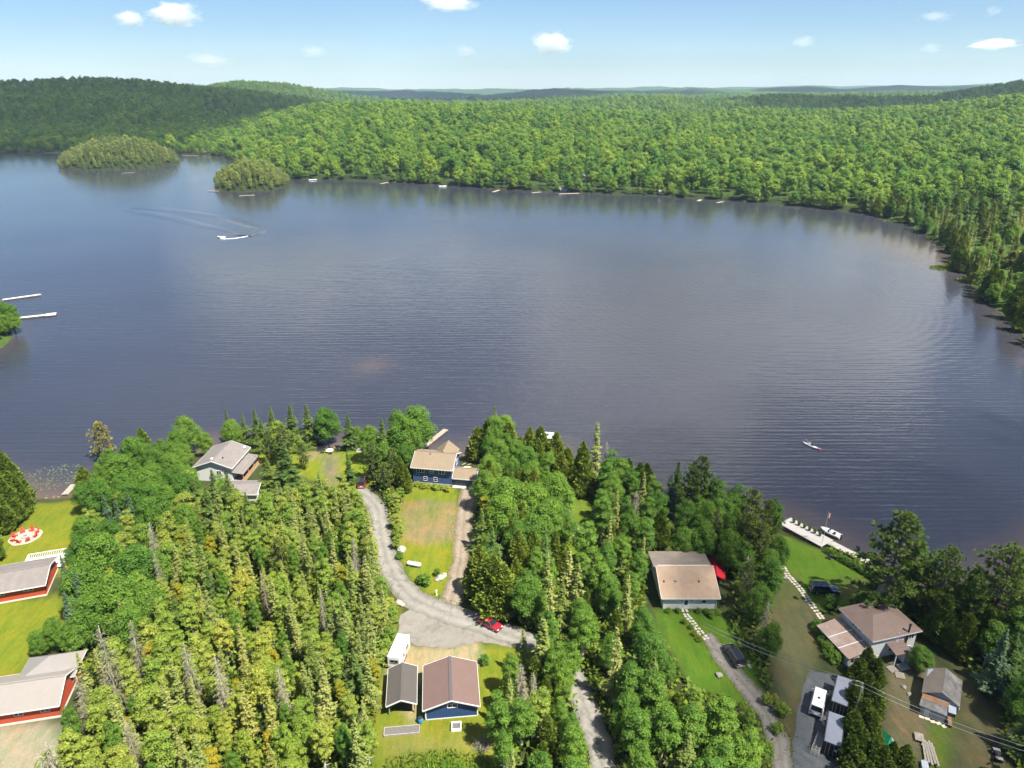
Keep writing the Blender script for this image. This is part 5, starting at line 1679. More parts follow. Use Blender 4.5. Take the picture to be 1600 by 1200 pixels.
# attached garage
walls_gable(4.77, 10.3, -3.7, 1.0, 0, 2.35, 3.6, 'x').build('garage_wall', 'siding_blue', h2)
rg_ = gable_roof(h2, 5.3, 10.3, -3.7, 1.0, 2.35, 3.6, 'x', 0.5, 'shingle_tan', 0.45)
rg_.name = 'garage_roof'
gd = MB().box(5.3, 9.7, -3.78, -3.68, 0.0, 2.0).build('garage_door', 'door_grey', h2)
for k in range(3): MB().box(5.35, 9.65, -3.81, -3.77, 0.46 + 0.5 * k, 0.50 + 0.5 * k).build('panel_joint', 'black_paint', gd)
MB().box(5.0, 10.2, -4.9, -3.82, 0.0, 0.06).build('apron', 'concrete', h2)
# side stair and deck towards the lake
st = MB()
for k in range(9): st.box(6.1, 7.4, 1.6 + 0.42 * k, 1.92 + 0.42 * k, 1.9 - 0.2 * k, 1.96 - 0.2 * k)
st.build('stair_tread', 'pale_wood', h2)
sr = MB()
for x_ in (6.05, 7.45): beam(sr, (x_, 1.5, 2.9), (x_, 5.5, 1.1), 0.07, 0.09); beam(sr, (x_, 1.5, 1.95), (x_, 5.5, 0.1), 0.07, 0.2)
sr.build('stair_rail', 'pale_wood', h2)
MB().box(4.78, 7.5, 0.9, 1.6, 1.85, 1.95).build('landing', 'pale_wood', h2)

# blue garage with brown metal roof
h3 = thing('garage', 'dark blue garage with brown metal roof and white trim in the yard', 'garage', (-9.55, 83.25, GZ - 0.05), R(6))
walls_gable(-3.9, 3.9, -4.0, 4.0, 0, 2.55, 4.0, 'y').build('wall', 'garage_blue', h3)
MB().box(-3.94, 3.94, -4.04, 4.04, 0, 0.22).build('sill_trim', 'white_paint', h3)
bt = MB()
for k in range(19):
    x_ = -3.7 + 0.411 * k
    zt = 2.5 + 1.45 * (1 - abs(x_) / 3.9)
    bt.box(x_ - 0.03, x_ + 0.03, -4.045, -3.995, 0.22, zt)
for k in range(20):
    y_ = -3.8 + 0.4 * k
    for s in (-1, 1): bt.box(s * 3.92 - 0.025, s * 3.92 + 0.025, y_ - 0.03, y_ + 0.03, 0.22, 2.5)
tag(bt.build('batten', 'garage_blue', h3), kind='stuff')
for s in (-1, 1): MB().box(s * 3.9 - 0.09, s * 3.9 + 0.09, -4.07, -3.95, 0.22, 2.45).build('corner_trim', 'white_paint', h3)
r3 = gable_roof(h3, -3.9, 3.9, -4.0, 4.0, 2.55, 4.0, 'y', 0.42, 'metal_brown', 0.5, cap=False)
for s in (-0.18, 0.18): MB().box(s - 0.05, s + 0.05, -4.5, 4.5, 4.10, 4.17).build('ridge_cap', 'door_grey', r3)
win(h3, 0.15, -4.0, 2.55, FRONT, 1.5, 0.75, 2)

# open carport shelter
h4 = thing('carport', 'open carport with charcoal gable roof left of the blue garage', 'carport', (-17.15, 83.35, GZ - 0.05), R(6.5))
r4 = gable_roof(h4, -2.0, 2.0, -3.5, 3.5, 2.35, 3.25, 'y', 0.32, 'metal_charcoal', 0.3)
for x_ in (-1.9, 1.9):
    for y_ in (-3.3, 0, 3.3): MB().box(x_ - 0.07, x_ + 0.07, y_ - 0.07, y_ + 0.07, 0, 2.35).build('post', 'weathered_wood', h4)
for x_ in (-1.9, 1.9): MB().box(x_ - 0.06, x_ + 0.06, -3.5, 3.5, 2.2, 2.36).build('beam', 'weathered_wood', h4)
for k in range(4):
    y_ = -3.2 + 2.13 * k
    beam(beam(MB(), (-1.9, y_, 2.3), (1.9, y_, 2.3), 0.05, 0.12), (0, y_, 2.3), (0, y_, 3.15), 0.05, 0.05).build('truss', 'weathered_wood', h4)
MB().box(-1.9, 1.9, 3.2, 3.3, 0, 2.2).build('back_wall', 'weathered_wood', h4)

# tan-roofed white house
h6 = thing('house', 'low white house with salmon tan shingle roof and flat dark back roof', 'house', (32.6, 108.9, GZ - 0.05), 0)
walls_gable(-4.9, 4.9, -5.2, 6.4, 0, 2.75, 2.76, 'x').build('wall', 'siding_cream', h6)
MB().loft([[(-4.9, a, c_) for a, c_ in ((-5.2, 2.6), (3.4, 2.6), (3.4, 4.0), (0.9, 4.95), (-5.2, 2.76))], [(4.9, a, c_) for a, c_ in ((-5.2, 2.6), (3.4, 2.6), (3.4, 4.0), (0.9, 4.95), (-5.2, 2.76))]]).build('gable_wall', 'siding_cream', h6)
r6 = MB().slab([(-5.4, -5.6, 2.72), (5.4, -5.6, 2.72), (5.4, 0.9, 5.1), (-5.4, 0.9, 5.1)], 0.14).build('roof', 'shingle_salmon', h6)
beam(MB(), (-5.4, -5.63, 2.6), (5.4, -5.63, 2.6), 0.05, 0.2).build('gutter', 'white_paint', r6)
fb = MB()
for x_ in (-5.43, 5.43): beam(fb, (x_, -5.6, 2.62), (x_, 0.9, 5.0), 0.05, 0.22)
fb.build('fascia', 'white_paint', r6)
MB().slab([(-5.75, 0.95, 4.75), (5.3, 0.95, 4.75), (5.3, 6.9, 4.0), (-5.75, 6.9, 4.0)], 0.16).build('back_roof', 'roof_rolled', h6)
MB().box(-4.9, 4.9, 1.0, 6.35, 2.7, 3.85).build('back_wall', 'siding_cream', h6)
for x_ in (-4.4, 2.1): MB().add([(x_ - .16, -2.5, 3.85), (x_ + .16, -2.5, 3.85), (x_ + .16, -2.2, 3.95), (x_ - .16, -2.2, 3.95), (x_, -2.35, 4.35)], [(0, 1, 4), (1, 2, 4), (2, 3, 4), (3, 0, 4), (3, 2, 1, 0)]).build('roof_vent', 'black_paint', r6)
vent(r6, -2.2, -2.3, 3.95, 'galvanised', 0.4, 0.3); vent(r6, -2.8, 1.2, 4.7, 'white_paint', 0.3, 0.25)
door(h6, -0.7, -5.2, 0.1, FRONT, 0.95, 2.1)
win(h6, 2.55, -5.2, 1.75, FRONT, 0.75, 0.6)
for x_ in (-1.55, 0.2): MB().box(x_ - 0.07, x_ + 0.07, -5.34, -5.2, 1.85, 2.15).build('wall_lamp', 'black_paint', h6)
for x_ in (-4.85, 4.85): MB().tube([(x_, -5.28, 0.1), (x_, -5.28, 2.5)], 0.05, 6).build('downpipe', 'white_paint', h6)
win(h6, -4.9, -2.0, 1.6, LEFT, 1.2, 0.9, 2)

# red car shelter behind it
h6b = thing('car_shelter', 'small shelter with glossy red gable roof behind the tan-roofed house', 'shelter', (39.9, 113.0, GZ - 0.05), R(-14))
gable_roof(h6b, -1.35, 1.35, -3.0, 3.0, 1.95, 2.55, 'y', 0.25, 'metal_red', 0.1, trim='metal_red')
for x_ in (-1.3, 1.3):
    for y_ in (-2.9, 0, 2.9): MB().box(x_ - 0.05, x_ + 0.05, y_ - 0.05, y_ + 0.05, 0, 1.95).build('post', 'black_paint', h6b)
MB().box(-1.3, 1.3, 1.2, 1.3, 0, 2.0).build('shade_panel', 'dark_interior', h6b)  # near-black sheet paints the shade inside the open shelter

# brown-roofed white house on the right
h7 = thing('house', 'white house with low brown hip roof near the right shore', 'house', (63.0, 95.9, GZ - 0.05), R(15))
MB().box(-4.45, 4.45, -3.75, 3.75, 0, 4.3).build('wall', 'siding_white', h7)
r7 = hip_roof(h7, -4.45, 4.45, -3.75, 3.75, 4.45, 5.75, 0.5, 3.3, 'shingle_brown')
vent(r7, 0.8, 1.9, 5.1, 'black_paint', 0.4, 0.4); vent(r7, 3.1, 1.5, 4.9, 'black_paint', 0.3, 0.3)
MB().tube([(2.35, -3.95, 0.5), (2.35, -3.95, 5.9)], 0.14, 10).tube([(2.35, -3.95, 5.9), (2.35, -3.95, 6.15)], 0.22, 10).build('chimney_pipe', 'black_paint', h7)
win(h7, 3.4, -3.75, 3.2, FRONT, 1.0, 1.0, 2); win(h7, 3.3, -3.75, 0.9, FRONT, 0.9, 0.45, 1)
MB().box(-4.5, 4.5, -3.8, 3.8, 0, 0.5).build('foundation', 'foundation', h7)
for k in range(3): win(h7, -4.45, 0.8 - 0.75 * k, 3.75, LEFT, 0.62, 0.62)
lt = MB().slab([(-9.4, -4.6, 2.15), (-4.48, -4.2, 2.75), (-4.48, 3.9, 2.75), (-9.4, 3.6, 2.15)], 0.14).build('lean_to_roof', 'roof_patchy', h7)
sm = MB()
for y_ in (-2.0, 0.6): beam(sm, (-9.4, y_, 2.17), (-4.5, y_, 2.77), 0.12, 0.03)
sm.build('roof_seam', 'white_paint', lt)
MB().box(-9.0, -4.5, -4.1, 3.3, 0, 2.0).build('lean_to_wall', 'siding_white', h7)
win(h7, -7.8, -4.1, 1.1, FRONT, 1.4, 1.0, 2, name='lean_to_window')
MB().slab([(-1.6, -6.2, 2.5), (1.6, -6.2, 2.5), (1.6, -3.78, 3.0), (-1.6, -3.78, 3.0)], 0.12).build('porch_roof', 'shingle_brown', h7)
for x_ in (-1.4, 1.4): MB().box(x_ - 0.07, x_ + 0.07, -6.1, -5.96, 0, 2.5).build('porch_post', 'white_paint', h7)
MB().box(0.6, 1.5, -5.9, -3.8, 0.0, 2.3).build('porch_wall', 'siding_white', h7)
door(h7, -0.4, -3.75, 0.2, FRONT)
for k in range(3): MB().box(-1.0, 0.9, -6.5 - 0.4 * k, -6.1 - 0.4 * k, 0, 0.45 - 0.15 * k).build('step', 'concrete', h7)
# dish: shallow bowl on an arm
dm = MB()
rings = []
for k in range(5):
    rr, zq = 0.45 * k / 4 + 0.01, 0.16 * (k / 4) ** 2
    rings.append([(rr * math.cos(a * PI2 / 3), rr * math.sin(a * PI2 / 3), zq) for a in range(12)])
dm.loft(rings, False)
ds = dm.build('dish', 'galvanised', h7, True)
ds.location = (0.9, -6.3, 3.2); ds.rotation_euler = (R(50), 0, R(-10))
MB().tube([(0.9, -6.0, 2.5), (0.9, -6.15, 3.15)], 0.04, 6).build('dish_arm', 'galvanised', h7)
am = MB().tube([(3.2, 3.9, 0.2), (3.2, 3.9, 8.2)], 0.05, 6)
for k in range(7): am.tube([(3.2 - 1.3 + 0.1 * k, 3.9, 6.4 + 0.28 * k), (3.2 + 1.3 - 0.1 * k, 3.9, 6.4 + 0.28 * k)], 0.03, 5)
am.build('antenna', 'galvanised', h7)
for k in range(4): pass
ld = MB()
for s in (-0.2, 0.2): ld.tube([(0.35 + s, -4.0, 2.9), (0.35 + s, -3.9, 4.75)], 0.035, 5)
for k in range(6): ld.tube([(0.15, -4.0 + 0.015 * k, 3.0 + 0.3 * k), (0.55, -4.0 + 0.015 * k, 3.0 + 0.3 * k)], 0.025, 5)
ld.build('ladder', 'white_paint', h7)

# old shed with a sagging front
h8 = thing('shed', 'old grey patched shed with sagging mixed roof at the lower right', 'shed', (66.9, 83.0, GZ - 0.05), R(-34))
walls_gable(-2.2, 2.2, -2.7, 2.9, 0, 2.5, 3.6, 'y').build('wall', 'siding_old', h8)
mb = MB().slab([(-2.5, -3.0, 2.40), (0, -2.9, 3.72), (0, 3.2, 3.66), (-2.5, 3.2, 2.30)], 0.12)
mb.build('roof', 'roof_rolled', h8)
MB().slab([(0.0, -2.9, 3.74), (2.6, -2.9, 2.32), (2.6, 3.2, 2.36), (0.0, 3.2, 3.70)], 0.12).build('roof_side', 'shingle_old', h8)
MB().box(-2.1, 1.1, -4.9, -2.7, 0, 1.75).build('annex_wall', 'siding_old', h8)
MB().slab([(-2.5, -5.2, 1.75), (1.2, -5.2, 1.80), (1.1, -3.9, 2.15), (-2.4, -3.9, 2.10)], 0.10).build('annex_roof', 'shingle_old', h8)
MB().slab([(-2.4, -3.88, 2.12), (1.1, -3.88, 2.17), (1.3, -2.72, 2.52), (-2.3, -2.72, 2.45)], 0.10).build('rust_roof', 'roof_rust', h8)
door(h8, -1.3, -4.9, 0, FRONT, 0.7, 1.5, 'white_paint', False)
MB().obox((1.75, -3.4, 1.9), (1.0, 1.5, 0.06), 0.1, 0.25).build('blue_panel', 'siding_old', h8)
MB().obox((2.45, -2.2, 0.9), (0.06, 1.4, 1.9), 0.1, 0.0, 0.12).build('leaning_board', 'pale_wood', h8)
for k in range(5): MB().obox((-1.8 + 0.75 * k, -5.6 + 0.12 * (k % 2), 0.08), (0.7, 0.5, 0.14), 0.2 * k).build('rubble', 'pale_wood', h8)
MB().obox((1.7, -4.6, 0.5), (0.5, 1.8, 0.8), 0.2, 0.2).build('debris', 'roof_rust', h8)

# red-walled house on the left
h9 = thing('house', 'long red-walled house with grey gable roof and white trim at left edge', 'house', (-98.1, 108.2, GZ - 0.05), R(18))
walls_gable(-9.5, 9.5, -3.9, 4.3, 0, 2.85, 4.0, 'x').build('wall', 'siding_red', h9)
r9 = gable_roof(h9, -9.5, 9.5, -3.9, 4.3, 2.85, 4.0, 'x', 0.6, 'shingle_grey', 0.5)
MB().box(-9.55, 9.55, -3.97, 4.35, 0, 0.35).build('foundation', 'foundation', h9)
for x_ in (-4.0, 2.3, 6.9): win(h9, x_, -3.9, 2.15, FRONT, 1.5, 0.75, 2)
MB().box(-1.6, 1.2, -6.6, -3.95, 0, 0.5).build('porch_floor', 'white_plank', h9)
MB().slab([(-1.9, -6.9, 2.3), (1.5, -6.9, 2.3), (1.5, -3.95, 2.7), (-1.9, -3.95, 2.7)], 0.12).build('porch_roof', 'shingle_grey', h9)
for x_ in (-1.5, 1.1): MB().box(x_ - 0.08, x_ + 0.08, -6.6, -6.44, 0.5, 2.3).build('porch_post', 'white_paint', h9)
rl = MB()
for k in range(9): rl.box(-1.5 + 0.32 * k, -1.45 + 0.32 * k, -6.56, -6.5, 0.5, 1.4)
rl.box(-1.5, 1.1, -6.58, -6.48, 1.4, 1.48)
rl.build('railing', 'white_paint', h9)
dk = MB().box(3.5, 10.5, 4.4, 9.2, 0.5, 0.62)
dk.build('back_deck', 'white_plank', h9)
rl = MB()
for k in range(22): rl.box(3.55 + 0.32 * k, 3.63 + 0.32 * k, 9.12, 9.18, 0.62, 1.55)
rl.box(3.5, 10.5, 9.08, 9.2, 1.55, 1.65)
for k in range(15): rl.box(3.5, 3.56, 4.6 + 0.3 * k, 4.68 + 0.3 * k, 0.62, 1.55)
rl.box(3.46, 3.58, 4.5, 9.07, 1.552, 1.652)
rl.build('deck_railing', 'white_paint', h9)
for k in range(3): MB().box(2.2 - 0.35 * k, 3.48 - 0.35 * k, 6.6, 8.2, 0.0, 0.42 - 0.13 * k).build('deck_step', 'white_plank', h9)

# lower red building
h10 = thing('house', 'red-walled building with pale metal roof at lower left corner', 'house', (-77.2, 81.3, GZ - 0.05), R(12))
walls_gable(-9.0, 8.0, -3.6, 3.6, 0, 2.9, 4.7, 'x').build('wall', 'siding_red', h10)
gable_roof(h10, -9.0, 8.0, -3.6, 3.6, 2.9, 4.7, 'x', 0.5, 'metal_pale', 0.5)
MB().box(-9.05, 8.05, -3.66, 3.66, 0, 0.4).build('foundation', 'foundation', h10)
for x_ in (-2.0, 2.6, 6.2): win(h10, x_, -3.6, 2.0, FRONT, 1.2, 0.8, 2)
MB().box(0.7, 8.2, 3.62, 7.0, 0, 2.7).build('wing_wall', 'siding_red', h10)
hip_roof(h10, 0.7, 8.2, 2.2, 7.0, 2.85, 4.9, 0.5, 2.75, 'metal_grey', 'y', name='wing_roof')
win(h10, 8.2, 5.4, 1.7, RIGHT, 1.2, 1.0, 2)

# ------------------------------------------------------------------ vehicles
def paint(name, col, rough=0.25):
    m, nt, b = new_mat(name)
    v = coords(nt)
    c = mixrgb(nt, ramp(nt, noise(nt, 2.0, 4, 0.6, v), 0.3, 0.75), col, tuple(x * 0.85 + 0.01 for x in col))
    nt.links.new(c, b.inputs['Base Color'])
    b.inputs['Roughness'].default_value = rough
    b.inputs['Coat Weight'].default_value = 0.6
    b.inputs['Coat Roughness'].default_value = 0.08
paint('paint_red', (0.24, 0.008, 0.02)); paint('paint_dark_red', (0.22, 0.01, 0.018)); paint('paint_black', (0.012, 0.013, 0.015)); paint('paint_navy', (0.025, 0.035, 0.055))
paint('paint_white', (0.72, 0.72, 0.71), 0.35); paint('lamp_red', (0.35, 0.01, 0.01)); paint('lamp_clear', (0.65, 0.66, 0.66), 0.1)
plain('rubber', (0.02, 0.02, 0.021), 0.85, 0.15)

def car(name, label, cat, loc, heading, L, Wd, H, mat, style='suv', roof_mat=None):
    root = thing(name, label, cat, loc, heading)
    hw = Wd / 2
    belt = H * 0.56
    if style == 'sedan':
        prof = [(-L * .5, .30), (-L * .5, belt * .80), (-L * .47, belt * .97), (-L * .30, belt), (L * .20, belt), (L * .36, belt * .90), (L * .47, belt * .76), (L * .5, belt * .58), (L * .5, .30), (L * .46, .22), (-L * .46, .22)]
        cab = (-L * .36, L * .22, -L * .19, L * .06)
    elif style == 'van':
        prof = [(-L * .5, .32), (-L * .5, belt), (L * .34, belt), (L * .43, belt * .86), (L * .5, belt * .68), (L * .5, .32), (L * .46, .24), (-L * .46, .24)]
        cab = (-L * .497, L * .36, -L * .48, L * .27)
    else:
        prof = [(-L * .5, .36), (-L * .5, belt * .95), (-L * .485, belt), (L * .19, belt), (L * .40, belt * .93), (L * .485, belt * .82), (L * .5, belt * .60), (L * .5, .36), (L * .46, .28), (-L * .46, .28)]
        cab = (-L * .485, L * .22, -L * .44, L * .10)
    mb = MB().loft([[(x, -hw * .93, z if z > .4 else z + .05) for x, z in prof], [(x, -hw, z) for x, z in prof][:], [(x, hw, z) for x, z in prof], [(x, hw * .93, z) for x, z in prof]][1:3])
    body = mb.build('body', mat, root, True, bevel=0.09)
    b0, b1, t0, t1 = cab
    ti = hw * 0.82
    bi = hw * 0.95
    roofz = H - 0.05
    A = [(b0, -bi, belt - .02), (b1, -bi, belt - .02), (b1, bi, belt - .02), (b0, bi, belt - .02)]
    B = [(t0, -ti, roofz), (t1, -ti, roofz), (t1, ti, roofz), (t0, ti, roofz)]
    MB().loft([A, B]).build('cabin', 'paint_white' if style == 'van' else 'black_paint', root)
    def panel(nm, q, off, m_, shrink=0.10):
        c_ = sum((Vector(p) for p in q), Vector()) / 4
        pts = [Vector(p).lerp(c_, shrink) for p in q]
        n_ = (pts[1] - pts[0]).cross(pts[3] - pts[0]).normalized()
        if n_.dot(c_ - Vector((0, 0, belt))) < 0: n_ = -n_
        o_ = MB().loft([[p for p in pts], [p + n_ * off for p in pts]]).build(nm, m_, root)
        return o_
    panel('windshield', [A[1], A[2], B[2], B[1]], 0.02, 'glass', 0.08)
    panel('rear_window', [A[0], A[3], B[3], B[0]], 0.02, 'glass', 0.14)
    for q in ([A[0], A[1], B[1], B[0]], [A[2], A[3], B[3], B[2]]):
        if style == 'van':
            a0, a1, b1_, b0_ = (Vector(p) for p in q)
            if q[0] == A[0]: qq = [a0.lerp(a1, .72), a1, b1_, b0_.lerp(b1_, .75)]
            else: qq = [a0, a0.lerp(a1, .28), b1_.lerp(b0_, .75), b1_]; qq = [a0, a0.lerp(a1, .28), b0_.lerp(b1_, .75), b0_] if False else [a0, a0.lerp(a1, .28), b1_.lerp(b0_, .75), b1_]
            panel('side_window', qq, 0.02, 'glass', 0.12)
            continue
        a0, a1, b1_, b0_ = (Vector(p) for p in q)
        for s0, s1 in ((0.02, 0.34), (0.36, 0.66), (0.68, 0.98)):
            panel('side_window', [a0.lerp(a1, s0), a0.lerp(a1, s1), b0_.lerp(b1_, s1), b0_.lerp(b1_, s0)], 0.02, 'glass', 0.06)
    rf = MB().box(t0 - .03, t1 + .03, -ti - .02, ti + .02, roofz - .02, H + .02).build('roof', roof_mat or mat, root, bevel=0.04)
    if style == 'suv':
        for s in (-1, 1): MB().tube([(t0 + .1, s * (ti - .1), H + .09), (t1 - .1, s * (ti - .1), H + .09)], 0.025, 6).build('roof_rail', 'galvanised', rf)
    # pillars
    pl = MB()
    for a_, b_ in zip(A, B): beam(pl, a_, b_, 0.09, 0.09)
    pl.build('pillar', mat, root)
    for sx in (-1, 1):
        for sy in (-1, 1):
            x_ = sx * L * 0.31
            wr = 0.34 if style != 'sedan' else 0.31
            wh = MB().tube([(x_, sy * (hw - .20), wr), (x_, sy * (hw + .015), wr)], wr, 16).build('wheel', 'rubber', root)
            MB().tube([(x_, sy * (hw - .02), wr), (x_, sy * (hw + .03), wr)], wr * .62, 12).build('rim', 'galvanised', wh)
    for sy in (-1, 1):
        MB().box(L * .47, L * .505, sy * hw * .62 - .16, sy * hw * .62 + .16, belt * .64, belt * .76).build('headlight', 'lamp_clear', root)
        MB().box(-L * .505, -L * .47, sy * hw * .74 - .13, sy * hw * .74 + .13, belt * .66, belt * .88).build('taillight', 'lamp_red', root)
        MB().box(b1 - .25, b1 - .08, sy * (hw + .10) - .09, sy * (hw + .10) + .09, belt, belt + .17).build('mirror', mat, root, bevel=0.02)
    MB().box(-L * .515, -L * .48, -hw * .8, hw * .8, .34, .52).build('rear_bumper', 'black_paint' if style != 'suv' else 'galvanised', root)
    MB().box(L * .48, L * .512, -hw * .8, hw * .8, .34, .52).build('front_bumper', 'black_paint', root)
    MB().box(-L * .512, -L * .49, -.25, .25, belt * .55, belt * .55 + .14).build('plate', 'paint_white', root)
    return root

def at3(px, py, dz=0.0):
    x, y = W(px, py, GZ)
    return (x, y, hz(x, y) + dz)

car('car', 'shiny red car parked on the gravel road beside the tall trees', 'car', at3(766, 978, .03), math.atan2(-2.9, 4.0), 4.5, 1.8, 1.5, 'paint_red', 'sedan')
car('car', 'dark red car parked under the trees at the end of the gravel road', 'car', at3(567, 756, .03), R(92), 4.8, 1.85, 1.7, 'paint_dark_red', 'suv', 'paint_black')
car('car', 'black SUV parked on the lane in front of the tan-roofed house', 'car', at3(1146, 1028, .03), R(101), 4.9, 1.9, 1.72, 'paint_black', 'suv')
car('car', 'dark navy SUV parked on the lawn beside the stone path', 'car', at3(1287, 925, .0), R(-4), 5.2, 1.95, 1.85, 'paint_navy', 'suv')
van = car('van', 'white camper van parked on the dark gravel pad', 'van', at3(1277, 1103, .03), math.atan2(4.1, 2.4), 5.2, 1.95, 2.25, 'paint_white', 'van')
MB().tube([(-.7, 0, 2.25), (-.7, 0, 2.34)], .2, 10).build('roof_fan', 'black_paint', van)

# travel trailer by the carport
t5 = thing('travel_trailer', 'white travel trailer with tan lower panels behind the carport', 'trailer', (-18.9, 91.5, GZ), R(-10))
MB().box(-1.1, 1.1, -2.7, 2.7, 0.55, 2.75).build('body', 'paint_white', t5, bevel=0.15)
MB().box(-1.08, 1.08, -2.66, 2.66, 0.42, 0.9).build('lower_panel', 'pale_wood', t5)
MB().box(-1.13, 1.13, -2.2, 2.2, 1.05, 1.15).build('stripe', 'shingle_tan', t5)
win(t5, 1.1, 0.9, 1.8, RIGHT, 0.9, 0.6, 2, frame='galvanised'); win(t5, -1.1, -0.4, 1.8, LEFT, 1.2, 0.6, 2, frame='galvanised'); win(t5, 0.1, -2.7, 1.85, FRONT, 1.3, 0.6, 2, frame='galvanised')
door(t5, 1.1, -0.9, 0.6, RIGHT, 0.7, 1.75)
for y_ in (-0.5, 0.35):
    for s in (-1, 1): MB().tube([(s * 0.85, y_, 0.33), (s * 1.08, y_, 0.33)], 0.33, 14).build('wheel', 'rubber', t5)
beam(beam(MB(), (-0.6, 2.6, 0.5), (0, 4.0, 0.5), 0.1, 0.1), (0.6, 2.6, 0.5), (0, 4.0, 0.5), 0.1, 0.1).build('hitch', 'black_paint', t5)
for y_ in (-1.2, 1.0): MB().box(-0.25, 0.25, y_ - 0.25, y_ + 0.25, 2.74, 2.87).build('roof_vent', 'white_paint', t5, bevel=0.03)

# shipping containers
striped('container_roof', (0.20, 0.22, 0.27), 0.28, 'Y', 0.4, 0.5, 0.06, dirt=(0.16, 0.175, 0.21), dark=0.85)
plain('container_side', (0.022, 0.026, 0.032), 0.55, 0.2)
def container(label, cx, cyy, rz):
    o = thing('shipping_container', label, 'container', (cx, cyy, GZ), rz, None)
    mb = MB()
    for s in (-1, 1):
        n_ = 44
        ring0, ring1 = [], []
        for k in range(n_ + 1):
            y_ = -2.95 + 5.9 * k / n_
            x_ = s * (1.19 if (k // 2) % 2 else 1.155)
            ring0.append((x_, y_, 0.2)); ring1.append((x_, y_, 2.5))
        for k in range(n_): mb.add([ring0[k], ring0[k + 1], ring1[k + 1], ring1[k]], [(0, 1, 2, 3)])
    mb.build('side_wall', 'container_side', o)
    fr = MB()
    for sx in (-1, 1):
        for sy in (-1, 1): fr.box(sx * 1.14 - .08, sx * 1.14 + .08, sy * 2.97 - .08, sy * 2.97 + .08, 0, 2.6)
        fr.box(sx * 1.14 - .07, sx * 1.14 + .07, -2.9, 2.9, 2.46, 2.59); fr.box(sx * 1.14 - .07, sx * 1.14 + .07, -2.9, 2.9, 0.02, 0.2)
    fr.build('frame', 'container_side', o)
    MB().box(-1.1, 1.1, -2.95, 2.95, 2.5, 2.575).build('roof', 'container_roof', o)
    MB().box(-1.1, 1.1, -2.9, 2.9, 0.05, 0.2).build('floor', 'container_side', o)
    MB().box(-1.1, 1.1, 2.9, 2.97, 0.2, 2.5).build('end_wall', 'container_side', o)
    for s in (-1, 1):
        d_ = MB().box(0.02 if s > 0 else -1.08, 1.08 if s > 0 else -0.02, -3.0, -2.93, 0.15, 2.46).build('door', 'container_side', o)
        for q in (0.3, 0.75): MB().tube([(s * q, -3.04, 0.2), (s * q, -3.04, 2.42)], 0.025, 6).build('lock_rod', 'galvanised', d_)
    return o
container('dark shipping container with grey roof, the one nearer the lake', 51.0, 82.15, math.atan2(-3.0, 4.9))
c2 = container('dark shipping container with grey roof and doors facing the pallets', 46.85, 75.1, math.atan2(-2.85, 5.25))
MB().box(0.35, 0.75, -3.02, -2.99, 1.3, 1.7).build('placard', 'paint_white', c2)

# ------------------------------------------------------------------ docks, boats and things on the water
def planked(name, label, cat, A_, B_, width, zt, mat, plank=0.32, posts=True, kid='plank', z0=-1.2):
    """A dock: planks across, two stringers, posts."""
    A_, B_ = Vector((*A_, 0)), Vector((*B_, 0))
    d = B_ - A_
    L = d.length
    o = thing(name, label, cat, (A_.x, A_.y, 0), math.atan2(d.y, d.x))
    n_ = max(1, int(L / plank))
    me0 = None
    rg_ = random.Random(int(L * 10))
    for k in range(n_):
        if me0 is None:
            q = MB().box(0.02, plank - 0.02, -width / 2, width / 2, -0.04, 0.0).build(kid, mat, o)
            me0 = q.data
        else:
            q = obj_np(kid, me0, o)
        q.location = (k * plank, rg_.uniform(-0.03, 0.03), zt + rg_.uniform(-0.006, 0.006))
    for s in (-1, 1): MB().box(0, L, s * (width / 2 - 0.12) - 0.05, s * (width / 2 - 0.12) + 0.05, zt - 0.26, zt - 0.05).build('stringer', 'weathered_wood', o)
    if posts:
        for k in range(max(2, int(L / 3.0)) + 1):
            x_ = 0.2 + (L - 0.4) * k / max(2, int(L / 3.0))
            for s in (-1, 1): MB().tube([(x_, s * (width / 2 - 0.03), z0), (x_, s * (width / 2 - 0.03), zt - 0.06)], 0.07, 6).build('post', 'weathered_wood', o)
    return o
plain('dock_wood', (0.29, 0.235, 0.18), 0.8, 0.15, 2.0)
planked('dock', 'long narrow wooden dock running out beside the blue house', 'dock', (-25.4, 167.6), (-18.9, 181.2), 1.5, 0.55, 'dock_wood')
ax, ay = W(14, 498, .6); bx, by = W(88, 490, .6)
d1 = planked('dock', 'long white dock with wider end at the left edge point', 'dock', (ax, ay), (bx, by), 2.4, 0.6, 'white_plank', 0.6)
MB().box(0, 3.9, -1.9, 1.9, 0.45, 0.62).build('end_platform', 'white_plank', d1).location = (Vector((bx - ax, by - ay)).length - 4, 0, 0.015)
ax, ay = W(4, 468, .6); bx, by = W(65, 459.5, .6)
planked('dock', 'farther white dock beyond the left edge point', 'dock', (ax, ay), (bx, by), 2.2, 0.6, 'white_plank', 0.6)
ax, ay = W(101, 772, .5); bx, by = W(116, 757, .3)
planked('dock', 'short grey dock at the top of the left lawn', 'dock', (ax, ay), (bx, by), 1.6, 0.42, 'weathered_wood')
# white deck on the right shore
planked('deck', 'wide white plank deck at the right lawn with flagpole', 'deck', W(1226.5, 813.5, 1.2), W(1294, 850, 1.2), 4.2, 1.25, 'white_plank', 0.30)
planked('walkway', 'narrow white plank walkway along the right shore hedge', 'walkway', W(1296, 846.5, 1.1), W(1356, 877, 1.1), 1.9, 1.05, 'white_plank', 0.30)

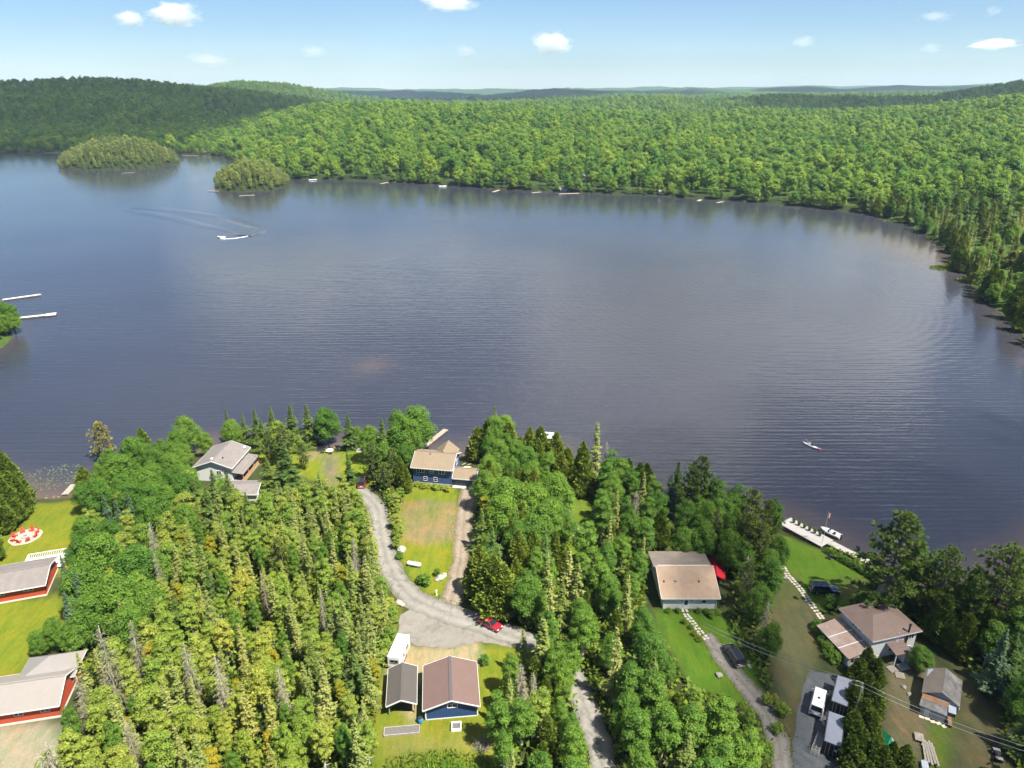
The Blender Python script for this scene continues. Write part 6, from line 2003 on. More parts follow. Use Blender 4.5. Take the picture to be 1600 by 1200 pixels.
def boat_hull(root, L, Wd, H, mat, name='hull', flat=True):
    rings = []
    for k in range(9):
        t = k / 8
        x_ = -L / 2 + L * t
        ww = Wd / 2 * (0.86 + 0.14 * min(1, t * 3)) * (1 - max(0, (t - 0.5) / 0.5) ** 2.2) + 0.02
        zk = 0.25 * H * max(0, (t - 0.6) / 0.4) ** 2
        hh = H * (1 + 0.18 * t * t)
        rings.append([(x_, -ww, hh), (x_, -ww * .82, zk + .12 * H), (x_, 0, zk - .05), (x_, ww * .82, zk + .12 * H), (x_, ww, hh), (x_, ww * .84, hh), (x_, ww * .66, .35 * H + zk), (x_, -ww * .66, .35 * H + zk), (x_, -ww * .84, hh)])
    return MB().loft(rings).build(name, mat, root, True)

def motorboat(label, loc, rz, L=5.2, seats='black_paint'):
    o = thing('motorboat', label, 'boat', loc, rz)
    boat_hull(o, L, L * .38, .8, 'paint_white')
    MB().box(L * .02, L * .08, -L * .13, L * .13, .6, 1.15).build('windshield', 'glass', o)
    MB().box(-L * .05, L * .02, -L * .12, L * .12, .3, .95).build('console', 'paint_white', o, bevel=.04)
    for s in (-1, 1): MB().box(-L * .22, -L * .12, s * L * .08 - .22, s * L * .08 + .22, .3, .75).build('seat', seats, o, bevel=.05)
    MB().box(-L * .55, -L * .49, -.18, .18, -.2, 1.1).build('outboard_motor', 'black_paint', o, bevel=.05)
    return o
bx_, by_ = W(1296, 838, .3)
motorboat('white motorboat moored along the right deck', (bx_ + .6, by_ + 1.1, .05), math.atan2(8.3, -6.6) + 0.05, 4.6)
bx_, by_ = W(346, 371, .3)
motorboat('small motorboat speeding across the lake with white foam behind', (bx_, by_, .15), R(172), 5.8)

# wake of the moving boat: foam and long low ridges of water
plain('foam', (0.80, 0.82, 0.84), 0.7, 0.1, 0.8)
def wake_ribbon(name, px_pts, w0, w1, hgt, mat, label, jit):
    line = smooth_line([Vector((*W(a, c_, 0), 0)) for a, c_ in px_pts], 1.2)
    vs, fs, n_ = [], [], len(line)
    rg_ = random.Random(len(px_pts) * 7 + int(hgt * 100))
    for i, p in enumerate(line):
        d_ = (line[min(n_ - 1, i + 1)] - line[max(0, i - 1)]).normalized()
        s = Vector((d_.y, -d_.x, 0))
        t = i / (n_ - 1)
        w_ = (w0 + (w1 - w0) * t) * min(1, 6 * (1 - t) + .15) * (1 + rg_.uniform(-jit, jit))
        for k, hh in ((-1, 0), (-.4, .8), (0, 1), (.4, .7), (1, 0)):
            q = p + s * w_ * k * .5
            vs.append((q.x, q.y, -.03 + hgt * hh * (1 - .5 * t) * (1 + rg_.uniform(-jit, jit))))
    for i in range(n_ - 1):
        for k in range(4): fs.append((i * 5 + k, i * 5 + k + 1, i * 5 + k + 6, i * 5 + k + 5))
    return tag(MB().add(vs, fs).build(name, mat, None, True), label, 'wake', kind='stuff')
wake_ribbon('foam_trail', [(343, 371.6), (352, 373), (365, 372.6), (377, 370.8), (386, 369), (390, 366.5)], 1.0, 2.0, .16, 'foam', 'white foam trail curling behind the speeding motorboat', .45)
wake_ribbon('wake_ridge', [(388, 369), (403, 364), (404, 358), (385, 351), (350, 341), (300, 333), (250, 327), (205, 325)], 8.0, 22.0, .5, 'lake_water', 'dark curved wake of the speeding motorboat', .15)
wake_ribbon('wake_ridge', [(376, 368), (370, 363), (345, 358), (310, 351), (270, 341), (230, 333), (195, 329)], 8.0, 22.0, .45, 'lake_water', 'inner wake line of the speeding motorboat', .15)

# floating raft, marker buoy, small craft on shore
rx_, ry_ = W(856, 680, .4)
rf = thing('swim_raft', 'square white floating raft off the cedar row', 'raft', (rx_, ry_, 0), R(-12))
for k in range(10): MB().box(-2.0 + .4 * k, -1.64 + .4 * k, -1.9, 1.9, .38, .44).build('plank', 'white_plank', rf)
for s in (-1, 1): MB().tube([(-2.0, s * 1.3, .1), (2.0, s * 1.3, .1)], .3, 10).build('pontoon', 'galvanised', rf)
MB().box(-.3, .3, -.2, .4, .45, .8).build('cooler', 'door_grey', rf, bevel=.04)
def canoe(name, label, cat, loc, rz, L, Wd, mat, tip=None, tilt=0.0):
    o = thing(name, label, cat, loc, rz)
    o.rotation_euler = (tilt, 0, rz)
    rings = []
    for k in range(11):
        t = k / 10
        x_ = -L / 2 + L * t
        ww = Wd / 2 * math.sin(math.pi * min(.985, max(.015, t))) ** .6
        up = .16 * abs(2 * t - 1) ** 3
        rings.append([(x_, -ww, .30 + up), (x_, -ww * .8, .07 + up * .6), (x_, 0, up * .6), (x_, ww * .8, .07 + up * .6), (x_, ww, .30 + up), (x_, ww * .55, .33 + up), (x_, 0, .36 + up), (x_, -ww * .55, .33 + up)])
    MB().loft(rings).build('hull', mat, o, True)
    if tip: MB().loft([[Vector(p) * 1.0 + Vector((-.01, 0, .012)) for p in r_] for r_ in rings[:3]]).build('tip', tip, o, True)
    MB().tube([(-.45, 0, .37), (-.2, 0, .395), (.45, 0, .38)], [.18, .22, .15], 10).build('cockpit', 'dark_interior', o)
    return o
plain('teal_plastic', (0.02, 0.22, 0.20), 0.4, 0.1)
plain('pink_plastic', (0.65, 0.16, 0.20), 0.4, 0.1)
plain('blue_plastic', (0.03, 0.20, 0.42), 0.4, 0.1)
kx, ky = W(1268.5, 697, .2)
ky_o = canoe('kayak', 'white kayak with red end out on the lake', 'kayak', (kx, ky, .02), math.atan2(4.5, -3.3), 5.6, .95, 'paint_white', 'pink_plastic')
cx_, cy_ = W(1040, 806, 2)
canoe('kayak', 'teal kayak lying on the dark shore among the trees', 'kayak', (cx_, cy_, hz(cx_, cy_) + .05), R(110), 4.0, .9, 'teal_plastic', tilt=.15)
cx_, cy_ = W(1032, 785, 1)
canoe('canoe', 'black canoe pulled up at the dark shore', 'canoe', (cx_, cy_, hz(cx_, cy_) + .05), R(15), 4.2, .9, 'black_paint')
cx_, cy_ = W(104, 771, 1)
canoe('canoe', 'dark canoe beside the short grey dock', 'canoe', (cx_ + 3.5, cy_ - 1.2, hz(cx_ + 3.5, cy_ - 1.2) + .05), R(60), 3.8, .9, 'black_paint')

def person(label, loc, rz, shirt, arms):
    """Seated paddler: one continuous skinned body."""
    me_ = bpy.data.meshes.new('person')
    J = [(0, 0, 0), (-.03, 0, .22), (-.04, 0, .42), (-.03, 0, .52), (-.02, 0, .60), (0, 0, .74),
         (.02, .19, .43), arms[0], arms[1], (.02, -.19, .43), arms[2], arms[3],
         (.12, .11, -.02), (.42, .13, .10), (.75, .11, -.05), (.12, -.11, -.02), (.42, -.13, .10), (.75, -.11, -.05)]
    E_ = [(0, 1), (1, 2), (2, 3), (3, 4), (4, 5), (2, 6), (6, 7), (7, 8), (2, 9), (9, 10), (10, 11), (0, 12), (12, 13), (13, 14), (0, 15), (15, 16), (16, 17)]
    rad = [.15, .14, .15, .06, .085, .075, .07, .045, .035, .07, .045, .035, .10, .075, .05, .10, .075, .05]
    me_.from_pydata(J, E_, [])
    o = obj_np('person', me_)
    o.modifiers.new('skin', 'SKIN')
    for k, v_ in enumerate(me_.skin_vertices[0].data):
        v_.radius = (rad[k], rad[k]); v_.use_root = (k == 0)
    sb = o.modifiers.new('sub', 'SUBSURF'); sb.levels = 1; sb.render_levels = 1
    me_.materials.append(MATS[shirt])
    o.location = loc
    o.rotation_euler = (0, 0, rz)
    tag(o, label, 'person')
    MB().tube([(-.01, 0, .66), (0, 0, .76), (0, 0, .80)], [.10, .11, .05], 10).build('sun_hat', 'pale_wood', o)
    return o
person('person in a white top sitting in the white kayak with paddle raised', (kx - .35, ky + .5, .42), math.atan2(4.5, -3.3), 'white_paint',
       [(.28, .30, .30), (.45, .22, .48), (.28, -.30, .30), (.45, -.18, .42)])
pd = thing('paddle', 'white double-bladed paddle held up over the kayak', 'paddle', (kx - .75, ky + .75, 1.0), R(20))
MB().tube([(-.7, 0, .75), (.6, 0, -.62)], .035, 6).build('shaft', 'white_paint', pd)
MB().obox((-.88, 0, .95), (.5, .20, .04), 0, 0, R(47)).build('blade', 'white_paint', pd)
MB().obox((.74, 0, -.76), (.45, .20, .04), 0, 0, R(47)).build('blade', 'white_paint', pd)
mx_, my_ = W(346, 371, .3)
person('person in dark clothes driving the speeding motorboat', (mx_ + .9, my_ - .1, 1.0), R(172), 'black_paint', [(.28, .28, .34), (.5, .15, .40), (.28, -.28, .34), (.5, -.15, .40)])

# flagpole on the deck
fx, fy = W(1285, 848, 1.25)
fp_ = thing('flagpole', 'white flagpole with a red and white flag on the right deck', 'flagpole', (fx, fy, 1.25), 0)
MB().tube([(0, 0, 0), (0, 0, 7.6)], [.06, .035], 8).build('pole', 'white_paint', fp_)
MB().tube([(0, 0, 7.6), (0, 0, 7.72)], .08, 8).build('finial', 'galvanised', fp_)
for k, (m_, x0_, x1_) in enumerate((('lamp_red', .05, .22), ('white_paint', .22, .55), ('lamp_red', .55, .72))):
    MB().loft([[(x0_, -.012, 6.2), (x0_, .012, 6.2), (x0_, .012, 7.4), (x0_, -.012, 7.4)], [(x1_, .04, 6.1), (x1_, .065, 6.1), (x1_, .065, 7.3), (x1_, .04, 7.3)]]).build('flag_panel', m_, fp_)

# ------------------------------------------------------------------ yard things
plain('stone_pale', (0.26, 0.245, 0.225), 0.9, 0.2, 3.0, bumpy=.5)
plain('stone_grey', (0.33, 0.32, 0.31), 0.9, 0.2, 3.0, bumpy=.5)
plain('ash', (0.10, 0.095, 0.09), 0.95, 0.3, 4.0)
plain('chair_red', (0.55, 0.05, 0.04), 0.5, 0.1)
def rock_mesh(seed):
    bm_ = bmesh.new(); bmesh.ops.create_icosphere(bm_, subdivisions=2, radius=.5)
    for v_ in bm_.verts:
        n_ = mnoise.noise(v_.co * 2.2 + Vector((seed * 7.3, 0, 0)))
        v_.co *= 1 + .45 * n_
        v_.co.z = max(v_.co.z, -.28) * .75
    me_ = bpy.data.meshes.new('boulder'); bm_.to_mesh(me_); bm_.free()
    me_.materials.append(MATS['stone_pale'])
    return me_
ROCKS = [rock_mesh(i) for i in range(4)]
def boulder(px, py, s, label, k=0):
    x, y, z = at3(px, py)
    o = obj_np('boulder', ROCKS[k % 4])
    o.location = (x, y, z + .15 * s); o.scale = (s, s * .85, s * .8); o.rotation_euler = (0, 0, px * .7)
    return tag(o, label, 'boulder')
boulder(627, 860, 2.0, 'big white boulder at the road edge beside a small dark shrub')
boulder(622, 855, 1.2, 'smaller white boulder just behind the big one at the road edge', 1)
boulder(624, 943, 1.5, 'pale boulder at the left road edge above the parking area', 2)
boulder(629, 946, 1.0, 'small pale boulder beside the one above the parking area', 3)
boulder(688, 904, 1.9, 'largest pale boulder of the pile on the blue house lawn', 1)
boulder(694, 900, 1.3, 'middle-sized boulder at the right of the pile on the lawn', 2)
boulder(683, 907, 1.0, 'smallest boulder at the left of the pile on the lawn', 3)
boulder(1124, 1056, 1.3, 'white rock alone on the grass left of the lane', 0)
boulder(1171, 1042, .9, 'white bucket at the foot of the trees right of the black SUV', 2)  # a rock mesh stands in for the bucket
boulder(1090, 990, .7, 'pale stone at the end of the flower bed by the path', 3)
boulder(1083, 980, .6, 'pale stone in the middle of the flower bed by the path', 1)
boulder(1420, 1085, .8, 'pale stone in the dirt yard left of the old shed', 2)
boulder(1412, 1074, .9, 'flat pale stone in the dirt yard nearer the brown-roofed house', 1)
boulder(955, 786, 1.0, 'pale stone on the bright grass below the tall slim spruce', 2)

x, y, z = at3(647, 885)
o = thing('propane_tank', 'white horizontal propane tank on the lawn', 'tank', (x, y, z), R(-14))
rings = [[(xx, rr * math.cos(a * math.pi / 6), .62 + rr * math.sin(a * math.pi / 6)) for a in range(12)] for xx, rr in ((-1.5, .05), (-1.42, .28), (-1.2, .45), (1.2, .45), (1.42, .28), (1.5, .05))]
MB().loft(rings).build('tank', 'white_paint', o, True)
MB().tube([(0, 0, 1.0), (0, 0, 1.2)], .22, 10).build('dome_lid', 'galvanised', o)
for x_ in (-.9, .9): MB().box(x_ - .1, x_ + .1, -.35, .35, 0, .3).build('foot', 'concrete', o)
x, y, z = at3(682, 930)
o = thing('garden_ornament', 'small white post ornament at the tip of the lawn', 'ornament', (x, y, z), 0)
MB().tube([(0, 0, 0), (0, 0, .7), (0, 0, .95)], [.18, .12, .16], 10).build('post', 'white_paint', o)
MB().tube([(0, 0, .95), (0, 0, 1.1), (0, 0, 1.25)], [.1, .17, .06], 10).build('cap', 'white_paint', o)

def chair(label, x, y, z, rz, mat, group=None, name='chair'):
    o = thing(name, label, 'chair', (x, y, z), rz, group)
    for k in range(4): MB().obox((.02, -.24 + .16 * k, .36), (.55, .14, .03), 0, 0, R(8)).build('seat_slat', mat, o)
    for k in range(4): MB().obox((-.36, -.24 + .16 * k, .72), (.04, .14, .85), 0, 0, R(-18)).build('back_slat', mat, o)
    for s in (-1, 1):
        MB().obox((.0, s * .40, .55), (.72, .12, .03)).build('armrest', mat, o)
        MB().box(.22, .30, s * .36 - .04, s * .36 + .04, 0, .54).build('leg', mat, o)
        MB().obox((-.25, s * .34, .22), (.75, .06, .10), 0, 0, R(22)).build('leg', mat, o)
    return o
# gravel fire circle with red chairs on the left lawn
fx, fy = W(40, 839)
circ = MB().add([(fx + 3.1 * math.cos(a * math.pi / 16) * (1 + .03 * math.sin(a * 5)), fy + 3.1 * math.sin(a * math.pi / 16) * (1 + .03 * math.sin(a * 5)), GZ + .02) for a in range(32)], [tuple(range(32))])
plain('circle_gravel', (0.33, 0.27, 0.21), 0.95, .15, 4.0)
tag(circ.build('gravel_circle', 'circle_gravel'), kind='structure')
def fire_pit(label, x, y, z, r, n_=10):
    o = thing('fire_pit', label, 'fire pit', (x, y, z), 0)
    for k in range(n_):
        a = k * 2 * math.pi / n_
        MB().obox((r * math.cos(a), r * math.sin(a), .18), (.30, 2 * math.pi * r / n_ * .92, .36), a).build('stone', 'stone_grey', o, bevel=.04)
    MB().tube([(0, 0, .0), (0, 0, .12)], r * .85, 12).build('ash_bed', 'ash', o)
    return o
fire_pit('round stone fire pit inside the ring of red chairs', fx, fy, GZ + .02, .6)
NTH = ('nearest the lake', 'next clockwise from the lake side', 'on the right side', 'at the lower right', 'at the bottom', 'at the lower left', 'on the left side', 'at the upper left')
for k in range(8):
    a = PI2 - k * math.pi / 4
    chair('red wooden chair of the fire circle, ' + NTH[k], fx + 2.15 * math.cos(a), fy + 2.15 * math.sin(a), GZ + .02, a + math.pi, 'chair_red', 'red chairs round the fire circle')

# picnic spot on the cottage lawn
x, y, z = at3(515, 704)
tb = thing('picnic_table', 'pale round garden table on the open lawn near the shore', 'table', (x, y, z), 0)
MB().tube([(0, 0, .70), (0, 0, .76)], 1.0, 16).build('top', 'white_paint', tb)
MB().tube([(0, 0, 0), (0, 0, .7)], .12, 8).build('pedestal', 'galvanised', tb)
MB().tube([(0, 0, 0), (0, 0, .05)], .45, 10).build('base', 'galvanised', tb)
for k, wd in enumerate(('right', 'far', 'left', 'near')):
    a = k * PI2 + .3
    chair('dark garden chair on the %s side of the pale round table' % wd, x + 1.75 * math.cos(a), y + 1.75 * math.sin(a), z, a + math.pi, 'black_paint', 'dark chairs round the garden table')
x, y, z = at3(506, 702)
bch = thing('bench', 'dark garden bench left of the pale round table', 'bench', (x - 1.0, y + .6, z), R(20))
MB().box(-.9, .9, -.22, .22, .42, .47).build('seat', 'black_paint', bch)
MB().box(-.9, .9, .2, .25, .5, .95).build('backrest', 'black_paint', bch)
for s in (-1, 1): MB().box(s * .8 - .05, s * .8 + .05, -.2, .2, 0, .42).build('leg', 'black_paint', bch)
fire_pit('round pale stone fire ring on the shore right of the lone lawn', *at3(562, 700), .9, 12)
x, y, z = at3(909, 832)
tag(MB().add([(x + 2.3 * math.cos(a * math.pi / 12), y + 2.3 * math.sin(a * math.pi / 12), GZ + .02) for a in range(24)], [tuple(range(24))]).build('gravel_circle', 'circle_gravel'), kind='structure')
fire_pit('dark fire pit on the shaded grass gap between the woods', x, y, GZ + .02, .7)
for k, (a, wd) in enumerate(((.4, 'right'), (2.4, 'left'), (4.2, 'near'))):
    chair('dark chair on the %s side of the shaded fire pit' % wd, x + 1.7 * math.cos(a), y + 1.7 * math.sin(a), GZ + .02, a + math.pi, 'black_paint', 'dark chairs at the shaded fire pit')

# garage yard
x, y, z = at3(663, 1129)
o = thing('rain_barrel', 'blue plastic barrel at the left corner of the blue garage', 'barrel', (x - .6, y, z), 0)
MB().tube([(0, 0, 0), (0, 0, .15), (0, 0, .5), (0, 0, .85), (0, 0, 1.0)], [.33, .37, .40, .37, .33], 16).build('drum', 'blue_plastic', o, True)
MB().tube([(0, 0, 1.0), (0, 0, 1.05)], .35, 16).build('lid', 'black_paint', o)
x, y, z = at3(46, 787)
o = thing('rain_barrel', 'blue plastic barrel at the top left of the left lawn', 'barrel', (x, y, z), 0)
MB().tube([(0, 0, 0), (0, 0, .15), (0, 0, .6), (0, 0, 1.1), (0, 0, 1.3)], [.5, .55, .6, .55, .5], 16).build('drum', 'blue_plastic', o, True)
MB().tube([(0, 0, 1.3), (0, 0, 1.35)], .52, 16).build('lid', 'blue_plastic', o)
x, y, z = at3(628, 1143)
o = thing('garden_bed', 'long low timber garden bed on the grass below the carport', 'garden bed', (x, y, z), R(6))
for s in (-1, 1):
    MB().box(-2.6, 2.6, s * .7 - .06, s * .7 + .06, 0, .35).build('side_board', 'weathered_wood', o)
    MB().box(s * 2.6 - .06, s * 2.6 + .06, -.64, .64, 0, .35).build('end_board', 'weathered_wood', o)
MB().box(-2.54, 2.54, -.64, .64, 0, .25).build('soil', 'ash', o)
x, y, z = at3(713, 1137)
o = thing('cold_frame', 'small white-framed square cold frame in front of the blue garage', 'cold frame', (x, y, z), R(4))
for s in (-1, 1):
    MB().box(-.75, .75, s * .65 - .07, s * .65 + .07, 0, .5).build('side_board', 'white_paint', o)
    MB().box(s * .68 - .07, s * .68 + .07, -.58, .58, 0, .5).build('end_board', 'white_paint', o)
MB().box(-.6, .6, -.58, .58, 0, .3).build('soil', 'ash', o)
x, y, z = at3(754, 1166)
o = thing('brush_pile', 'round heap of grey brush at the edge of the garage yard', 'brush pile', (x, y, z), 0)
rg = np.random.default_rng(3)
n = 900
d = unit(rg, n); d[:, 2] = np.abs(d[:, 2])
V, Q = cards(d * np.array([1.2, 1.1, .9]) * rg.uniform(.3, 1, (n, 1)), unit(rg, n) * .9 + np.array([0, 0, -.1]), d + unit(rg, n) * .5, rg.uniform(.5, 1.2, n), rg.uniform(.04, .1, n))
obj_np('twigs', mesh_np('twigs', V, Q, 'dry_twig', tint=np.repeat(rg.random(n) * .5, 4)), o)
plain('earth', (0.09, 0.075, 0.06), 0.95, .2)
MB().tube([(0, 0, 0), (0, 0, .4), (0, 0, .7)], [.95, .7, .2], 12).build('heap_core', 'earth', o, True)

# right-hand yard
for k in range(7):
    t_ = k / 6
    x, y = W(1282 - 10 * t_, 1156 + 24 * t_)
    o = thing('pallet', ('pale wooden pallet leaning in the row beside the container, %s' % ('first', 'second', 'third', 'fourth', 'fifth', 'sixth', 'seventh')[k]) + ' from the lake end', 'pallet', (x, y, GZ), math.atan2(-2.85, 5.25), 'pallets leaning beside the container')
    for q in range(3): MB().obox((0, 0, .25 + .38 * q), (1.15, .03, .13), 0, R(-12)).build('slat', 'white_plank', o)
    for s in (-.5, 0, .5): MB().obox((s, .06, .6), (.08, .08, 1.15), 0, R(-12)).build('runner', 'pale_wood', o)
for k, (px, py, lb) in enumerate(((1300, 1086, 'small pale crate beside the container nearer the lake'), (1289, 1132, 'small wooden crate beside the container by the pallets'))):
    x, y, z = at3(px, py)
    o = thing('crate', lb, 'crate', (x, y, z), .4 * k)
    for s in (-1, 1):
        for q in range(3): MB().box(-.4, .4, s * .3 - .02, s * .3 + .02, .05 + .2 * q, .2 + .2 * q).build('slat', 'pale_wood', o)
        MB().box(s * .4 - .03, s * .4 + .03, -.28, .28, 0, .62).build('end_panel', 'pale_wood', o)
    MB().box(-.36, .36, -.27, .27, .02, .06).build('base', 'pale_wood', o)
x, y, z = at3(1386, 1154)
plain('green_tarp', (0.02, 0.33, 0.16), 0.5, .1)
o = thing('tent', 'small green and white tent tarp at the end of the tall hedge', 'tent', (x, y, z), R(25))
MB().add([(-1.1, -.9, 0), (-1.1, .9, 0), (.2, -.9, 0), (.2, .9, 0), (-.45, -.7, 1.3), (-.45, .7, 1.3)], [(0, 1, 5, 4), (2, 4, 5, 3), (0, 4, 2), (1, 3, 5)]).build('canopy', 'green_tarp', o)
MB().add([(.22, -.9, 0), (.22, .9, 0), (.55, .85, 0), (.55, -.85, 0), (-.40, -.7, 1.32), (-.40, .7, 1.32)], [(3, 4, 5, 2), (0, 4, 3), (1, 2, 5), (0, 1, 5, 4)]).build('flap', 'white_paint', o)
x, y, z = at3(1450, 1180)
o = thing('lumber_pile', 'stack of weathered boards and a workbench at the bottom right', 'lumber', (x, y, z), R(-22))
for k in range(5): MB().obox((-.5 + .32 * k, .3 * (k % 2), .35 + .05 * k), (.28, 4.0, .06), .03 * k).build('board', 'weathered_wood', o)
for y_ in (-1.4, 1.4): MB().box(-.8, 1.0, y_ - .1, y_ + .1, 0, .34).build('bearer', 'weathered_wood', o)
MB().obox((-.9, 2.6, .4), (1.2, 1.5, .08)).build('bench_top', 'weathered_wood', o)
for s in (-.45, .45): MB().box(-.9 + s - .05, -.9 + s + .05, 2.0, 3.2, 0, .36).build('bench_leg', 'weathered_wood', o)
MB().obox((-.75, -2.4, .3), (.9, 1.4, .5)).build('covered_box', 'siding_old', o, bevel=.06)
for k, (px, py, rz) in enumerate(((1394, 1046, .3), (1406, 1056, -.3))):
    x, y, z = at3(px, py)
    o = thing('pallet', ('flat grey pallet at the porch of the brown-roofed house', 'flat grey pallet right of the porch step pallet')[k], 'pallet', (x, y, z), rz)
    for q in range(6): MB().box(-.7 + .24 * q, -.5 + .24 * q, -.7, .7, .12, .15).build('slat', 'weathered_wood', o)
    for s in (-.6, 0, .6): MB().box(-.7, .7, s - .05, s + .05, 0, .118).build('runner', 'weathered_wood', o)
x, y, z = at3(1557, 1184)
o = thing('quad_bike', 'black quad bike parked under the trees at the lower right', 'quad bike', (x, y, z), R(70))
MB().box(-.9, .9, -.3, .3, .45, .8).build('body', 'black_paint', o, bevel=.1)
MB().box(-.5, .2, -.17, .17, .8, .95).build('seat', 'rubber', o, bevel=.05)
for sx in (-.62, .62):
    for sy in (-.45, .45): MB().tube([(sx, sy - .12, .3), (sx, sy + .12, .3)], .3, 14).build('wheel', 'rubber', o)
MB().tube([(.45, -.4, 1.05), (.55, 0, 1.0), (.45, .4, 1.05)], .025, 6).build('handlebar', 'galvanised', o)
for sx in (-.85, .75): MB().box(sx - .25, sx + .25, -.45, .45, .82, .86).build('rack', 'galvanised', o)
x, y, z = at3(1590, 1168)
o = thing('board', 'pale weathered panel leaning by the right edge above the quad bike', 'board', (x - .6, y + .4, z), R(-40))
for k in range(4): MB().obox((-.6 + .4 * k, 0, 1.0), (.38, .05, 2.6 - .2 * k), 0, R(-35)).build('plank', 'weathered_wood', o)
MB().obox((0, .1, 1.0), (1.6, .05, .12), 0, R(-35)).build('batten', 'weathered_wood', o)
x, y, z = at3(1303, 870)
o = thing('bench', 'grey wooden bench facing the water beside the waterside hedge', 'bench', (x, y, z), R(-32))
MB().box(-.9, .9, -.22, .22, .42, .47).build('seat', 'weathered_wood', o)
MB().box(-.9, .9, -.28, -.23, .5, .95).build('backrest', 'weathered_wood', o)
for s in (-1, 1): MB().box(s * .8 - .05, s * .8 + .05, -.2, .2, 0, .42).build('leg', 'weathered_wood', o)
x, y, z = at3(1297, 871)
o = thing('bench', 'dark low seat left of the grey waterside bench', 'bench', (x - .5, y - .3, z), R(-32))
MB().box(-.5, .5, -.3, .3, .32, .4).build('seat', 'black_paint', o)
for s in (-1, 1): MB().box(s * .4 - .05, s * .4 + .05, -.25, .25, 0, .32).build('leg', 'black_paint', o)
ords = ('first', 'second', 'third', 'fourth', 'fifth', 'sixth')
plain('pot_clay', (0.16, 0.10, 0.08), 0.8, .15)
for k in range(6):
    x, y = W(1240 + 8.2 * k, 817 + 4.1 * k, 1.25)
    o = thing('flower_pot', 'potted plant along the lake side of the white deck, %s from the left' % ords[k], 'flower pot', (x, y, 1.27), k, 'potted plants on the deck')
    MB().tube([(0, 0, 0), (0, 0, .4)], [.22, .3], 10).build('pot', 'pot_clay', o)
    q = obj_np('plant', KIND['shrub'][k % 3][0], o); q.scale = (.33, .33, .42); q.location = (0, 0, .3)
x, y, z = at3(1225, 903)
boulder(1226, 904, 1.0, 'grey rock at the upper end of the flagstone path', 3)

# flagstone path and stepping stones
plain('flagstone', (0.50, 0.45, 0.39), 0.9, .2, 2.0)
def stone_path(label, px_pts, width, size, seed, gap):
    o = thing('stone_path', None, None, (0, 0, 0))
    o['kind'] = 'structure'
    rg_ = random.Random(seed)
    line = smooth_line([Vector((*W(a, c_), 0)) for a, c_ in px_pts], gap)
    protos = []
    for k in range(5):
        m_ = 6
        poly = [(size * .5 * rg_.uniform(.75, 1.05) * math.cos(a * 2 * math.pi / m_), size * .5 * rg_.uniform(.75, 1.05) * math.sin(a * 2 * math.pi / m_)) for a in range(m_)]
        q = MB().prism(poly, 0, .06).build('stone', 'flagstone', o)
        protos.append(q)
    first = 0
    n_ = len(line)
    for i, p in enumerate(line):
        d_ = (line[min(n_ - 1, i + 1)] - line[max(0, i - 1)]).normalized()
        s = Vector((d_.y, -d_.x, 0))
        cols = max(1, int(width / size))
        for k in range(cols):
            off = (k - (cols - 1) / 2) * size * 1.06
            pos = p + s * (off + rg_.uniform(-.06, .06)) + d_ * rg_.uniform(-.08, .08)
            if first < 5: q = protos[first]; first += 1
            else: q = obj_np('stone', protos[rg_.randrange(5)].data, o)
            q.location = (pos.x, pos.y, hz(pos.x, pos.y) - .01)
            q.rotation_euler = (0, 0, rg_.uniform(0, 6.28))
    return o
stone_path('', [(1222, 884), (1232, 900), (1250, 920), (1268, 945), (1284, 966)], 1.5, .62, 3, .62)
stone_path('', [(1070, 953), (1072, 960), (1084, 975), (1096, 990), (1104, 998)], 1.3, .6, 5, .62)
stone_path('', [(1022, 857), (1030, 868), (1038, 882)], .6, .6, 7, .95)

# utility pole and wires
px_, py_ = W(1348, 1068, GZ + 8.6)
up = thing('utility_pole', 'grey wooden utility pole rising out of the tall hedge', 'utility pole', (px_, py_, GZ - .3), 0)
MB().tube([(0, 0, 0), (0, 0, 9.0)], [.16, .11], 10).build('pole', 'weathered_wood', up)
MB().obox((0, 0, 8.5), (1.2, .1, .12), R(60)).build('crossarm', 'weathered_wood', up)
MB().tube([(.2, .2, 7.2), (.2, .2, 8.0)], .2, 10).build('transformer', 'galvanised', up)
def wire(label, A_, B_, sag):
    pts = []
    for k in range(15):
        t_ = k / 14
        p = Vector(A_).lerp(Vector(B_), t_)
        p.z -= sag * 4 * t_ * (1 - t_)
        pts.append(p)
    return tag(MB().tube(pts, .022, 5).build('power_line', 'galvanised', None, True), label, 'wire')
p2 = W(1660, 1185, GZ + 8.6); p0 = W(1098, 975, GZ + 6.5)
for s, nm in ((-.45, 'left'), (.45, 'right')):
    wire('thin power line from the hedge pole up to the tan-roofed house, %s strand' % nm, (px_ + s * .5, py_ + s * .87, GZ + 8.4), (p0[0] + s * .5, p0[1] + s * .87, GZ + 6.5), .8)
    wire('thin power line from the hedge pole out to the right edge, %s strand' % nm, (px_ + s * .5, py_ + s * .87, GZ + 8.4), (p2[0] + s * .5, p2[1] + s * .87, GZ + 8.4), .9)

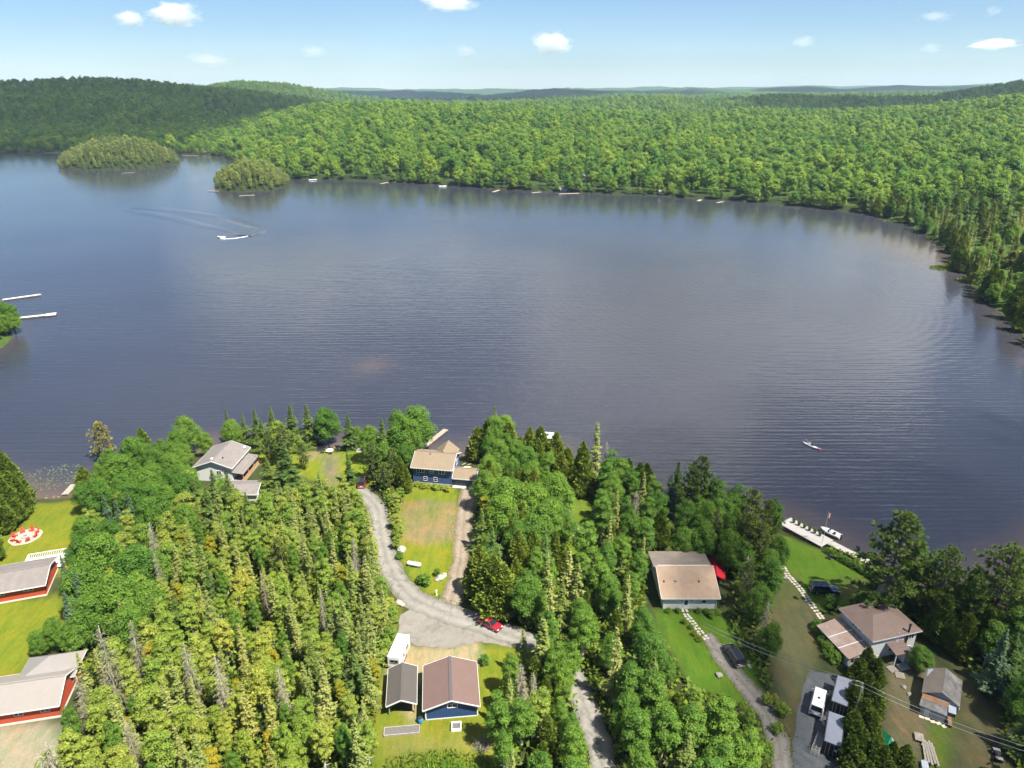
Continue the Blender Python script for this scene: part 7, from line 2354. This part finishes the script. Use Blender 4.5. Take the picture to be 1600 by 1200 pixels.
# ------------------------------------------------------------------ far shore: cottages, docks, boats
def far_cottage(px, py, wd, dp, h_, wallm, roofm, label, rz=0.0):
    x, y = W(px, py, 1.5)
    o = thing('cottage', label, 'cottage', (x, y, max(.4, hz(x, y) - .2)), rz)
    walls_gable(-wd / 2, wd / 2, -dp / 2, dp / 2, 0, h_, h_ + dp * .28, 'x').build('wall', wallm, o)
    gable_roof(o, -wd / 2, wd / 2, -dp / 2, dp / 2, h_, h_ + dp * .28, 'x', .5, roofm)
    for x_ in (-wd * .28, 0, wd * .28): win(o, x_, -dp / 2, h_ * .55, FRONT, 1.4, 1.2, 2)
    return o
far_cottage(55, 230, 16, 10, 5, 'siding_cream', 'shingle_salmon', 'far pink-roofed cottage on the left shore behind the larger island', R(-10))
far_cottage(914, 287, 9, 8, 5, 'siding_white', 'metal_grey', 'pale grey far-shore cottage among the trees above the boathouse')
far_cottage(606, 276, 8, 6, 3, 'siding_red', 'roof_rust', 'small rust-red cottage at the far shore left of centre')
far_cottage(880, 297, 6, 5, 2.2, 'siding_cream', 'metal_pale', 'low pale boathouse at the far shore below the grey cottage')
far_cottage(1033, 303, 4, 4, 2.6, 'siding_white', 'metal_grey', 'tiny white boathouse at the far shore right of centre')
far_cottage(322, 238, 9, 6, 3, 'siding_cream', 'shingle_grey', 'tiny cottage on the far shore between the two islands')
for k, (px, py, dx, dy, wd, lb) in enumerate((
        (780, 297, -6, -16, 3, 'pale dock on the far shore left of the boathouse'), (845, 300, -9, -8, 3, 'low pale dock on the far shore beside the green bank'),
        (905, 302, -20, -6, 4, 'longest pale dock on the far shore below the grey cottage'), (1095, 312, -5, -10, 3, 'small dock on the far shore right of the white boathouse'),
        (1130, 315, -8, -8, 2.5, 'farthest right of the pale docks on the far shore'), (606, 285, -6, -14, 3, 'sandy coloured dock below the rust-red cottage'),
        (398, 305, -13, -5, 3, 'pale dock at the front of the smaller island'), (341, 299, -12, 3, 2.5, 'pale dock at the left tip of the smaller island'),
        (285, 243, 26, -6, 4, 'long pale dock on the far left bay shore'), (70, 239, 30, -4, 4, 'pale dock below the far pink-roofed cottage'), (210, 270, -12, -5, 3, 'small pale dock at the front of the larger island'))):
    x, y = W(px, py, .4)
    planked('dock', lb, 'dock', (x, y), (x + dx, y + dy), wd, .55, 'dock_wood', 1.2, posts=False)
for (px, py, L_, rz, lb) in ((692, 291, 8, 10, 'white motorboat moored at the far shore in the middle'), (490, 281, 9, 30, 'white pontoon boat moored at the far shore near the smaller island'), (84, 238, 9, 0, 'white motorboat moored near the far pink-roofed cottage')):
    x, y = W(px, py, .2)
    motorboat(lb, (x, y - 3, .1), R(rz), L_)

# lily pads in the left cove and marsh plants on the right shore
rg = np.random.default_rng(21)
leaf_mat('lily', (0.10, 0.14, 0.05), (0.16, 0.2, 0.08), .05)
cx_, cy_ = W(85, 745, 0)
n = 260
ang = rg.uniform(0, 6.28, n); rr = np.sqrt(rg.random(n))
P = np.stack([cx_ + np.cos(ang) * rr * 7.5, cy_ + np.sin(ang) * rr * 7, np.full(n, .02)], 1)
V, Q = cards(P, np.stack([np.cos(ang * 3), np.sin(ang * 3), np.zeros(n)], 1), np.tile([[0, 0, 1.0]], (n, 1)), rg.uniform(.25, .5, n), rg.uniform(.25, .5, n), 0)
tag(obj_np('lily_pads', mesh_np('lily_pads', V, Q, 'lily', tint=np.repeat(rg.random(n), 4))), 'scattered lily pads in the shallow cove by the left lawn', 'lily pads', kind='stuff')
leaf_mat('marsh_reed', (0.13, 0.20, 0.012), (0.16, 0.22, 0.015), .25)
PP = []
for (px, py, wx, wy, cnt) in ((1497, 419, 15, 7, 1600), (1468, 374, 9, 6, 500), (1520, 440, 6, 10, 500), (1400, 345, 10, 3, 250)):
    cx_, cy_ = W(px, py, 0)
    a = rg.uniform(0, 6.28, cnt); r_ = np.sqrt(rg.random(cnt))
    PP.append(np.stack([cx_ + np.cos(a) * r_ * wx, cy_ + np.sin(a) * r_ * wy, np.full(cnt, -.05)], 1))
P = np.concatenate(PP); n = len(P)
V, Q = cards(P, unit(rg, n) * .5 + np.array([0, 0, 1.0]), unit(rg, n), rg.uniform(.6, 1.3, n), rg.uniform(.3, .6, n))
tag(obj_np('marsh_plants', mesh_np('marsh_plants', V, Q, 'marsh_reed', tint=np.repeat(rg.random(n), 4))), 'bright green marsh plants along the right shore shallows', 'marsh plants', kind='stuff')

# ------------------------------------------------------------------ larger clouds overhead, out of frame, some for shadows on the land, some for lake reflections
def cumulus(name, dens):
    m = bpy.data.materials.new(name); m.use_nodes = True
    nt = m.node_tree; nt.nodes.clear()
    out = nt.nodes.new('ShaderNodeOutputMaterial')
    pv = nt.nodes.new('ShaderNodeVolumePrincipled')
    pv.inputs['Color'].default_value = (0.99, 0.99, 0.995, 1)
    pv.inputs['Density'].default_value = dens
    pv.inputs['Anisotropy'].default_value = 0.35
    nt.links.new(pv.outputs[0], out.inputs['Volume'])
    return m
THIN, DENSE, FAR_C = cumulus('thin_cumulus', .0078), cumulus('dense_cumulus', .016), cumulus('far_cumulus', .012)
def big_cloud(label, shadow_xy, rx_, ry_, zc, seed, mat, sq=1.0, thick=75):
    """Cumulus whose shadow is centred on shadow_xy."""
    cx_ = shadow_xy[0] + SUN_DIR.x / SUN_DIR.z * zc
    cy_ = shadow_xy[1] + SUN_DIR.y / SUN_DIR.z * zc
    rg_ = random.Random(seed)
    bm_ = bmesh.new()
    bmesh.ops.create_icosphere(bm_, subdivisions=5, radius=1.0)
    for v_ in bm_.verts:
        p = v_.co.copy()
        n_ = mnoise.fractal(p * 1.6 + Vector((seed * 3.1, 0, 0)), 0.9, 2.1, 5)
        k = 1 + (.42 if sq == 1.0 else .2) * n_
        v_.co = Vector((math.copysign(abs(p.x) ** sq, p.x) * rx_ * k, math.copysign(abs(p.y) ** sq, p.y) * ry_ * k, (p.z * (thick if p.z > 0 else thick * .25)) * k))
    me_ = bpy.data.meshes.new('cloud'); bm_.to_mesh(me_); bm_.free()
    me_.polygons.foreach_set('use_smooth', [True] * len(me_.polygons))
    me_.materials.append(mat)
    o = obj_np('cloud', me_)
    o.location = (cx_, cy_, zc)
    return tag(o, label, 'cloud')
big_cloud('broad cumulus over the right-hand yards, above the picture', (118, 98), 98, 105, 700, 3, THIN)
big_cloud('broad cumulus over the dark left hill, above the picture', (-1355, 1960), 880, 1060, 2000, 5, DENSE, .5)
big_cloud('flat cumulus over the far right ridge, above the picture', (1250, 2450), 720, 330, 2200, 8, DENSE)
for k, (bearing, dist, zc_, rx_, ry_, th_) in enumerate(((-17, 5200, 1150, 900, 620, 260), (5, 6000, 1300, 1700, 700, 330), (19, 5000, 1500, 1400, 800, 340), (31, 6200, 1250, 1000, 600, 300), (10, 3600, 1750, 800, 520, 260))):  # unseen clouds added ahead so the lake mirrors a brighter sky
    sx_ = math.tan(R(bearing)) * dist - SUN_DIR.x / SUN_DIR.z * zc_
    sy_ = dist - SUN_DIR.y / SUN_DIR.z * zc_
    big_cloud('cumulus above the picture, added for its bright lake reflection, %s from the left' % ('first', 'third', 'fourth', 'fifth', 'second')[k], (sx_, sy_), rx_, ry_, zc_, 20 + k, FAR_C, 1.0, th_)
